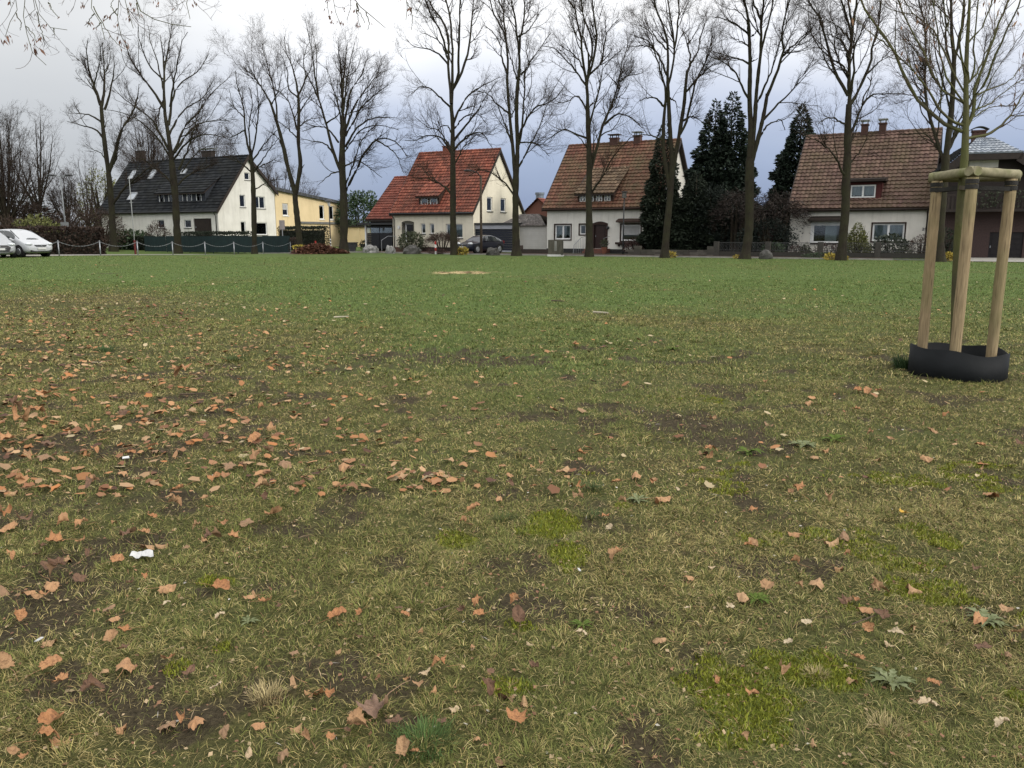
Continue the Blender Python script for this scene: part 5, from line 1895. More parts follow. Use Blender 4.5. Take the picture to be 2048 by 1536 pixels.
SPRUCE = leaf_mat('spruce_needles', (.007, .013, .009), (.024, .038, .022))
THUJA = leaf_mat('thuja_scales', (.010, .015, .009), (.024, .034, .017))
GREENL = leaf_mat('laurel_leaves', (.018, .040, .014), (.050, .085, .030), .45, .4)
DARKH = leaf_mat('dark_hedge_leaves', (.009, .014, .008), (.026, .034, .016))
BROWNH = leaf_mat('brown_hedge_leaves', (.020, .013, .009), (.050, .030, .020))
RHODO = leaf_mat('rhododendron_leaves', (.030, .042, .018), (.085, .095, .045), .5, .4)
YGREEN = leaf_mat('yellow_green_leaves', (.075, .085, .025), (.20, .20, .07))
YELLOW = leaf_mat('yellow_leaves', (.26, .19, .030), (.48, .38, .075))
BROWNT = leaf_mat('brown_twigs', (.032, .020, .014), (.075, .048, .034))
DKTWIG = leaf_mat('dark_weeping_twigs', (.016, .011, .009), (.040, .028, .021))
PURPLE = leaf_mat('purple_brown_leaves', (.035, .018, .016), (.075, .040, .034))

# conifers right of the brown-roofed house
conifer('spruce', 'great dark conifer with two pointed tops, right of the brown-roofed house', 1437, 61.5, 182, 170, 61, SPRUCE, 42000, peaks=((-.20, .95), (.17, 1.0)), ragged=.45, power=.72)
conifer('spruce', 'dark conifer with one feathery top, left of the weathered-roof house', 1577, 64.5, 208, 150, 62, SPRUCE, 30000, peaks=((.14, 1.0),), power=.72, ragged=.5)
conifer('columnar_conifer', 'narrow dark evergreen column hiding the right end of the brown-roofed house', 1322, 59.5, 240, 88, 63, THUJA, 18000, power=.62, droop=.2, ragged=.5, ln=(.15, .38))
conifer('columnar_conifer', 'dark evergreen column with rounded top close to the big twin-topped conifer', 1388, 59.0, 345, 90, 64, THUJA, 15000, power=.5, droop=.2, ragged=.35, ln=(.15, .38))
# pine at the right edge, mostly outside the picture
conifer('pine_tree', 'dark conifer reaching in at the right edge behind the dark gabled house', 2120, 62, 190, 230, 65, SPRUCE, 6000, ragged=.8, power=.6)
# dark garden shrubs between the conifers
def off_at(u, off, dz=0.0):
    p = HL(u, off)
    return Vector((p.x, p.y, p.z + dz))


shrub('garden_shrub', 'tall dark evergreen shrub below the twin-topped conifer', off_at(1432, 1.0), (2.1, 1.4, 4.9), 66, leaf_mat('yew_needles', (.006, .010, .008), (.018, .026, .017)), 6500, .17)
shrub('garden_shrub', 'brownish drooping shrub left of the three-stemmed bare tree', off_at(1470, 1.8), (1.8, 1.3, 4.6), 67, DKTWIG, 2600, .34, shape='umbrella', aspect=.09)
shrub('garden_shrub', 'wide brown weeping shrub against the weathered-roof house\'s left corner', off_at(1545, 1.4), (2.4, 1.4, 4.4), 68, DKTWIG, 3000, .36, shape='umbrella', aspect=.09)
shrub('garden_shrub', 'dark green undergrowth shrub below the weeping shrub', off_at(1535, 2.2), (2.0, .9, 2.5), 69, leaf_mat('yew_needles', (.006, .010, .008), (.018, .026, .017)), 4200, .14)
shrub('garden_shrub', 'low green garden shrub beside the off-white house wall', off_at(1548, 3.2), (.8, .5, .95), 70, GREENL, 900, .10)
shrub('garden_shrub', 'reddish leafed bush at the foot of the narrow evergreen column', off_at(1270, 2.6), (1.0, .7, 1.15), 71, PURPLE, 900, .12)
# front gardens
shrub('rhododendron', 'rounded olive rhododendron beside the white front door of the red-roofed house', off_at(823, 2.0), (1.15, .9, 1.75), 72, RHODO, 2200, .15)
shrub('low_shrub', 'small dark shrub right of the rounded rhododendron', off_at(847, 1.4), (.55, .45, .62), 73, PURPLE, 500, .09)
shrub('pruned_shrub', 'brown twiggy mushroom-shaped shrub below the red-roofed house\'s big window', off_at(884, 1.9), (1.3, .9, 1.65), 74, BROWNT, 2400, .26, shape='umbrella', aspect=.10, stems=9)
shrub('low_shrub', 'low dark heather clump in front of the red and white post near the tree', off_at(873, 8.7), (.75, .4, .42), 75, PURPLE, 700, .08)
shrub('flowering_plant', 'yellow leafy clump at the foot of the tree before the red roof', off_at(922, 9.7), (.55, .35, .52), 76, YELLOW, 420, .15, group=None, cat='plant')
shrub('flowering_plant', 'pale yellow clump at the foot of the tree at the brown-roofed house\'s right end', off_at(1341, 9.5), (.36, .25, .34), 77, YELLOW, 260, .13, cat='plant')
shrub('flowering_plant', 'tiny yellow clump left of the three-stemmed tree\'s foot', off_at(1476, 9.5), (.28, .2, .20), 78, YELLOW, 150, .11, cat='plant')
shrub('flowering_plant', 'yellow clump left of the tree between the weathered-roof house\'s windows', off_at(1664, 9.5), (.36, .2, .32), 79, YELLOW, 220, .13, cat='plant')
shrub('flowering_plant', 'small yellow clump right of the tree between the weathered-roof house\'s windows', off_at(1692, 9.3), (.18, .15, .2), 80, YELLOW, 120, .11, cat='plant')
shrub('flowering_plant', 'bright yellow clump behind the centre stake of the young tree', off_at(1899, 9.0), (.36, .25, .46), 81, YELLOW, 300, .14, cat='plant')
shrub('garden_shrub', 'yellow-green pointed shrub before the off-white wall between the two windows', off_at(1713, 3.3), (1.0, .7, 2.25), 82, YGREEN, 2600, .13, shape='cone')
shrub('garden_shrub', 'small conical shrub under the left window of the weathered-roof house', off_at(1612, 3.0), (.5, .4, .95), 83, RHODO, 700, .10, shape='cone')
shrub('garden_shrub', 'dark leafy shrub left of the small conical shrub', off_at(1591, 2.8), (.45, .35, .75), 84, PURPLE, 350, .11)
shrub('garden_shrub', 'sprawling reddish shrub under the left window, behind the fence', off_at(1655, 3.0), (.85, .4, .85), 85, PURPLE, 800, .10)
shrub('rhododendron', 'dark green rhododendron below the right window of the weathered-roof house', off_at(1779, 2.6), (1.1, .7, 1.35), 86, leaf_mat('deep_rhododendron', (.020, .030, .018), (.055, .065, .038), .45, .4), 1500, .16)
shrub('garden_shrub', 'low light green plant right of the rhododendron', off_at(1808, 3.0), (.45, .35, .7), 87, RHODO, 380, .10)
shrub('garden_shrub', 'rounded purple-brown twiggy bush at the off-white house\'s right corner', off_at(1842, 2.6), (.75, .6, 1.35), 88, BROWNT, 1300, .16, aspect=.2)
shrub('garden_shrub', 'dark leafy bush behind the last lime tree at the driveway', off_at(1893, 4.5), (.75, .6, 1.75), 89, DARKH, 1500, .12)
shrub('low_shrub', 'flat green cushion plant along the fence left of the bare tree', off_at(1640, 5.0), (1.2, .3, .3), 90, GREENL, 700, .07)
shrub('low_shrub', 'dark rounded bush standing in for an unclear dark shape between bin and white carport post', off_at(729, -4), (.5, .5, 1.0), 91, DARKH, 700, .10)  # bush added in place of a dark form read as a car's rear
# beyond the yellow garage
shrub('evergreen_tree', 'broad glossy evergreen showing between the yellow building and the red roofs', off_at(722, -20), (3.3, 2.2, 6.6), 92, GREENL, 6000, .32, cat='tree', stems=3)
# hedges
hk = lambda u, off: HL(u, off)
a1, b1 = at(372, 490, 78.5), at(497, 490, 72.5)
hedge('clipped_hedge', 'dark clipped hedge behind the green privacy fence, before the white house', (a1.x, a1.y, -.1), (b1.x, b1.y, -.1), 1.1, 1.75, 93, DARKH, 7000, .13)
a1, b1 = at(567, 490, 80), at(649, 490, 75.5)
hedge('clipped_hedge', 'tall dark hedge block in front of the yellow building', (a1.x, a1.y, 0), (b1.x, b1.y, 0), 1.2, 2.15, 94, DARKH, 6500, .13)
a1, b1 = at(584, 490, 68.2), at(596, 490, 71.5)
hedge('brown_hedge', 'short brown hedge end closing the green privacy fence', (a1.x, a1.y, -.1), (b1.x, b1.y, -.1), .6, 1.25, 95, BROWNH, 1200, .10)
def fline(a, b):
    x, y = FP[0] + FD[0] * a - FD[1] * b, FP[1] + FD[1] * a + FD[0] * b
    return Vector((x, y, float(gz(x, y))))


hedge('brown_hedge', 'long brown beech hedge behind the parked cars at the left', fline(-26, 10.2), fline(10, 9.6), 1.3, 2.0, 96, BROWNH, 30000, .19)
hedge('clipped_hedge', 'low dark hedge between the lopped tree and the privacy fence', tuple(at(236, 490, 84).xy) + (-.1,), tuple(at(304, 490, 80).xy) + (-.1,), 1.1, 1.3, 97, DARKH, 6000, .15)
for i, (u, Y, rx, h_, m_, lb) in enumerate(((18, 70, 3.4, 2.9, BROWNT, 'dark russet thicket under the dense rounded tree at the left edge'), (62, 76, 2.8, 4.4, BROWNH, 'tall russet bush between the rounded tree and the slender tree'), (110, 80, 2.8, 3.2, BROWNT, 'brown thicket left of the lamp with the name plate'),
                                             (165, 86, 3.8, 4.2, BROWNT, 'broad brown thicket behind the hedge left of the lopped tree'), (78, 70, 1.9, 3.1, YGREEN, 'yellowish bush above the brown hedge behind the white car'), (212, 100, 3.2, 9.0, YGREEN, 'tall yellow-green tree behind the lopped tree and the dark roof'),
                                             (200, 80, 2.6, 3.8, BROWNT, 'tangled brown bush at the left end of the white house'), (318, 82, 1.2, 2.6, BROWNT, 'small round brown bush before the white house\'s garage wall'), (262, 82, 2.4, 1.9, GREENL, 'low green bushes behind the slim pale pole'), (28, 92, 5.5, 7.0, DARKH, 'dark evergreen mass behind the dense rounded tree'),
                                             (120, 112, 7.5, 6.0, BROWNT, 'far brown thicket closing the view at the left'))):
    B = at(u, 490, Y)
    shrub('thicket', lb, (B.x, B.y, float(gz(B.x, B.y))), (rx, rx * .7, h_), 140 + i, m_, 3800 if rx > 2.4 else 1800, .30 if m_ is BROWNT else .24, aspect=.12 if m_ is BROWNT else .5, stems=10, cat='bush')
# far tree line closing the gaps between the houses
rng = np.random.default_rng(77)
P_, D_ = [], []
for k0, k1, oo in ((-120, 40, -70), (30, 120, -40)):
    n = 26000 if k0 < 0 else 9000
    k = k0 + (k1 - k0) * rng.random(n)
    hgt = 4.6 + 3.2 * (fbm(k * .06, k * 0, 5) - .5) * 2
    z = rng.random(n) ** .8 * hgt
    o_ = oo - 7 * rng.random(n)
    P_.append(np.stack([HP[0] + cT * k - sT * o_, HP[1] - sT * k - cT * o_, z], 1))
P_ = np.concatenate(P_)
ln = .5 + .9 * rng.random(len(P_))
V, q = cards(P_, unit(rng, len(P_)) + np.array([0, 0, .4]), unit(rng, len(P_)), ln, ln * .45, rng)
o = np_mesh('distant_trees', V, q, None, leaf_mat('distant_foliage', (.030, .030, .022), (.060, .055, .036)), attrs={'tone': ('FACE', 'FLOAT', rng.random(len(P_)))})
setp(o, 'distant belt of trees and bushes closing the view behind the houses', 'trees', kind='stuff')
# ------------------------------------------------------------------ fences, posts, lamps, stones
# chain barrier: posts and sagging chains
cf = thing('chain_barrier', 'low barrier of slim grey posts linked by sagging chains beside the car park', 'barrier', (0, 0, 0))
tops = []
us = [-62, 30, 117, 200, 275, 345, 410, 468, 526, 581]
for u in us:
    p = on_line(u, FP, FD)
    mb = MB()
    mb.tube([p + Vector((0, 0, -.2)), p + Vector((0, 0, .93))], .038, 8)
    mb.tube([p + Vector((0, 0, .93)), p + Vector((0, 0, .97))], [.05, .03], 8)
    mb.build('post', METAL, cf, True)
    tops.append(p + Vector((0, 0, .90)))
for a, b in zip(tops[:-1], tops[1:]):
    mb = MB()
    n = 26
    pts = [a.lerp(b, i / n) + Vector((0, 0, -.30 * (1 - (2 * i / n - 1) ** 2))) for i in range(n + 1)]
    d = (b - a).normalized()
    sd = Vector((-d.y, d.x, 0))
    for i in range(n):
        c, e_ = pts[i], pts[i + 1]
        w_ = (sd if i % 2 else Vector((0, 0, 1))) * .017
        mb.tube([c - w_, e_ - w_], .009, 4)
        mb.tube([c + w_, e_ + w_], .009, 4)
    mb.build('chain', METAL, cf)
# green privacy fence
a0, b0 = at(291, 500, 77.2), at(580, 500, 68.4)
a0.z, b0.z = float(gz(a0.x, a0.y)), float(gz(b0.x, b0.y))
sf = thing('privacy_fence', 'dark green fabric privacy fence behind the chain barrier', 'fence', (0, 0, 0))
GF = mat('green_fabric', (.008, .022, .022), (.006, .015, .016), 3, rough=.7, bump=.15)
NP = 6
for i in range(NP + 1):
    p = a0.lerp(b0, i / NP)
    mb = MB()
    mb.box(p.x - .03, p.x + .03, p.y - .03, p.y + .03, p.z - .2, p.z + 1.46)
    mb.build('post', mat('green_post', (.012, .024, .022)), sf)
    if i < NP:
        q2 = a0.lerp(b0, (i + 1) / NP)
        mb = MB()
        nn = 14
        nrm = Vector((-(q2 - p).y, (q2 - p).x, 0)).normalized()
        row = [[p.lerp(q2, .008 + .984 * j / nn) + Vector((0, 0, z)) - nrm * (.034 + .012 * math.sin(j * 1.9 + i)) for j in range(nn + 1)] for z in (.03, 1.42 + .03 * (i % 2))]
        for j in range(nn):
            mb.quad(row[0][j], row[0][j + 1], row[1][j + 1], row[1][j])
        mb.build('fabric_panel', GF, sf)
# low stone wall and ornate fence in front of the two right hand houses
OF = 4.3
wl = thing('garden_wall', 'low grey-brown stone garden wall in front of the dark conifers', 'wall', (0, 0, 0))
k0, k1 = kk(1252, OF), kk(1420, OF)
mb = MB()
STW = tile_mat('rough_wall_stone', [(0, (.040, .036, .030)), (.5, (.070, .062, .051)), (1, (.115, .104, .086))], (.04, .042, .028), .6)
def hbox(mb, ka, kb, oa, ob, za, zb, tone=None):
    ps = [LP(ka, oa, 0), LP(kb, oa, 0), LP(kb, ob, 0), LP(ka, ob, 0)]
    vs = [p + Vector((0, 0, za)) for p in ps] + [p + Vector((0, 0, zb)) for p in ps]
    mb.add(vs, [(0, 1, 2, 3), (4, 5, 6, 7), (0, 1, 5, 4), (1, 2, 6, 5), (2, 3, 7, 6), (3, 0, 4, 7)], tone)


for row in range(3):
    k = k0 + (.2 if row % 2 else 0)
    while k < k1:
        L_ = random.uniform(.30, .62)
        t = random.random()
        hbox(mb, k, min(k1, k + L_ - .012), OF - .15, OF + .12 + random.uniform(0, .035), -.1 + .19 * row if row == 0 else .09 + .155 * (row - 1), .085 + .155 * row, t)
        k += L_
mb.build('stones', STW, wl)
for u in (1276, 1422):
    k = kk(u, OF)
    mb = MB()
    for row in range(4):
        hbox(mb, k - .22, k + .22, OF - .2 + random.uniform(-.02, .02), OF + .2 + random.uniform(0, .03), -.1 + .19 * row, .085 + .19 * row)
    mb.build('pillar', STW, wl)
fn = thing('ornate_fence', 'low dark fence of looped iron panels between concrete posts before the right houses', 'fence', (0, 0, 0))
fu = [1433, 1536, 1641, 1756, 1862, 1905]
CPOST = mat('old_concrete', (.055, .050, .042), (.036, .034, .027), 8, bump=.4)
IRON = mat('pale_iron', (.060, .060, .057), (.04, .04, .038), 9, rough=.6)
for u in fu:
    k = kk(u, OF)
    mb = MB()
    hbox(mb, k - .17, k + .17, OF - .17, OF + .17, -.15, .98)
    mb.build('post', CPOST, fn, bevel=.02)
for ua, ub in zip(fu[:-1], fu[1:]):
    ka, kb = kk(ua, OF) + .17, kk(ub, OF) - .17
    mb = MB()
    hbox(mb, ka, kb, OF - .09, OF + .09, -.15, .33)
    mb.build('base_wall', mat('dark_base_wall', (.040, .036, .030), (.028, .027, .021), 8, bump=.3), fn)
    mb = MB()
    for z in (.40, .90):
        hbox(mb, ka, kb, OF - .02, OF + .02, z, z + .035)
    n = max(2, int((kb - ka) / .30))
    for i in range(n):
        k = ka + (kb - ka) * (i + .5) / n
        c = LP(k, OF, 0)
        ax = Vector((cT, -sT, 0))
        for zc, rr in ((.54, .075), (.76, .075)):
            mb.tube([c + ax * (rr * math.cos(t)) + Vector((0, 0, zc + 1.25 * rr * math.sin(t))) for t in np.linspace(0, 2 * math.pi, 9)], .014, 4, False)
        mb.tube([c + ax * .14 + Vector((0, 0, .42)), c + ax * .14 + Vector((0, 0, .90))], .010, 4)
    mb.build('iron_panel', IRON, fn)
# kerb wall stub by the pale garage
lw = thing('brick_planter', 'low dark brick wall beside the pale garage drive', 'wall', (0, 0, 0))
mb = MB()
hbox(mb, kk(1043, 3.5), kk(1104, 3.5), 3.3, 3.6, -.1, .34)
hbox(mb, kk(1043, 3.5) - .3, kk(1043, 3.5), 3.2, 3.7, -.1, .62)
mb.build('wall_body', mat('dark_old_brick', (.045, .030, .025), (.03, .026, .02), 10, bump=.4), lw)
fwl = thing('boundary_wall', 'dark maroon shed wall behind the shrubs beside the weathered-roof house', 'wall', (0, 0, 0))
mb = MB()
hbox(mb, kk(1515, -1.5), kk(1574, -1.5), -1.6, -1.4, -.1, 2.05)
hbox(mb, kk(1515, -1.5) - .1, kk(1574, -1.5), -1.65, -1.3, 2.06, 2.14)
mb.build('boards', mat('maroon_boards', (.030, .014, .013), (.02, .011, .010), 5, stretch=(1, 1, 6)), fwl)

# grey stone monument
mo = off_at(1112, 9.9)
mn = thing('memorial_stone', 'upright weathered stone block on a pale plinth before the brown-roofed house', 'memorial', tuple(mo), -R(12))
mb = MB()
n = 6
for zi in range(6):
    pass
mb.box(-.52, .46, -.18, .32, .10, 1.10)
mb.build('stone_block', mat('lichen_stone', (.085, .076, .058), (.045, .042, .030), 7, bump=.6, stretch=(1, 1, .3)), mn, bevel=.03)
mb = MB()
mb.box(-.54, .36, -.30, -.19, -.05, .13)
mb.box(-.54, .50, -.185, .36, -.1, .095)
mb.build('plinth', mat('pale_plinth', (.50, .49, .46), (.40, .39, .36), 5), mn)
mb = MB()
for i in range(3):
    mb.tube([(-.05 + .05 * i, -.183, 1.02), (-.06 + .06 * i, -.186, .35)], [.028, .012], 5)
mb.build('bird_lime_streak', mat('pale_streak', (.30, .29, .26)), mn)

# boulders
def boulder(label, u, off, size, seed, m):
    rng_ = random.Random(seed)
    p = off_at(u, off)
    e = thing('boulder', label, 'boulder', tuple(p), rng_.uniform(0, 3), 'boulders along the far edge of the meadow')
    V, F_ = [], []
    mb = MB()
    mb.ball((0, 0, size[2] * .30), size, 14, 9)
    vs = []
    s1 = rng_.randint(0, 99)
    for v in mb.v:
        x, y, z = v
        k = 1 + .55 * float(fbm(np.array(x * 2.0 / size[0] + s1), np.array(y * 2 / size[1] + z * 2.2 / size[2]), s1) - .5) * 1.6
        vs.append((round(x * k * 5) / 5 * .45 + x * k * .55, round(y * k * 4) / 4 * .3 + y * k * .7, z * k))
    mb.v = vs
    mb.build('stone', m, e)
    return e


GRAN = mat('pale_granite', (.30, .29, .27), (.13, .125, .115), 5, bump=.6)
DGRAN = mat('dark_granite', (.095, .090, .082), (.05, .048, .040), 5, bump=.6)
boulder('flat pale-topped boulder in front of the black carport gate', 742, 9.2, (.68, .45, .42), 1, GRAN)
boulder('small pointed grey boulder between the carport gate and the front door steps', 780, 9.4, (.36, .32, .48), 2, GRAN)
boulder('large rounded dark grey boulder before the rhododendron', 823, 9.2, (.72, .5, .50), 3, DGRAN)
boulder('dark squat boulder in front of the dark garage door', 987, 9.6, (.48, .4, .42), 4, DGRAN)
boulder('pale boulder beside the red and white post near the leaf heap', 645, 4.4, (.62, .45, .42), 5, GRAN)
boulder('round mossy boulder right of the three-stemmed bare tree', 1533, 9.7, (.40, .35, .40), 6, DGRAN)

# red and white marker posts
def marker(label, u, off, h_=.95):
    p = off_at(u, off)
    e = thing('marker_post', label, 'post', tuple(p), 0, 'red and white marker posts')
    mb = MB()
    mb.tube([(0, 0, -.1), (0, 0, h_)], .062, 10)
    mb.build('pole', WHITE, e)
    k = 4
    for i in range(0, k, 1):
        if i % 2:
            mb = MB()
            mb.tube([(0, 0, h_ * i / k), (0, 0, h_ * (i + 1) / k)], .066, 10)
            mb.build('red_band', mat('signal_red', (.42, .035, .025), (.34, .03, .022), 5, rough=.4), e)
    return e


marker('red and white marker post before the pruned shrub', 871, 8.9)
marker('red and white marker post at the back of the leaf heap', 631.5, 8.4)

# lamps and poles
def pole(name, label, cat, u, Y, vtop, r0, r1, m, zb=None):
    B = at(u, 495, Y)
    zb = float(gz(B.x, B.y)) if zb is None else zb
    h_ = at(u, vtop, Y).z - zb
    e = thing(name, label, cat, (B.x, B.y, zb))
    mb = MB()
    mb.tube([(0, 0, -.2), (0, 0, h_ * .5), (0, 0, h_)], [r0, (r0 + r1) / 2, r1], 10)
    mb.build('pole', m, e, True)
    return e, h_


GALV = mat('galvanised_pole', (.20, .21, .215), (.14, .15, .155), 6, rough=.5, metal=.3)
e, h_ = pole('street_lamp', 'grey double-armed street lamp with a small name plate at the left', 'street lamp', 135, 72, 353, .075, .05, GALV)
mb = MB()
mb.tube([(-.75, 0, h_ + .12), (0, 0, h_), (.75, 0, h_ + .12)], .03, 6)
mb.build('arm', GALV, e)
for s_ in (-1, 1):
    mb = MB()
    mb.ball((s_ * .78, 0, h_ + .12), (.42, .16, .07), 10, 6)
    mb.build('lamp_head', DKMETAL, e, True)
zp = at(135, 447, 72).z
mb = MB()
mb.box(-.36, .36, -.11, -.085, zp - .20, zp + .20)
mb.build('name_plate', mat('back_of_sign', (.16, .165, .165), (.12, .125, .125), 4, rough=.5), e)
e, h_ = pole('flag_pole', 'slim pale pole with a red foot, before the dark roof', 'pole', 270, 66, 352, .042, .025, mat('pale_pole', (.27, .28, .27), (.20, .21, .20), 5, rough=.6))
mb = MB()
mb.tube([(0, 0, -.1), (0, 0, 1.15)], .085, 10)
mb.build('red_foot', mat('dull_red', (.10, .016, .014), (.075, .014, .012), 6), e)
mb = MB()
zp = at(270, 401, 66).z
mb.tube([(-.16, 0, zp), (.16, 0, zp)], .02, 6)
mb.tube([(-.1, 0, zp + .65), (.1, 0, zp + .65)], .02, 6)
mb.build('bracket', METAL, e)
e, h_ = pole('street_lamp', 'dark lantern street lamp with striped foot before the yellow building', 'street lamp', 661.5, 74, 412, .055, .045, DKMETAL)
mb = MB()
mb.tube([(0, 0, h_), (0, 0, h_ + .38)], [.10, .17], 8)
mb.build('lantern', mat('lantern_glass', (.50, .50, .48), (.42, .42, .40), 3, rough=.2), e)
mb = MB()
mb.tube([(0, 0, h_ + .39), (0, 0, h_ + .5), (0, 0, h_ + .62)], [.40, .28, .05], 10)
mb.build('lantern_cap', DKMETAL, e)
mb = MB()
for i in range(3):
    mb.tube([(0, 0, .55 + .26 * i), (0, 0, .66 + .26 * i)], .064, 10)
mb.build('white_band', WHITE, e)
e, h_ = pole('street_lamp', 'thin dark lamp post with a square head before the brown-roofed house', 'street lamp', 1246, 59.5, 396, .06, .04, DKMETAL)
mb = MB()
mb.box(-.14, .14, -.14, .14, h_, h_ + .40)
mb.build('lamp_head', mat('lamp_frame', (.10, .10, .09), (.06, .06, .055), 6), e)
mb = MB()
mb.box(-.20, .20, -.20, .20, h_ + .41, h_ + .47)
mb.build('lamp_cap', DKMETAL, e)
e, h_ = pole('utility_pole', 'brown wooden utility pole in front of the dark garage', 'pole', 962.5, 61.5, 352, .105, .075, mat('weathered_pole_wood', (.075, .055, .036), (.045, .034, .024), 4, bump=.4, stretch=(4, 4, .3)))
mb = MB()
mb.tube([(0, 0, h_ * .985), (-.25, -.2, h_ + .25), (-.75, -.5, h_ + .36)], [.05, .04, .035], 7)
mb.ball((-.95, -.62, h_ + .34), (.30, .16, .09), 8, 5)
mb.build('lamp_arm', DKMETAL, e)
# rounded parking sign by the tall hedge
e, h_ = pole('parking_sign', 'oblong grey traffic sign on a post, seen from behind near the hedge block', 'sign', 566.5, 71, 458, .035, .035, GALV)
mb = MB()
mb.box(-.24, .24, -.03, -.005, h_ - .05, h_ + .75)
mb.build('sign_plate', mat('grey_pink_plate', (.27, .23, .22), (.21, .19, .18), 3, rough=.5), e, bevel=.012)
mb = MB()
mb.tube([(-.04, 0, -.1), (-.04, 0, h_ * .55)], .11, 8)
mb.build('post_sleeve', mat('pale_sleeve', (.34, .34, .32), (.26, .26, .24), 5), e)
# wheelie bin
p = off_at(705, 1.0)
bn = thing('wheelie_bin', 'small black open bin before the yellow garage wall', 'bin', tuple(p), 0)
mb = MB()
mb.prism([(-.24, -.22, 0), (.24, -.22, 0), (.24, .22, 0), (-.24, .22, 0)], (0, 0, .12))
mb.add([(-.25, -.23, .12), (.25, -.23, .12), (.25, .23, .12), (-.25, .23, .12), (-.42, -.32, .80), (.42, -.32, .80), (.42, .32, .80), (-.42, .32, .80)], [(0, 1, 5, 4), (1, 2, 6, 5), (2, 3, 7, 6), (3, 0, 4, 7)])
mb.build('tub', DKMETAL, bn)
mb = MB()
for a in ((-.46, .46, -.36, -.32), (-.46, .46, .32, .36), (-.46, -.42, -.319, .319), (.42, .46, -.319, .319)):
    mb.box(a[0], a[1], a[2], a[3], .76, .84)
mb.build('rim', DKMETAL, bn)
# flower pots by the arched door
for du, lb in ((1209, 'terracotta pot with a small plant beside the arched door'),):
    p = off_at(du, 2.0)
    fp = thing('flower_pot', lb, 'pot', (p.x, p.y, .02))
    mb = MB()
    mb.tube([(0, 0, 0), (0, 0, .42), (0, 0, .48)], [.16, .25, .27], 10)
    mb.build('pot', mat('terracotta', (.22, .085, .05), (.16, .065, .04), 6), fp)
    rng = np.random.default_rng(3)
    n = 160
    d = unit(rng, n)
    P = d * np.array([.28, .28, .30]) * (rng.random((n, 1)) ** .5) + np.array([0, 0, .72])
    V, qd = cards(P, d + np.array([0, 0, .6]), unit(rng, n), .12 + .08 * rng.random(n), .05 + .03 * rng.random(n), rng)
    np_mesh('plant', V, qd, None, RHODO, fp, {'tone': ('FACE', 'FLOAT', rng.random(n))})

# heap of raked leaves
hp = at(634, 505, 60.5)
z0 = float(gz(hp.x, hp.y))
lh = thing('leaf_heap', 'long heap of raked reddish-brown leaves at the end of the privacy fence', 'leaf heap', (hp.x, hp.y, z0))
rng = np.random.default_rng(9)
n = 5200
a, rr = rng.random(n) * 6.28, np.sqrt(rng.random(n))
x, y = 2.15 * rr * np.cos(a) + .25 * rr, 1.1 * rr * np.sin(a)
z = .62 * (1 - rr ** 1.6) * (.75 + .5 * fbm(x * 1.2, y * 1.2, 4)) * (1 - .12 * x) + .02
ln = .11 + .10 * rng.random(n)
D = rng.normal(size=(n, 3))
D[:, 2] *= .4
V, q = cards(np.stack([x, y, z + .05 * rng.random(n)], 1), D, unit(rng, n) * .5 + np.array([0, 0, 1.]), ln, ln * .7, rng)
np_mesh('leaves', V, q, None, leaf_mat('heap_leaves', (.070, .030, .019), (.21, .10, .058)), lh, {'tone': ('FACE', 'FLOAT', rng.random(n) ** 1.6)})
gx, gy = np.meshgrid(np.linspace(-2.2, 2.2, 30), np.linspace(-1.2, 1.2, 16), indexing='ij')
r2 = np.sqrt((gx / 2.15) ** 2 + (gy / 1.1) ** 2)
hz_ = .58 * np.maximum(0, 1 - r2 ** 1.6) * (.75 + .5 * fbm(gx * 1.2, gy * 1.2, 4)) * (1 - .12 * gx) - .03
i, j = np.meshgrid(np.arange(29), np.arange(15), indexing='ij')
b_ = (i * 16 + j).ravel()
np_mesh('leaf_mould', np.stack([gx, gy, hz_], -1).reshape(-1, 3), np.stack([b_, b_ + 16, b_ + 17, b_ + 1], 1), None, mat('leaf_mould', (.060, .024, .015), (.035, .016, .011), 9), lh, smooth=True)
p = at(598, 497, 62.5)
shrub('flowering_plant', 'small yellowish twig clump behind the left end of the leaf heap', (p.x, p.y, .3), (.55, .3, .30), 98, YELLOW, 120, .14, cat='plant')

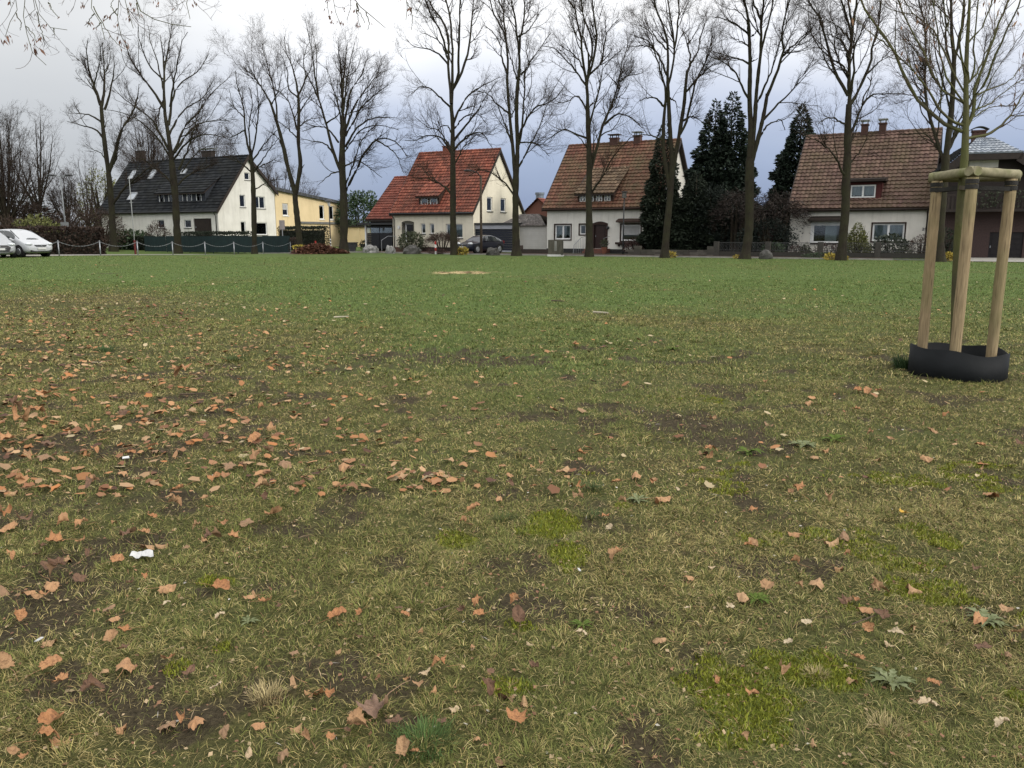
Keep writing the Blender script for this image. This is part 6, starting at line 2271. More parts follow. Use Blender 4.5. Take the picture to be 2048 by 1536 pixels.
# ------------------------------------------------------------------ cars
def car(name, label, loc, rz, paint, L=3.85, Wd=1.76, Hh=1.58, hood=.95, hoodL=.95, wsL=1.75, roofR=3.3, clear=.20, group=None, dark_grille=False, belt=.98, wheel=.31, plate=True):
    """front at local -y ; x = width"""
    e = thing(name, label, 'car', loc, rz, group)
    # stations along length (y from front), z_belt, z_roof, half widths
    st = [(0.00, .50, .50, .62, .62), (.06, .66, .66, .76, .76), (.22, .74, .74, .84, .80), (hoodL * .6, hood * .90, hood * .90, .88, .80), (hoodL, hood, hood, .88, .80),
          (hoodL + (wsL - hoodL) * .5, belt, (hood + Hh) / 2 + .04, .88, .72), (wsL, belt, Hh - .06, .88, .60), (wsL + .45, belt, Hh, .88, .60), (roofR - .5, belt + .02, Hh - .01, .88, .60),
          (roofR, belt + .03, Hh - .10, .87, .58), (L - .28, belt + .03, belt + .20, .84, .66), (L - .05, belt, belt, .80, .74), (L, .60, .60, .70, .70)]
    s = Wd / 1.76
    rings = []
    for y, zb, zr, wb, wr in st:
        wb, wr = wb * s, wr * s
        zl = clear + (.10 if y < .1 or y > L - .1 else 0)
        half = [(0, zl), (wb * .8, zl), (wb * .97, zl + .12), (wb, (zl + zb) / 2 + .06), (wb * .97, zb), (wr, zr - .035 if zr > zb else zb + .001), (wr * .8, zr + .015), (0, zr + .03)]
        rings.append([(x, y, z) for x, z in half] + [(-x, y, z) for x, z in half[-2:0:-1]])
    n = len(rings[0])
    mb, gl_s, gl_f, gl_b = MB(), [], MB(), MB()
    mb.v = [p for r in rings for p in r]
    for i in range(len(rings) - 1):
        for j in range(n):
            mb.f.append((i * n + j, i * n + (j + 1) % n, (i + 1) * n + (j + 1) % n, (i + 1) * n + j))
            mb.t.append(.5)
    mb.f.append(tuple(range(n))[::-1])
    mb.f.append(tuple((len(rings) - 1) * n + j for j in range(n)))
    mb.t += [.5, .5]
    body = mb.build('body', paint, e, True)
    sd = body.modifiers.new('sub', 'SUBSURF')
    sd.levels = sd.render_levels = 2
    GL = MATS.get('car_glass') or mat('car_glass', (.012, .016, .017), (.02, .024, .025), 2, rough=.04, spec=.9)
    # windscreen and rear window: curved panels just off the body
    def panel(name, y0, z0, w0, y1, z1, w1, m, off):
        q_ = MB()
        k = 8
        for i in range(k):
            t0, t1 = -1 + 2 * i / k, -1 + 2 * (i + 1) / k
            f = lambda t, y, z, w_: (t * w_ * s, y + .10 * t * t * (1 if y < L / 2 else -1), z - .03 * t * t)
            q_.quad(f(t0, y0, z0, w0), f(t1, y0, z0, w0), f(t1, y1, z1, w1), f(t0, y1, z1, w1))
        o_ = q_.build(name, m, e, True)
        so = o_.modifiers.new('thick', 'SOLIDIFY')
        so.thickness = .012
        return o_
    ws = panel('windscreen', hoodL + .02, hood + .05, .72, wsL - .02, Hh - .06, .56, mat('bright_windscreen', (.10, .105, .10), (.07, .075, .07), 1.0, rough=.12, spec=.7), .02)
    cw = panel('windscreen_base', hoodL - .06, hood + .035, .74, hoodL + .10, hood + .115, .71, GL, .02)
    for sg in (-1, 1):
        mb = MB()
        mb.tube([(sg * .74 * s, hoodL + .10, hood + .06), (sg * .585 * s, wsL + .02, Hh - .07)], .028, 6)
        mb.build('pillar_seal', GL, e)
    panel('rear_window', L - .16, belt + .10, .62, roofR + .06, Hh - .16, .52, GL, .02)
    for sg in (-1, 1):
        for (ya, yb, ta, tb) in ((hoodL + .42, wsL + .48, .18, .9), (wsL + .55, roofR - .15, .9, .86), (roofR - .08, L - .42, .84, .35)):
            q_ = MB()
            zb_ = belt + .03
            def sp(y, t):
                zt = np.interp(y, [q[0] for q in st], [q[2] for q in st]) - .07
                wb = np.interp(y, [q[0] for q in st], [q[3] for q in st]) * s * .955
                wr = np.interp(y, [q[0] for q in st], [q[4] for q in st]) * s
                z = zb_ + (max(zt, zb_ + .03) - zb_) * t
                zfull = max(np.interp(y, [q[0] for q in st], [q[2] for q in st]) - .035, zb_ + .05)
                x = wb + (wr - wb) * (z - zb_) / (zfull - zb_) + .012
                return (sg * x, y, z)
            k = 5
            for i in range(k):
                y0, y1_ = ya + (yb - ya) * i / k, ya + (yb - ya) * (i + 1) / k
                q_.quad(sp(y0, 0), sp(y1_, 0), sp(y1_, 1), sp(y0, 1))
            o_ = q_.build('side_window', GL, e)
            so = o_.modifiers.new('thick', 'SOLIDIFY')
            so.thickness = .01
    # wheels
    for yw in (.78, L - .72):
        for sg in (-1, 1):
            xw = sg * (.80 * s)
            mb = MB()
            mb.tube([(xw - sg * .10, yw, wheel), (xw - sg * .06, yw, wheel), (xw + sg * .06, yw, wheel), (xw + sg * .095, yw, wheel)], [wheel * .9, wheel, wheel, wheel * .88], 18)
            w_ = mb.build('wheel', mat('tyre_rubber', (.012, .012, .012), (.018, .018, .018), 8, rough=.8), e)
            mb = MB()
            mb.tube([(xw + sg * .096, yw, wheel), (xw + sg * .115, yw, wheel)], [wheel * .64, wheel * .58], 14)
            mb.build('rim', mat('alloy', (.38, .39, .40), (.30, .31, .32), 6, rough=.35, metal=.7), w_)
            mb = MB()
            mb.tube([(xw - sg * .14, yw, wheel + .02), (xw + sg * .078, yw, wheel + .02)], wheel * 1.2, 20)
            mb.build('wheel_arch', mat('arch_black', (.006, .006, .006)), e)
    BLK = mat('black_trim', (.010, .010, .011), (.015, .015, .016), 5, rough=.45)
    mb = MB()
    if dark_grille:
        mb.prism([(-.46, -.035, .36), (.46, -.035, .36), (.56, -.02, .58), (.40, .03, .70), (-.40, .03, .70), (-.56, -.02, .58)], (0, .1, 0))
    else:
        mb.prism([(-.30, -.005, .60), (.30, -.005, .60), (.38, .035, .70), (-.38, .035, .70)], (0, .1, 0))
    g_ = mb.build('grille', BLK, e)
    mb = MB()
    for z in ((.45, .55) if dark_grille else (.65,)):
        mb.box(-.34, .34, -.045 if dark_grille else -.008, -.03 if dark_grille else 0.02, z, z + .018)
    mb.tube([(0, -.05 if dark_grille else -.012, .62 if dark_grille else .655), (0, -.03, .62 if dark_grille else .655)], .055, 12)
    mb.build('grille_bar', METAL, g_)
    mb = MB()
    mb.prism([(-.62, .0, .30), (.62, .0, .30), (.66, .03, .41), (-.66, .03, .41)], (0, .12, 0))
    mb.build('lower_intake', BLK, e)
    if plate:
        mb = MB()
        mb.box(-.26, .26, -.06, -.04, .43, .54)
        mb.build('number_plate', mat('plate_white', (.55, .55, .53), (.48, .48, .46), 20, rough=.4), e)
    for sg in (-1, 1):
        mb = MB()
        mb.ball((sg * .63 * s, .20, .74), (.20, .20, .10), 12, 7)
        mb.build('headlight', mat('headlight_glass', (.55, .57, .58), (.40, .42, .43), 8, rough=.08, spec=.9), e, True)
        mb = MB()
        mb.ball((sg * .97 * s, hoodL + .50, belt + .07), (.10, .07, .075), 8, 6)
        mb.box(min(sg * .86, sg * .93) * s, max(sg * .86, sg * .93) * s, hoodL + .47, hoodL + .53, belt + .02, belt + .06)
        mb.build('wing_mirror', paint, e, True)
        mb = MB()
        mb.box(min(sg * .60, sg * .80) * s, max(sg * .60, sg * .80) * s, L - .10, L - .02, .72, .95)
        mb.build('tail_light', mat('tail_red', (.20, .012, .012)), e)
    return e


def paint_mat(name, c):
    m, n = new_mat(name, .28, .5)
    n.b.inputs['Base Color'].default_value = (*c, 1)
    n.b.inputs['Coat Weight'].default_value = .2
    f = n.noise(2.5, 3, .6, n.obj())
    n.l(n.mix(n.ramp(f, [(.4, 0), (.65, .25)]), c, tuple(q * .8 for q in c)), n.b.inputs['Base Color'])
    return m


def car_at(u, Y, heading_deg, **kw):
    B = at(u, 505, Y)
    return (B.x, B.y, float(gz(B.x, B.y)) + .02), R(heading_deg)


loc, rz = car_at(84, 47.6, 66)
car('parked_car', 'white parked compact van-like hatchback facing the chain barrier', loc, rz, paint_mat('white_car_paint', (.40, .41, .42)), L=3.85, Hh=1.60, hood=.98, hoodL=.72, wsL=1.70, belt=.96)
loc, rz = car_at(0, 45.2, 42)
car('parked_car', 'silver-white car with wide black grille, cut by the left picture edge', loc, rz, paint_mat('silver_car_paint', (.30, .31, .32)), L=4.3, Hh=1.44, hood=.90, hoodL=1.15, wsL=2.0, roofR=3.5, dark_grille=True, clear=.16, belt=.90)
loc, rz = car_at(925, 62.5, -38)
car('parked_car', 'dark blue car parked before the dark garage, half hidden by the pole', loc, rz, paint_mat('midnight_blue_paint', (.005, .006, .013)), L=4.2, Hh=1.38, hood=.86, hoodL=1.15, wsL=2.0, roofR=3.35, clear=.15, belt=.88)
# ------------------------------------------------------------------ staked young tree
YT = 8.27
SAPB = bark('young_bark', (.050, .046, .026), (.095, .088, .050), .85)
SAPT = bark('young_twigs', (.060, .040, .028), (.12, .085, .062))
se, sC2, sC3 = px_tree('young_tree', 'young bare tree with green bark held by three stakes', 1908, YT,
    [([15, 15, 16, 18, 20, 19, 17, 13, 10, 8, 5, 2], [(705, 3300), (712, 3050), (735, 2500), (765, 2000), (795, 1600), (810, 1400), (818, 1150), (822, 900), (822, 650), (832, 400), (850, 100), (870, -400)])],
    [(9, [(790, 1190), (740, 1160), (650, 1130), (560, 1050), (450, 980), (370, 890), (300, 750), (230, 600), (160, 450), (60, 290), (-125, 0)]), (6.5, [(800, 1130), (740, 1115), (650, 1050), (560, 950), (470, 800), (400, 700), (290, 580), (170, 460), (30, 270)]),
     (6, [(850, 960), (780, 900), (700, 880), (640, 850), (560, 740), (490, 600), (400, 400), (290, 180), (200, 0)]), (4.5, [(815, 940), (720, 820), (640, 680), (590, 480), (560, 250), (520, 0)]), (4.5, [(815, 850), (780, 790), (700, 650), (640, 500), (560, 330), (440, 190), (260, 0)]),
     (5, [(820, 720), (800, 620), (770, 450), (780, 250), (800, 0)]), (8, [(830, 1150), (880, 1020), (900, 820), (960, 620), (1040, 420), (1130, 170), (1210, 0)]), (5.5, [(895, 870), (1000, 730), (1100, 470), (1200, 250), (1310, 0)]), (5, [(830, 760), (930, 650), (1000, 480), (1060, 320), (1110, 100)]),
     (8, [(835, 1250), (870, 1240), (1010, 1220), (1120, 1150), (1220, 1040), (1290, 930), (1346, 830), (1400, 640)]), (4.5, [(880, 1010), (920, 990), (1080, 910), (1200, 800), (1346, 710)]), (4.5, [(895, 860), (950, 840), (1080, 790), (1200, 740), (1346, 580)]), (3.2, [(890, 1050), (1050, 970), (1250, 950)]),
     (4, [(835, 400), (870, 350), (950, 260), (1010, 150), (1060, 0)]), (4, [(870, 720), (910, 600), (890, 450), (910, 250), (930, 0)]), (3.5, [(850, 740), (820, 600), (700, 420), (640, 150), (620, 0)]), (3.5, [(600, 1000), (570, 980), (600, 850), (610, 650)]), (3.5, [(160, 450), (60, 370), (-60, 280), (-190, 170)]),
     (3, [(920, 1000), (960, 900), (1060, 700), (1200, 480), (1346, 270)]), (3, [(640, 850), (540, 700), (470, 560)])],
    71, cL, phi=52, tip=.0035, ext=150.0, extra=16, n1=240, n2=560, n3=520, mt=SAPB, mtw=SAPT, lenk=.20, thick=.42, spread=.22, rsc=.28, flare=.06, knob=.025, cat='tree')
# papery bracts still hanging on the twigs
rng = np.random.default_rng(8)
ends = np.concatenate([sC2[:, -1], sC3[:, -1]])
P = ends[rng.choice(len(ends), 150, False)]
D = rng.normal(size=(150, 3)) * .35 + np.array([0, 0, -1.])
ln = .035 + .05 * rng.random(150)
V, q = cards(P, D, unit(rng, 150), ln, ln * .28, rng)
BRACT = leaf_mat('dry_bracts', (.20, .10, .055), (.42, .27, .16))
np_mesh('dry_bract', V, q, None, BRACT, se, {'tone': ('FACE', 'FLOAT', rng.random(150))})['kind'] = 'stuff'

RC = at(1918, 700, YT)
RC = Vector((RC.x, RC.y, float(lawn_z(np.array(RC.x), np.array(RC.y)))))
ST_M, n = new_mat('stake_wood', .85, .2)
ob = n.obj()
gr = n.noise(9, 5, .65, n.mapv(ob, (6, 6, .5)))
kn = n.noise(2.6, 2, .4, n.mapv(ob, (1, 1, .8)))
c = n.mix(n.ramp(gr, [(.35, 0), (.65, 1)]), (.31, .235, .135), (.19, .142, .080))
c = n.mix(n.ramp(kn, [(.66, 0), (.72, .85)]), c, (.10, .058, .03))
c = n.mix(n.ramp(n.noise(1.1, 4, .6, ob), [(.44, 0), (.66, .55)]), c, (.13, .14, .05))
ck = n.noise(13, 3, .5, n.mapv(ob, (5, 5, .22)))
c = n.mix(n.ramp(ck, [(.60, 0), (.68, .75)]), c, (.075, .052, .032))
n.l(c, n.b.inputs['Base Color'])
n.bump(n.mix(.5, gr, ck), .5, .012)
RAIL_M, n = new_mat('mossy_rail_wood', .9, .2)
ob = n.obj()
gr = n.noise(12, 5, .65, ob)
c = n.mix(n.ramp(gr, [(.35, 0), (.65, 1)]), (.26, .235, .15), (.16, .145, .085))
c = n.mix(n.ramp(n.noise(4, 5, .65, ob), [(.46, 0), (.66, .75)]), c, (.12, .14, .040))
n.l(c, n.b.inputs['Base Color'])
n.bump(gr, .35, .01)
sup = thing('tree_stakes', 'three round wooden stakes joined at the top by mossy rails around the young tree', 'tree support', tuple(RC))
vd = Vector((RC.x, RC.y, 0)).normalized()           # stakes stand in a triangle, one corner towards the meadow
ld = Vector((-vd.y, vd.x, 0))
spx = [(-vd * .345 + ld * .03, (.0, .01)), (vd * .13 + ld * .345, (-.012, .0)), (vd * .14 - ld * .295, (.012, .0))]
tops = []
for pb_, (lx, ly) in spx:
    u = pb_.x * 90
    b = Vector((pb_.x, pb_.y, -.3))
    t_ = Vector((pb_.x + lx, pb_.y + ly, 1.98))
    mb = MB()
    K = 14
    mb.tube([b.lerp(t_, i / K) for i in range(K + 1)], [.052 + .0012 * math.sin(i * 2.1 + u) for i in range(K + 1)], 18)
    mb.build('stake', ST_M, sup, True)
    tops.append(t_)
for i, j in ((0, 1), (0, 2), (1, 2)):
    a, b = tops[i], tops[j]
    d = (b - a).normalized()
    a2, b2 = a - d * .07 + Vector((0, 0, .055)), b + d * .09 + Vector((0, 0, .045))
    if (i, j) == (1, 2):
        a2, b2 = a2 + Vector((0, .03, -.02)), b2 + Vector((0, .03, -.02))
    mb = MB()
    K = 10
    rr = [.045] + [.047 + .0022 * math.sin(k * 1.7 + i) for k in range(K - 1)] + [.045]
    ps = [a2] + [a2.lerp(b2, (k + .12) / (K - .76)) for k in range(K - 1)] + [b2]
    ps[1] = a2.lerp(b2, .012)
    ps[-2] = a2.lerp(b2, .988)
    mb.tube(ps, rr, 18)
    mb.build('rail', RAIL_M, sup, True)
RUB = mat('rubber_strap', (.016, .015, .013), (.028, .026, .022), 12, rough=.8, bump=.3)
tr_ = at(1927, 372, YT) - RC
for i, t_ in enumerate(tops):
    mb = MB()
    for k in range(2):
        mb.tube([t_ + Vector((0, 0, -.11 + .05 * k)), t_ + Vector((0, 0, -.068 + .05 * k))], [.060, .0605], 16)
    mb.build('strap_collar', RUB, sup)
    mb = MB()
    z = t_.z - .10
    a, b = Vector((t_.x, t_.y, z)), Vector((tr_.x, tr_.y, z + .02))
    d = (b - a).normalized()
    sd = Vector((-d.y, d.x, 0)) * .045
    mb.prism([a + sd + Vector((0, 0, -.02)), b + sd * .9 + Vector((0, 0, -.02)), b + sd * .9 + Vector((0, 0, .02)), a + sd + Vector((0, 0, .02))], sd.normalized() * .006)
    mb.prism([a - sd + Vector((0, 0, -.02)), b - sd * .9 + Vector((0, 0, -.02)), b - sd * .9 + Vector((0, 0, .02)), a - sd + Vector((0, 0, .02))], sd.normalized() * .006)
    mb.build('tie_strap', mat('coconut_strap', (.10, .082, .055), (.06, .048, .032), 20, bump=.4) if i == 0 else RUB, sup)
rg = thing('watering_ring', 'black plastic ring set in the ground around the young tree and stakes', 'ring', tuple(RC))
rgr = .445
V, q = [], []
K = 160
for i in range(K + 1):
    a = R(-28) + 2 * math.pi * i / K * 1.015
    rr = rgr + .006 * math.sin(3 * a) + .018 * (i / K)
    x, y = rr * math.cos(a), rr * math.sin(a)
    tilt = -.018 * (x / rgr) + .012 * math.sin(2 * a + 1)
    zt = .268 + tilt + .012 * math.sin(5 * a)
    V += [(x * 1.01, y * 1.01, -.14), (x, y, zt)]
for i in range(K):
    q.append((2 * i, 2 * i + 2, 2 * i + 3, 2 * i + 1))
o = np_mesh('plastic_band', V, q, None, mat('black_plastic', (.0045, .0055, .006), (.008, .009, .010), 5, rough=.65, spec=.14, bump=.1), rg)
so = o.modifiers.new('thick', 'SOLIDIFY')
so.thickness = .007
mb = MB()
mb.ball((0, 0, .0), (.43, .43, .035), 24, 6, .03)
mb.build('mulch', mat('dark_mulch', (.022, .015, .010), (.040, .028, .018), 30, bump=1.0), rg)

# ------------------------------------------------------------------ overhanging tree: trunk behind and left of the camera, twig ends in view
cO = lambda x, y: (x * .21, y * .21)
cO2 = lambda x, y: (640 + x * .1074, y * .1074)
rng = np.random.default_rng(15)
YO = 5.6
tb = np.array([-4.2, -1.6, 0.0])
trunkO = [([tb + [0, 0, -.2], tb + [.05, .1, 1.5], tb + [.0, .25, 3.2], tb + [.1, .4, 5.0], tb + [.0, .5, 8.0]], [.21, .19, .17, .14, .06])]
limbsO = [([tb + [0, .25, 3.3], (-4.0, 1.2, 4.6), (-3.4, 3.6, 5.1), (-2.9, 5.4, 4.75)], [.09, .07, .045, .02]),
          ([tb + [.05, .3, 3.9], (-3.3, .8, 5.2), (-2.2, 3.4, 5.6), (-1.3, 5.3, 5.0)], [.085, .065, .04, .018]),
          ([tb + [.05, .35, 4.4], (-5.2, 0, 5.6), (-6.6, 1.2, 6.6)], [.07, .05, .02]), ([tb + [.05, .4, 4.9], (-3.6, -2.6, 6.2), (-3.0, -4.2, 7.3)], [.07, .05, .02])]
tw1 = [[(155, 0), (150, 120), (90, 220), (45, 310), (50, 350)], [(240, 0), (230, 100), (240, 230), (255, 330), (270, 420), (330, 530), (440, 620)], [(330, 0), (350, 110), (420, 200), (510, 270), (640, 285)], [(320, 0), (310, 120), (240, 170)],
       [(460, 20), (500, 100), (560, 165)], [(870, 0), (900, 100), (960, 210), (1000, 380)], [(890, 60), (980, 230), (1060, 350), (1130, 430), (1200, 470)], [(1130, 0), (1115, 150), (1130, 270), (1180, 400), (1240, 490)],
       [(1290, 0), (1380, 100), (1470, 190), (1560, 215), (1700, 240), (1820, 255)], [(1190, 0), (1220, 130), (1270, 270)], [(1300, 30), (1330, 180)], [(840, 0), (800, 60)], [(150, 120), (200, 220), (190, 290)], [(350, 110), (380, 250), (420, 370)], [(510, 270), (520, 340)],
       [(245, 250), (320, 330), (340, 390)], [(1115, 150), (1060, 60), (1080, 0)], [(1120, 80), (1030, 170), (980, 200)], [(900, 130), (850, 190), (830, 260)], [(960, 210), (920, 270)], [(1500, 0), (1510, 70)], [(1670, 0), (1690, 70)], [(1780, 0), (1810, 180)], [(1830, 0), (1870, 60)], [(100, 0), (105, 60)]]
tw2 = [[(260, 0), (290, 220), (360, 380), (390, 480)], [(630, 0), (760, 110), (850, 230), (950, 300), (1060, 370), (1220, 520)], [(690, 80), (740, 240), (840, 430)], [(680, 60), (700, 300), (740, 470)], [(850, 230), (920, 420), (890, 560)], [(560, 0), (550, 200), (500, 370)], [(1600, 0), (1630, 130), (1600, 370)],
       [(1610, 30), (1690, 180), (1720, 380), (1700, 560)], [(1910, 0), (1870, 130), (1790, 260)], [(150, 0), (150, 150), (180, 330)]]
for tw_, cv in ((tw1, cO), (tw2, cO2)):
    for ti, t in enumerate(tw_):
        p = [cv(*z_) for z_ in t]
        Yt = YO + rng.uniform(-.5, .5)
        P = [np.array(at(u_, v_, Yt)) for u_, v_ in p]
        if t[0][1] < 5:
            P.insert(0, P[0] + np.array([rng.uniform(-.15, .15), rng.uniform(-.4, .1), .55]))
            P.insert(0, P[0] + np.array([rng.uniform(-.1, .1), -.2, .7]))
        r0 = .0075 if t[0] in ((1290, 0), (630, 0)) else .0038
        limbsO.append((P, [r0, r0 * .8, r0 * .6, .0018]))
oe, oC2, oC3 = bare_tree('overhanging_tree', 'near tree whose thin hanging twigs with dry leaves dip in at the top left', tuple(tb), trunkO, limbsO, 91, extra=6, n1=80, n2=170, n3=110, mt=SAPB, mtw=SAPT, lenk=.16, thick=.30, spread=.12, rsc=.22, flare=.3, knob=.03)
# dry clusters, where the picture shows them
cl = [(105, 40, 60), (395, 60, 40), (475, 65, 35), (135, 195, 35), (325, 150, 60), (415, 260, 70), (55, 400, 90), (410, 375, 80), (520, 350, 40), (320, 480, 120), (250, 430, 60), (335, 400, 50), (790, 65, 80), (835, 230, 80), (920, 275, 50), (1010, 165, 60), (1050, 190, 60), (985, 195, 40), (1095, 260, 50),
      (1215, 100, 70), (1215, 195, 60), (1270, 100, 60), (1325, 150, 60), (1050, 350, 40), (1140, 390, 80), (1190, 450, 50), (1220, 455, 60), (1160, 480, 30), (1480, 20, 60), (1500, 70, 40), (1680, 75, 50), (1840, 45, 50), (1880, 45, 40), (1235, 40, 50), (560, 165, 30), (80, 345, 50), (365, 330, 30)]
cl2 = [(140, 30, 90), (95, 170, 60), (180, 335, 90), (205, 420, 90), (220, 240, 70), (435, 160, 70), (580, 205, 60), (655, 240, 110), (625, 190, 50), (690, 460, 100), (720, 510, 80), (935, 440, 60), (330, 420, 60), (390, 450, 90), (1690, 200, 130), (1675, 280, 60), (1450, 15, 60), (1860, 10, 50), (610, 10, 80)]
P, D, Ls, T = [], [], [], []
for lst, cv, sc_ in ((cl, cO, .21), (cl2, cO2, .1074)):
    for x, y, s_ in lst:
        u_, v_ = cv(x, y)
        size = s_ * sc_ * YO / 1600
        for k in range(3 if s_ < 70 else 6):
            Y_ = YO + rng.uniform(-.06, .06)
            P.append(np.array(at(u_, v_, Y_)) + np.array([rng.normal() * size * .25, 0, size * .35 + rng.normal() * size * .2]))
            D.append(np.array([rng.normal() * .45, rng.normal() * .3, -1.0]))
            Ls.append(size * rng.uniform(.45, .9))
            T.append(rng.random() * .6)
V, q = cards(np.array(P) - tb, np.array(D), unit(rng, len(P)), np.array(Ls), np.array(Ls) * .34, rng)
np_mesh('dry_leaf', V, q, None, leaf_mat('hanging_dry_leaves', (.10, .050, .032), (.30, .15, .09)), oe, {'tone': ('FACE', 'FLOAT', T)})['kind'] = 'stuff'
# ------------------------------------------------------------------ grass blades
GRASS_M, n = new_mat('grass_blades', .75, .25)
n.l(n.attr('tint', True), n.b.inputs['Base Color'])


def blades():
    rng = np.random.default_rng(3)
    VV, TT_, QQ, CC = [], [], [], []
    off = 0
    bands = [(1.15, 2.6, 27000, (.016, .058), .0016), (2.6, 4.2, 17000, (.018, .060), .0020), (4.2, 8.0, 6000, (.022, .062), .0030), (8.0, 14.0, 1700, (.03, .075), .0058), (14.0, 26.0, 520, (.03, .065), .009), (26.0, 52.0, 120, (.025, .055), .015)]
    for y0, y1, dens, (l0, l1), wd in bands:
        ew = 1.6 if y1 < 5 else 3.0
        area = .70 * (y1 * y1 - y0 * y0) + 2 * ew * (y1 - y0)
        n = int(area * dens)
        ca = ew / .70
        y = np.sqrt((y0 + ca) ** 2 + ((y1 + ca) ** 2 - (y0 + ca) ** 2) * rng.random(n)) - ca
        x = (rng.random(n) * 2 - 1) * (.70 * y + ew)
        # tufts: pull blades towards clump centres
        cs = .11 if y1 < 9 else .22
        gx, gy = np.floor(x / cs), np.floor(y / cs)
        cx, cy = (gx + .2 + .6 * _h(gx, gy, 5)) * cs, (gy + .2 + .6 * _h(gx, gy, 6)) * cs
        strong = _h(gx, gy, 7)
        pull = .55 * (strong > .55) * rng.random(n)
        dx, dy = x - cx, y - cy
        x, y = x - dx * pull, y - dy * pull
        g, s, m, sd = fields(x, y)
        cover = fbm(x * 2.3, y * 2.3, 13)
        keep = rng.random(n) < np.clip(1.12 - s * .98 - sd * .97, .05, 1) * np.clip(.30 + 1.5 * (cover - .36) + .45 * g, .10, 1) * (1 - .35 * m * (y < 7))
        keep &= ~((x - RC.x) ** 2 + (y - RC.y) ** 2 < .47 ** 2)
        x, y, g, s, m, strong, dx, dy = [q[keep] for q in (x, y, g, s, m, strong, dx, dy)]
        n = len(x)
        z = lawn_z(x, y)
        dry = rng.random(n) < np.clip(.70 - .66 * g + .30 * (fbm(x * 1.7, y * 1.7, 33) - .5) * 2, .05, .85)
        L = (l0 + (l1 - l0) * rng.random(n)) * np.where(strong > .8, 1.35, 1.0) * (1 - .45 * m)
        tilt = np.radians(np.where(dry, 56 + 34 * rng.random(n), 28 + 48 * rng.random(n)))
        az0 = np.arctan2(dy, dx) + rng.normal(size=n) * .9
        az = np.where(strong > .55, az0, rng.random(n) * 2 * np.pi)
        curl = rng.normal(size=n) * .42
        def dirn(a, t): return np.stack([np.cos(a) * np.sin(t), np.sin(a) * np.sin(t), np.cos(t)], 1)
        d0 = dirn(az, tilt * .75)
        d1 = dirn(az + curl, np.minimum(tilt * 1.35 + .15, 1.66))
        B = np.stack([x, y, z - .003], 1)
        Mp = B + d0 * (L * .5)[:, None]
        Tp = Mp + d1 * (L * .55)[:, None]
        Tp[:, 2] = np.maximum(Tp[:, 2], z + .002)
        w_ = wd * (.7 + .6 * rng.random(n)) * np.where(dry, .85, 1.1)
        sa = az + np.pi / 2 + rng.normal(size=n) * .5
        S = np.stack([np.cos(sa), np.sin(sa), rng.normal(size=n) * .25], 1) * (w_ * .5)[:, None]
        V = np.stack([B - S, B + S, Mp + S * .85, Mp - S * .85, Tp], 1)
        i = np.arange(n)[:, None] * 5 + off
        QQ.append(i + np.array([[0, 1, 2, 3]]))
        TT_.append(i + np.array([[3, 2, 4]]))
        VV.append(V.reshape(-1, 3))
        r = rng.random((n, 1))
        r2 = rng.random((n, 1))
        straw = np.array([[.375, .295, .118]]) * (.35 + .90 * r) + np.array([[.02, .02, .0]]) * r2
        pale = np.array([[.48, .395, .19]]) * (.8 + .4 * r2)
        straw = np.where(r2 > .88, pale, straw)
        olive = np.array([[.130, .138, .034]]) * (.55 + .8 * r)
        lush = np.array([[.092, .142, .036]]) * (.6 + .75 * r) + np.array([[.02, .012, .0]]) * r2
        gg = np.clip((g[:, None] - .35) * 1.5 + (r2 - .5) * .5, 0, 1)
        green = olive * (1 - gg) + lush * gg
        green = np.where((m[:, None] > .35), np.array([[.10, .128, .022]]) * (.7 + .6 * r), green)
        c = np.where(dry[:, None], straw, green)
        C = np.repeat(np.concatenate([c, np.ones((n, 1))], 1), 5, 0)
        CC.append(C)
        off += n * 5
    # velvety moss: very short dense shoots on the moss cushions
    n = 900000
    y = np.sqrt(1.2 ** 2 + (7.5 ** 2 - 1.2 ** 2) * rng.random(n))
    x = (rng.random(n) * 2 - 1) * .72 * y
    m = fields(x, y)[2]
    k = (m > .36) & (rng.random(n) < np.clip(m * 2, 0, 1) * np.clip(2.4 / y, .25, 1))
    x, y, m = x[k], y[k], m[k]
    n = len(x)
    z = lawn_z(x, y) + .010 * m * fbm(x * 30, y * 30, 3, 2)
    hh = (.005 + .009 * rng.random(n)) * (1 + .07 * y)
    w_ = hh * .30
    a = rng.random(n) * 6.28
    B = np.stack([x, y, z - .002], 1)
    S = np.stack([np.cos(a), np.sin(a), np.zeros(n)], 1) * w_[:, None]
    Tp = B + np.stack([rng.normal(size=n) * .4, rng.normal(size=n) * .4, np.ones(n)], 1) * hh[:, None]
    VV.append(np.stack([B - S, B + S, Tp], 1).reshape(-1, 3))
    TT_.append(np.arange(n)[:, None] * 3 + off + np.array([[0, 1, 2]]))
    c = np.array([[.160, .178, .020]]) * (.45 + .9 * rng.random((n, 1))) + np.array([[.03, .02, 0]]) * rng.random((n, 1))
    CC.append(np.repeat(np.concatenate([c, np.ones((n, 1))], 1), 3, 0))
    off += n * 3
    o = np_mesh('grass', np.concatenate(VV), np.concatenate(QQ), np.concatenate(TT_), GRASS_M, attrs={'tint': ('POINT', 'FLOAT_COLOR', np.concatenate(CC))})
    setp(o, 'short trampled meadow grass, green and straw coloured', 'grass', kind='stuff')


blades()

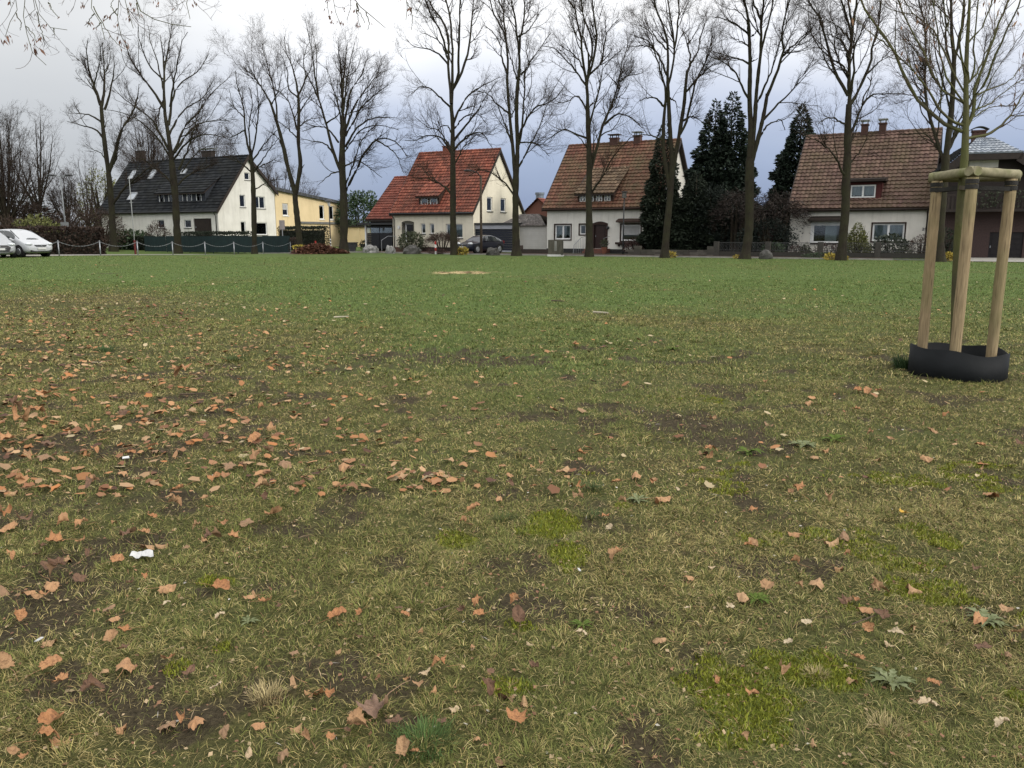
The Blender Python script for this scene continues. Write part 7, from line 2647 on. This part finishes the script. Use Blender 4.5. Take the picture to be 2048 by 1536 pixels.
# ------------------------------------------------------------------ fallen leaves
def leaf_material(name, c1, c2, c3):
    m, n = new_mat(name, .7, .25)
    oi = n.n('ShaderNodeObjectInfo')
    base = n.mix(oi.outputs['Random'], c1, c2)
    ob = n.obj()
    f = n.noise(34, 5, .65, ob)
    v = n.n('ShaderNodeTexWave', wave_type='RINGS')
    c = n.mix(n.ramp(f, [(.42, 0), (.68, .8)]), base, c3)
    c = n.mix(n.ramp(n.attr('vein'), [(.15, 0), (1, .75)]), c, c3)
    c = n.mix(n.ramp(n.noise(9, 3, .6, ob), [(.56, 0), (.64, .6)]), c, tuple(q * .6 for q in c3))
    geo = n.n('ShaderNodeNewGeometry')
    c = n.mix(n.mix(1.0, geo.outputs['Backfacing'], .35, 'MULTIPLY'), c, (.42, .27, .15))
    n.l(c, n.b.inputs['Base Color'])
    n.b.inputs['Subsurface Weight'].default_value = 0
    n.bump(f, .5, .004)
    return m


LM = {'orange': leaf_material('orange_leaf', (.35, .165, .066), (.39, .215, .100), (.22, .098, .046)), 'tan': leaf_material('tan_leaf', (.32, .185, .090), (.36, .225, .118), (.20, .11, .055)),
      'brown': leaf_material('brown_leaf', (.130, .070, .040), (.185, .105, .062), (.075, .042, .026)), 'pale': leaf_material('pale_leaf', (.42, .33, .21), (.50, .42, .29), (.28, .21, .13)), 'yellow': leaf_material('yellow_leaf', (.52, .33, .05), (.56, .36, .07), (.40, .22, .04))}


def leaf_mesh(name, seed, kind, mt, curl, petiole=True):
    """one dry leaf, about 1 unit across, with lobes, folds and a stalk"""
    rng = np.random.default_rng(seed)
    na, nr = 44, 5
    th = np.linspace(-np.pi, np.pi, na, endpoint=False)
    if kind == 'lobed':
        lobes = [(0, 1.0, .36), (.95, .80, .34), (-.95, .80, .34), (1.9, .45, .32), (-1.9, .45, .32)]
        r = .56 + sum(a * .43 * np.exp(-((np.abs((th - c + np.pi) % (2 * np.pi) - np.pi)) / w_) ** 1.25) for c, a, w_ in lobes)
        r *= np.where(np.abs(th) > 2.85, .45 + .3 * (np.pi - np.abs(th)) / .3, 1)
        r *= 1 + .06 * np.sin(th * 21 + seed)
    elif kind == 'heart':
        r = (.62 + .30 * np.cos(th) * (np.abs(th) < 1.6) + .10 * np.cos(2 * th)) * (1 + .035 * np.sin(th * 23))
        r = np.where(np.abs(th) > 2.7, r * .72, r) + .16 * np.exp(-(th / .18) ** 2)
    else:
        r = 1 / np.sqrt((np.cos(th) / 1.0) ** 2 + (np.sin(th) / .46) ** 2) * (1 + .03 * np.sin(th * 19)) + .12 * np.exp(-(th / .12) ** 2)
    r *= 1 + .05 * rng.normal(size=na)
    r *= .5
    f1, f2, f3 = rng.uniform(-1, 1, 3)
    ph = rng.uniform(0, 6.28, 3)
    V = [(0, 0, 0)]
    for k in range(1, nr + 1):
        t = k / nr
        for j in range(na):
            V.append((t * r[j] * math.cos(th[j]), t * r[j] * math.sin(th[j]), 0))
    V = np.array(V)
    x, y = V[:, 0], V[:, 1]
    rad = np.hypot(x, y)
    an = np.arctan2(y, x)
    ribs = np.abs(np.sin(an * 2.5)) * rad * .10
    z = curl * (1.1 * y ** 2 * (1 + f1) + .7 * x ** 2 * f2 + .35 * x * y * f3) + ribs + .06 * curl * np.sin(an * 3 + ph[0]) * rad * 2 + .05 * curl * np.sin(an * 7 + ph[1]) * rad * 2
    z += .25 * curl * np.maximum(0, rad - .34) * np.sin(an * 2 + ph[2]) * 2
    # roll the sides up
    k = 1.0 * curl
    yy = y * np.cos(np.clip(np.abs(y) * k * 1.6, 0, 1.2))
    V = np.stack([x * (1 - .12 * curl), yy, z], 1)
    V[:, 2] -= V[:, 2].min()
    q, t = [], [(0, 1 + j, 1 + (j + 1) % na) for j in range(na)]
    for k_ in range(nr - 1):
        for j in range(na):
            a, b = 1 + k_ * na, 1 + (k_ + 1) * na
            q.append((a + j, b + j, b + (j + 1) % na, a + (j + 1) % na))
    V = V.tolist()
    if petiole:
        c0 = Vector(V[1])if False else Vector((-r[0] * .55, 0, np.interp(0, [0, 1], [.03, .03])))
        p_ = [Vector((-.22, 0, .04)), Vector((-.45, .03 * f1, .05)), Vector((-.75, .14 * f2, .07)), Vector((-.95, .22 * f2, .03))]
        b0 = len(V)
        for i, p in enumerate(p_):
            w_ = .011 - .0018 * i
            V += [tuple(p + Vector((0, w_, 0))), tuple(p + Vector((0, -w_ * .6, w_))), tuple(p + Vector((0, -w_ * .6, -w_)))]
        for i in range(3):
            for j in range(3):
                q.append((b0 + 3 * i + j, b0 + 3 * i + (j + 1) % 3, b0 + 3 * i + 3 + (j + 1) % 3, b0 + 3 * i + 3 + j))
    ve = np.zeros(len(V))
    ve[:len(an)] = np.exp(-(np.abs(np.sin(an * 2.5)) / .16) ** 2) * (rad > .04) * .8 + .7 * (rad > .93 * np.interp(an, th, r))
    o = np_mesh(name, V, q, t, mt, smooth=True, attrs={'vein': ('POINT', 'FLOAT', np.clip(ve, 0, 1))})
    return o


PROTO = {}
for ci, (cn, mt) in enumerate(LM.items()):
    for si, (kd, cu_) in enumerate((('lobed', .7), ('lobed', 1.2), ('heart', 1.0), ('heart', 1.6), ('lobed', 1.7), ('oval', 1.3))):
        if cn == 'yellow' and si not in (2, 5):
            continue
        o = leaf_mesh('fallen_leaf', 10 * ci + si + 3, kd, mt, cu_)
        col.objects.unlink(o)
        PROTO[(cn, si)] = o
LEAF_LAB = {'orange': 'orange-brown dry leaf lying curled on the patchy near grass', 'tan': 'light tan dry leaf lying on the patchy near grass', 'brown': 'dark brown withered leaf lying on the patchy near grass',
            'pale': 'small pale straw-coloured leaf lying on the patchy near grass', 'yellow': 'small bright yellow leaf lying on the patchy near grass'}
c1 = cpx(0, 1000, 700 / 2006)
c2_ = cpx(680, 1200, 420 / 1920)
c3_ = cpx(1400, 1100, 648 / 2048)
c8 = cpx(900, 900, 600 / 2048)
c7 = cpx(0, 600, 700 / 2048)
c9 = cpx(1300, 560, 748 / 2048)
L1_ = [(35, 125, 90), (55, 180, 110), (155, 165, 110, 'b'), (375, 175, 90), (480, 185, 70), (655, 135, 50), (1000, 60, 80), (880, 130, 60), (1275, 168, 75), (1415, 165, 100, 'b'), (1570, 115, 130), (1510, 15, 60), (1205, 75, 50), (965, 15, 50), (690, 15, 60), (1165, 25, 50), (740, 225, 80), (835, 225, 60), (720, 260, 70), (335, 270, 90),
       (470, 270, 60), (655, 290, 35), (245, 295, 40, 'b'), (1175, 240, 60), (1350, 248, 70), (1140, 210, 70, 't'), (1230, 280, 100, 'b'), (940, 270, 80), (845, 292, 90, 't'), (1075, 290, 40), (515, 350, 55, 'b'), (385, 352, 70), (210, 350, 45), (55, 365, 60), (665, 388, 80), (500, 402, 35, 'y'), (375, 452, 120), (300, 425, 70, 'b'), (460, 485, 70, 'b'),
       (298, 515, 95), (180, 555, 70), (50, 555, 120), (260, 585, 80), (230, 605, 60), (945, 537, 105), (1250, 540, 110), (745, 515, 50, 'b'), (830, 487, 45), (1440, 580, 80), (1465, 555, 60), (1515, 625, 75), (1600, 650, 50, 'b'), (960, 635, 40, 'p'), (620, 655, 80, 'b'), (115, 695, 85), (660, 703, 75), (1720, 680, 35), (1265, 710, 50, 'p'), (1920, 712, 105),
       (725, 790, 75), (630, 850, 90), (720, 893, 65, 'b'), (750, 935, 30), (1690, 905, 60, 'b'), (1930, 885, 50), (280, 828, 90), (960, 960, 90), (725, 998, 120), (600, 1005, 55), (35, 998, 100), (280, 1005, 100), (510, 1025, 35), (345, 1085, 80), (1080, 1045, 75, 'b'), (525, 1160, 110, 'b'), (1705, 1060, 90), (1790, 1105, 120), (1895, 1155, 80), (1250, 1115, 70, 'p'),
       (290, 1330, 140), (370, 1400, 110), (260, 1440, 100), (1120, 1310, 95), (1045, 1315, 70), (960, 1340, 120, 'b'), (690, 1330, 70), (1285, 1345, 70, 'b'), (1685, 1330, 80), (1495, 1320, 80), (1755, 1415, 85), (1895, 1420, 55), (1990, 1375, 50), (1430, 1480, 70, 'p'), (1620, 1490, 100, 'b'), (125, 1310, 35, 't'), (95, 1505, 60), (150, 1525, 50)]
L2_ = [(10, 240, 70), (190, 180, 80), (535, 145, 80), (625, 130, 60, 'p'), (580, 200, 90), (1270, 95, 120), (1290, 195, 125), (1610, 85, 120), (1640, 245, 160), (1115, 160, 80, 'b'), (745, 305, 70), (185, 415, 85, 'b'), (920, 395, 60), (1215, 465, 60), (1735, 430, 60, 'p'), (770, 690, 100, 'p'), (930, 700, 165), (595, 740, 70), (710, 850, 110), (850, 870, 110), (1375, 735, 80, 'b'),
       (1780, 690, 120, 'b'), (1340, 880, 170, 'b'), (1510, 885, 160, 'b'), (1430, 830, 100), (1115, 960, 60, 't'), (1045, 1030, 110, 'p'), (1680, 980, 110, 't'), (490, 1190, 160, 'b'), (130, 1270, 230, 't'), (180, 1215, 150), (1600, 1180, 220), (930, 1190, 110, 'b'), (785, 1120, 60), (700, 1375, 60), (570, 1470, 160), (690, 1480, 90), (1165, 1265, 60), (1245, 1310, 80), (1470, 1510, 170, 'b'), (1390, 1370, 50), (1890, 1060, 60)]
L3_ = [(335, 10, 90), (600, 130, 75), (870, 130, 65), (930, 70, 50), (735, 250, 90), (1105, 240, 50), (1375, 275, 110), (260, 315, 90), (420, 280, 95), (615, 280, 55, 't'), (975, 350, 60), (1135, 335, 100, 't'), (935, 390, 100, 'b'), (1055, 408, 95), (1160, 462, 105, 'b'), (195, 408, 60, 'p'), (675, 505, 70, 'p'), (1050, 545, 85), (1350, 505, 65), (1740, 520, 110), (1990, 570, 75),
       (1775, 660, 100), (1945, 695, 65, 'b'), (545, 630, 60, 'p'), (1235, 580, 80, 'p'), (1195, 620, 60, 'p'), (1000, 740, 85), (510, 825, 100), (110, 885, 55), (320, 965, 100), (1455, 895, 75), (265, 1250, 60, 't'), (725, 1255, 60), (1905, 1165, 85, 'p'), (60, 130, 40, 'p'), (105, 250, 30), (1430, 1040, 100, 'p'), (1735, 165, 60, 'b'), (970, 840, 90, 't'), (1930, 430, 80, 't')]
L8_ = [(900, 55, 90), (895, 105, 50), (570, 120, 45), (615, 148, 65), (770, 158, 95), (740, 188, 65), (795, 203, 55), (825, 240, 70), (185, 195, 60), (410, 195, 70), (410, 262, 60), (575, 282, 50), (1270, 207, 100), (1385, 245, 65), (1145, 255, 80), (875, 300, 90), (340, 355, 70), (890, 390, 90), (1445, 362, 100), (1700, 345, 40, 'b'), (150, 450, 110), (90, 535, 80), (1060, 490, 75), (1085, 575, 75, 'p'),
       (1170, 395, 65, 't'), (1150, 730, 80), (1140, 775, 110), (630, 765, 40), (1640, 900, 80), (1610, 1130, 50, 'p'), (1915, 1125, 75, 'p'), (895, 1312, 75, 'p'), (1440, 1335, 100), (1765, 58, 75), (1720, 165, 55), (30, 190, 80, 'b'), (75, 1145, 70, 'b'), (1785, 820, 45, 'p'), (1820, 955, 30), (2030, 690, 60)]
L7_ = [(60, 670, 100), (170, 665, 60), (200, 705, 110), (250, 720, 70), (130, 745, 130), (60, 830, 85), (50, 880, 70), (185, 905, 70), (175, 955, 70), (255, 945, 90), (320, 935, 40, 'b'), (505, 950, 55), (555, 917, 60), (660, 922, 110), (755, 925, 60), (980, 935, 100), (905, 905, 60), (885, 882, 60), (290, 868, 80), (545, 788, 70), (720, 1030, 55), (85, 1135, 90), (120, 1092, 60), (555, 1130, 90, 'b'), (1055, 1135, 80), (1255, 1068, 90),
       (1335, 1000, 80, 'b'), (1405, 1018, 70), (1340, 915, 70), (1560, 905, 110), (1490, 845, 90), (1605, 770, 90), (1605, 797, 80), (1540, 1140, 90), (1715, 1140, 55), (1880, 1025, 55), (1920, 940, 55), (1950, 978, 60), (1970, 1125, 60), (2010, 1000, 90), (1660, 980, 90, 'b'), (2015, 815, 45), (1730, 880, 60), (1800, 1080, 60, 'b'), (1520, 955, 70, 't'), (990, 812, 50), (1205, 830, 50), (935, 680, 45), (780, 665, 80), (720, 688, 80), (850, 672, 60),
       (1355, 565, 60), (1290, 625, 60), (1535, 655, 50), (1620, 625, 50), (75, 610, 70), (270, 570, 80), (435, 610, 50), (140, 555, 60), (715, 450, 45), (380, 500, 60), (1085, 465, 110)]
L9_ = [(345, 793, 45), (655, 800, 50), (325, 975, 70), (300, 952, 60), (960, 945, 45), (910, 990, 50), (1235, 990, 50), (1505, 990, 65), (1785, 1030, 65), (985, 1105, 40, 'b'), (55, 1220, 80), (20, 1125, 50), (285, 1065, 45), (820, 1195, 90), (770, 1195, 45), (980, 1245, 75, 't'), (1390, 1312, 50, 'y'), (1870, 1200, 85), (800, 1417, 70), (985, 1450, 85, 't'), (1060, 1430, 65), (565, 1305, 50), (145, 1180, 40, 'p'), (1555, 860, 50), (1630, 768, 40), (1815, 930, 50), (2025, 920, 40), (1320, 895, 40), (1210, 875, 45, 't'), (870, 688, 55), (630, 590, 40), (740, 440, 35), (1190, 630, 60), (1145, 625, 50), (1245, 625, 45), (1480, 795, 40), (1135, 728, 40)]
LEAVES = []
for lst, cv, k in ((L1_, c1, 700 / 2006), (L2_, c2_, 420 / 1920), (L3_, c3_, 648 / 2048), (L8_, c8, 600 / 2048), (L7_, c7, 700 / 2048), (L9_, c9, 748 / 2048)):
    for t in lst:
        u, v = cv(t[0], t[1])
        LEAVES.append((u, v, t[2] * k, {'b': 'brown', 't': 'tan', 'p': 'pale', 'y': 'yellow'}.get(t[3], 'orange') if len(t) > 3 else None))
LEAVES.sort(key=lambda t: -t[2])
LEAVES = LEAVES[:300]
lrng = random.Random(4)
used = set()


def put_leaf(u, v, size, cn, lr, extra_z=.012):
    p = gnd(u, v)
    p = gnd(u, v, float(lawn_z(np.array(p.x), np.array(p.y))))
    dist = math.sqrt(p.x ** 2 + p.y ** 2 + H * H)
    wd = size * dist / 1600
    si = lr.choice((0, 1, 2, 3, 4, 2, 3)) if cn not in ('pale', 'yellow') else lr.choice((5, 2, 5))
    key = (cn, si)
    src = PROTO[key]
    if key not in used:
        used.add(key)
        o = src
    else:
        o = src.copy()
    col.objects.link(o)
    sc_ = wd * lr.uniform(1.1, 1.38)
    o.scale = (sc_, sc_, sc_)
    flip = lr.random() < .35
    o.rotation_euler = ((math.pi if flip else 0) + lr.gauss(0, .20), lr.gauss(0, .20), lr.uniform(0, 6.28))
    o.location = (p.x, p.y, float(lawn_z(np.array(p.x), np.array(p.y))) + extra_z + (.22 * sc_ if flip else .02))
    return o


for u, v, size, cn in LEAVES:
    if cn is None:
        r = lrng.random()
        cn = 'orange' if r < .62 else ('tan' if r < .88 else 'brown')
    o = put_leaf(u, v, size, cn, lrng)
    setp(o, LEAF_LAB[cn], 'leaf', cn + ' leaves scattered on the near grass')
# one large grey-brown maple leaf, yet another flat one
mp_ = leaf_mesh('maple_leaf', 77, 'lobed', leaf_material('grey_brown_leaf', (.20, .125, .085), (.24, .15, .10), (.12, .075, .055)), 1.5)
p = gnd(752, 1424)
mp_.location = (p.x, p.y, float(lawn_z(np.array(p.x), np.array(p.y))) + .012)
mp_.scale = (.165, .165, .165)
mp_.rotation_euler = (.15, .1, 4.2)
setp(mp_, 'large grey-brown withered maple leaf beside the green grass tuft', 'leaf')

# the many smaller leaves farther out
def litter():
    rng = np.random.default_rng(12)
    n0 = 60000
    u = rng.random(n0) * 2300 - 130
    v = 522 + (1000 - 522) * rng.random(n0) ** 1.25
    left = sst(1150, 150, u)
    mid = np.exp(-((v - 760) / 190) ** 2)
    d = .020 + .30 * left * mid + .05 * left * (v > 560)
    d += .9 * np.exp(-((u - 250) / 150) ** 2 - ((v - 645) / 32) ** 2) + .55 * np.exp(-((u - 120) / 120) ** 2 - ((v - 690) / 60) ** 2)
    d += .7 * np.exp(-((u - 620) / 70) ** 2 - ((v - 625) / 12) ** 2) + .7 * np.exp(-((u - 1270) / 60) ** 2 - ((v - 692) / 12) ** 2) + .45 * np.exp(-((u - 1150) / 60) ** 2 - ((v - 700) / 14) ** 2)
    d += .8 * np.exp(-((u - 860) / 60) ** 2 - ((v - 968) / 22) ** 2) + .5 * np.exp(-((u - 740) / 40) ** 2 - ((v - 1020) / 26) ** 2) + .35 * np.exp(-((u - 1730) / 40) ** 2 - ((v - 790) / 10) ** 2)
    d += .10 * np.exp(-((u - 560) / 300) ** 2 - ((v - 690) / 60) ** 2) + .03 * (v < 640)
    d *= .35 + 1.3 * fbm(u * .012, v * .03, 9)
    keep = rng.random(n0) < d * .30
    u, v = u[keep], v[keep]
    n = len(u)
    b = (768 - v) / F
    dy, dz = cP + b * sP, -sP + b * cP
    k = -H / dz
    x, y = (u - 1024) / F * k, dy * k
    ok = (x - RC.x) ** 2 + (y - RC.y) ** 2 > .5 ** 2
    x, y, u, v = x[ok], y[ok], u[ok], v[ok]
    n = len(x)
    z = lawn_z(x, y) + .018 + .02 * rng.random(n)
    # a lightly folded seven-point leaf
    base = np.array([(0, 0), (.38, .18), (.26, .42), (.0, .40), (-.30, .36), (-.42, .02), (-.30, -.36), (.0, -.40), (.27, -.42), (.38, -.15), (.58, 0)])
    base = base[[0, 10, 1, 2, 3, 4, 5, 6, 7, 8, 9]]
    s_ = (.040 + .050 * rng.random(n)) * np.where(rng.random(n) < .3, .6, 1) * np.where(y > 20, 1.15, 1)
    a = rng.random(n) * 6.28
    tx, ty = rng.normal(size=n) * .2, rng.normal(size=n) * .2
    X, Y = base[:, 0][None] * s_[:, None], base[:, 1][None] * s_[:, None] * (.7 + .3 * rng.random(n))[:, None]
    cu2 = rng.normal(size=n) * .9
    Z = cu2[:, None] * 1.3 * (Y ** 2 / s_[:, None]) + .16 * cu2[:, None] * X * np.sign(X)
    Z = Z + X * tx[:, None] + Y * ty[:, None]
    Z -= Z.min(axis=1, keepdims=True)
    V = np.stack([x[:, None] + X * np.cos(a)[:, None] - Y * np.sin(a)[:, None], y[:, None] + X * np.sin(a)[:, None] + Y * np.cos(a)[:, None], z[:, None] - .012 + Z], -1)
    i = np.arange(n)[:, None] * 11
    tri = np.concatenate([np.stack([i[:, 0], i[:, 0] + j, i[:, 0] + (j % 10) + 1], 1) for j in range(1, 11)])
    pal = np.array([(.30, .142, .060), (.34, .185, .088), (.33, .21, .115), (.18, .085, .044), (.085, .043, .027), (.34, .27, .16), (.24, .125, .064), (.32, .135, .050)])
    ci = rng.choice(8, n, p=(.21, .21, .17, .12, .10, .03, .10, .06))
    dark = np.exp(-((u - 250) / 150) ** 2 - ((v - 645) / 32) ** 2) > .25
    ci = np.where(dark & (rng.random(n) < .75), rng.choice([3, 4, 6], n), ci)
    far = (v < 620) & (rng.random(n) < .35)
    ci = np.where(far, 5, ci)
    ci = np.where((u > 1150) & (rng.random(n) < .22), 5, ci)
    c = pal[ci] * (.75 + .45 * rng.random((n, 1)))
    C = np.repeat(np.concatenate([c, np.ones((n, 1))], 1), 11, 0)
    mt, nn = new_mat('litter_leaves', .75, .2)
    nn.l(nn.attr('tint', True), nn.b.inputs['Base Color'])
    o = np_mesh('leaf_litter', V.reshape(-1, 3), None, tri, mt, attrs={'tint': ('POINT', 'FLOAT_COLOR', C)})
    setp(o, 'countless small fallen leaves strewn over the middle and far meadow', 'fallen leaves', kind='stuff')
    # crumbs, stalks and twig bits between the blades close by
    n = 11000
    y = np.sqrt(1.3 ** 2 + (8.5 ** 2 - 1.3 ** 2) * rng.random(n) ** 1.3)
    x = (rng.random(n) * 2 - 1) * .72 * y
    s_ = .006 + .016 * rng.random(n)
    D = np.stack([rng.normal(size=n), rng.normal(size=n), .25 * rng.normal(size=n)], 1)
    P = np.stack([x, y, lawn_z(x, y) + .008], 1)
    ok = (x - RC.x) ** 2 + (y - RC.y) ** 2 > .5 ** 2
    P, D, s_ = P[ok], D[ok], s_[ok]
    n = len(P)
    st_ = rng.random(n) < .3
    V, q = cards(P, D, np.stack([rng.normal(size=n) * .3, rng.normal(size=n) * .3, np.ones(n)], 1), np.where(st_, s_ * 3, s_), np.where(st_, .003, s_ * .7), rng)
    c = np.where(rng.random((n, 1)) < .03, np.array([[.40, .37, .32]]), np.where(rng.random((n, 1)) < .5, np.array([[.20, .105, .06]]), np.array([[.30, .22, .13]]))) * (.6 + .7 * rng.random((n, 1)))
    o = np_mesh('leaf_crumbs', V, q, None, mt, attrs={'tint': ('POINT', 'FLOAT_COLOR', np.repeat(np.concatenate([c, np.ones((n, 1))], 1), 4, 0))})
    setp(o, 'leaf crumbs, stalks and twig bits lying between the near grass blades', 'leaf crumbs', kind='stuff')


litter()

# ------------------------------------------------------------------ weeds, tufts, litter, sticks
def on_lawn(u, v):
    p = gnd(u, v)
    p.z = float(lawn_z(np.array(p.x), np.array(p.y)))
    return p


def rosette(label, u, v, r, seed, m, n=16, lobes=True, name='weed_rosette', cat='weed'):
    rng = np.random.default_rng(seed)
    p = on_lawn(u, v)
    e = thing(name, label, cat, tuple(p))
    for i in range(n):
        a = i * 2.4 + rng.uniform(-.2, .2)
        L = r * rng.uniform(.55, 1.0)
        K = 9
        t = np.linspace(0, 1, K)
        lift = rng.uniform(.2, .6)
        cx, cz = t * L, .006 + L * lift * np.sin(t * 2.4) * .5
        w_ = L * .13 * np.sin(np.pi * np.clip(t * .93 + .07, 0, 1)) * (1 + (.75 * (np.arange(K) % 2) - .3 if lobes else 0))
        w_[-1] = .001
        V = []
        for k in range(K):
            for sg, zz in ((-1, .25), (0, 0), (1, .25)):
                V.append((cx[k] * math.cos(a) - sg * w_[k] * math.sin(a), cx[k] * math.sin(a) + sg * w_[k] * math.cos(a), cz[k] + w_[k] * zz))
        q = [(3 * k + j, 3 * k + j + 1, 3 * k + j + 4, 3 * k + j + 3) for k in range(K - 1) for j in (0, 1)]
        np_mesh('leaf', V, q, None, m, e, {'tone': ('FACE', 'FLOAT', rng.random(len(q)))}, smooth=True)


THIS = leaf_mat('thistle_leaves', (.105, .122, .055), (.19, .205, .115), .9, .04)
WEED = leaf_mat('weed_leaves', (.055, .082, .016), (.105, .145, .036), .9, .04)
rosette('grey-green thistle rosette right of the moss patch at lower right', 1783, 1362, .085, 1, THIS, 15)
rosette('pale thistle rosette near the right edge, above the big tan leaf', 1972, 1240, .10, 2, THIS, 16)
rosette('dark green rosette below a leaf left of the moss patch at lower right', 1512, 1205, .085, 3, WEED, 12)
rosette('pale green rosette at the edge of the bare soil patch in the centre', 1165, 1258, .055, 4, WEED, 10, False)
rosette('small rosette right of the bright moss patch in the centre', 1275, 1008, .085, 5, THIS, 10)
rosette('green rosette in the middle right grass, left of an orange leaf', 1608, 893, .15, 6, THIS, 12)
rosette('dark rosette in the middle right grass, above its greyer neighbour', 1668, 880, .12, 7, WEED, 12)
rosette('blue-green rosette between fallen leaves at the lower left', 497, 1246, .05, 8, THIS, 10, False)
rosette('flat rosette left of the fallen leaves in the right middle ground', 1497, 905, .13, 9, WEED, 11)
rosette('spreading rosette just under the left brown soil patch in the middle ground', 1345, 700, .14, 10, WEED, 12)


def tuft(label, u, v, r, h_, n, seed, c, name='grass_tuft'):
    rng = np.random.default_rng(seed)
    p = on_lawn(u, v)
    e = thing(name, label, 'grass tuft', tuple(p))
    a = rng.random(n) * 6.28
    q_ = r * .45 * np.sqrt(rng.random(n))
    B = np.stack([q_ * np.cos(a), q_ * np.sin(a), np.full(n, -.004)], 1)
    t = .15 + .9 * rng.random(n)
    L = h_ * (.5 + .7 * rng.random(n))
    d0 = np.stack([np.cos(a) * np.sin(t * .6), np.sin(a) * np.sin(t * .6), np.cos(t * .6)], 1)
    a2 = a + rng.normal(size=n) * .5
    d1 = np.stack([np.cos(a2) * np.sin(t * 1.5), np.sin(a2) * np.sin(t * 1.5), np.cos(t * 1.5)], 1)
    Mp = B + d0 * (L * .5)[:, None]
    Tp = Mp + d1 * (L * .55)[:, None]
    S = np.stack([-np.sin(a), np.cos(a), np.zeros(n)], 1) * (h_ * .022 * (.7 + .6 * rng.random(n)))[:, None]
    V = np.stack([B - S, B + S, Mp + S, Mp - S, Tp], 1).reshape(-1, 3)
    i = np.arange(n)[:, None] * 5
    cc = np.array([c]) * (.6 + .8 * rng.random((n, 1)))
    np_mesh('blades', V, i + np.array([[0, 1, 2, 3]]), i + np.array([[3, 2, 4]]), GRASS_M, e, {'tint': ('POINT', 'FLOAT_COLOR', np.repeat(np.concatenate([cc, np.ones((n, 1))], 1), 5, 0))})


LG, DGc, SG = (.062, .105, .028), (.055, .080, .026), (.33, .265, .13)
tuft('lush bright green tuft at the bottom edge below the large maple leaf', 850, 1490, .19, .060, 300, 1, LG)
tuft('dark green tuft left of the bright moss in the centre', 1010, 1050, .12, .055, 110, 2, DGc)
tuft('tall dark green tuft above the bright moss in the centre', 1185, 985, .12, .065, 110, 3, DGc)
tuft('dark green tuft right of the bright moss in the centre', 1190, 1040, .11, .055, 90, 4, DGc)
tuft('straw-coloured tuft left of two curled leaves near the bottom left', 535, 1395, .13, .05, 260, 5, SG)
tuft('straw-coloured tuft at the lower right beside the moss patch', 1632, 1350, .08, .04, 130, 6, SG)
tuft('coarse straw tuft at the bottom right below the thistle rosette', 1775, 1450, .11, .045, 190, 7, SG)
tuft('dark grass tuft growing against the left side of the black plastic ring', 1808, 738, .26, .17, 260, 8, (.028, .055, .018))
tuft('green tuft left of the orange leaves in the middle left grass', 470, 720, .3, .09, 200, 9, DGc)
tuft('small bright tuft with the leaf rosette at the left of the picture', 210, 700, .3, .09, 200, 10, (.05, .09, .03))

# white litter
WH = mat('crumpled_paper', (.56, .56, .55), (.42, .42, .41), 30, rough=.7)
p = on_lawn(289, 1117)
mb = MB()
rr = random.Random(2)
K1, K2 = 9, 4
V = []
for j in range(K2):
    for i in range(K1):
        V.append(((i / (K1 - 1) - .5) * .105 * (1 - .12 * j), (j / (K2 - 1) - .5) * .055, .012 + .016 * rr.random() + .02 * math.sin(j * 1.4)))
mb.add(V, [(j * K1 + i, j * K1 + i + 1, (j + 1) * K1 + i + 1, (j + 1) * K1 + i) for j in range(K2 - 1) for i in range(K1 - 1)])
o = mb.build('paper_scrap', WH)
o.location = (p.x, p.y, p.z + .012)
o.rotation_euler = (.15, 0, .08)
setp(o, 'torn white paper scrap lying among orange leaves at the lower left', 'litter')
for u, v, s_, lb in ((1158, 1156, .010, 'tiny white crumb of litter right of the moss patch in the centre'),  (252, 926, .022, 'small white stub among leaves in the middle left grass'), (80, 1288, .016, 'small whitish scrap with a brown leaf at the lower left edge')):
    p = on_lawn(u, v)
    mb = MB()
    mb.prism([(-s_, -s_ * .4, 0), (s_ * .9, -s_ * .55, .003), (s_, s_ * .5, .006), (-s_ * .7, s_ * .6, .002)], (0, 0, .004))
    o = mb.build('litter_scrap', WH)
    o.location = (p.x, p.y, p.z + .022)
    o.rotation_euler = (.2, .1, u)
    setp(o, lb, 'litter')


def stick(label, u0, v0, u1, v1, r, m, seed):
    a, b = on_lawn(u0, v0), on_lawn(u1, v1)
    rr_ = random.Random(seed)
    mb = MB()
    mid = [a.lerp(b, t) + Vector((rr_.uniform(-1, 1), rr_.uniform(-1, 1), 0)) * (b - a).length * .03 for t in (.33, .66)]
    c_ = a.copy()
    pts = [q_ - c_ + Vector((0, 0, .03)) for q_ in (a, *mid, b)]
    mb.tube(pts, [r, r * .95, r * .85, r * .6], 7)
    o = mb.build('fallen_stick', m)
    o.location = c_
    setp(o, label, 'stick')


PALEW = mat('pale_dead_wood', (.42, .38, .28), (.32, .28, .20), 12)
DRKW = mat('dark_dead_wood', (.085, .058, .038), (.05, .036, .025), 12)
stick('pale peeled stick lying on the green meadow in the middle distance', 1187, 628, 1216, 631, .022, PALEW, 1)
stick('pale stick lying left of the scattered leaves in the left middle distance', 668, 637, 698, 637, .016, PALEW, 2)
stick('thin dark twig on the grass above the peeled stick', 1103, 604, 1128, 605, .016, DRKW, 3)
stick('thin dark twig lying in the left middle distance', 360, 791, 410, 790, .008, DRKW, 4)
stick('thin grey twig on the grass at the bottom centre of the picture', 868, 1243, 900, 1236, .003, DRKW, 5)
stick('short grey stalk on the grass left of the rosette near the right', 1703, 1258, 1750, 1240, .003, DRKW, 6)
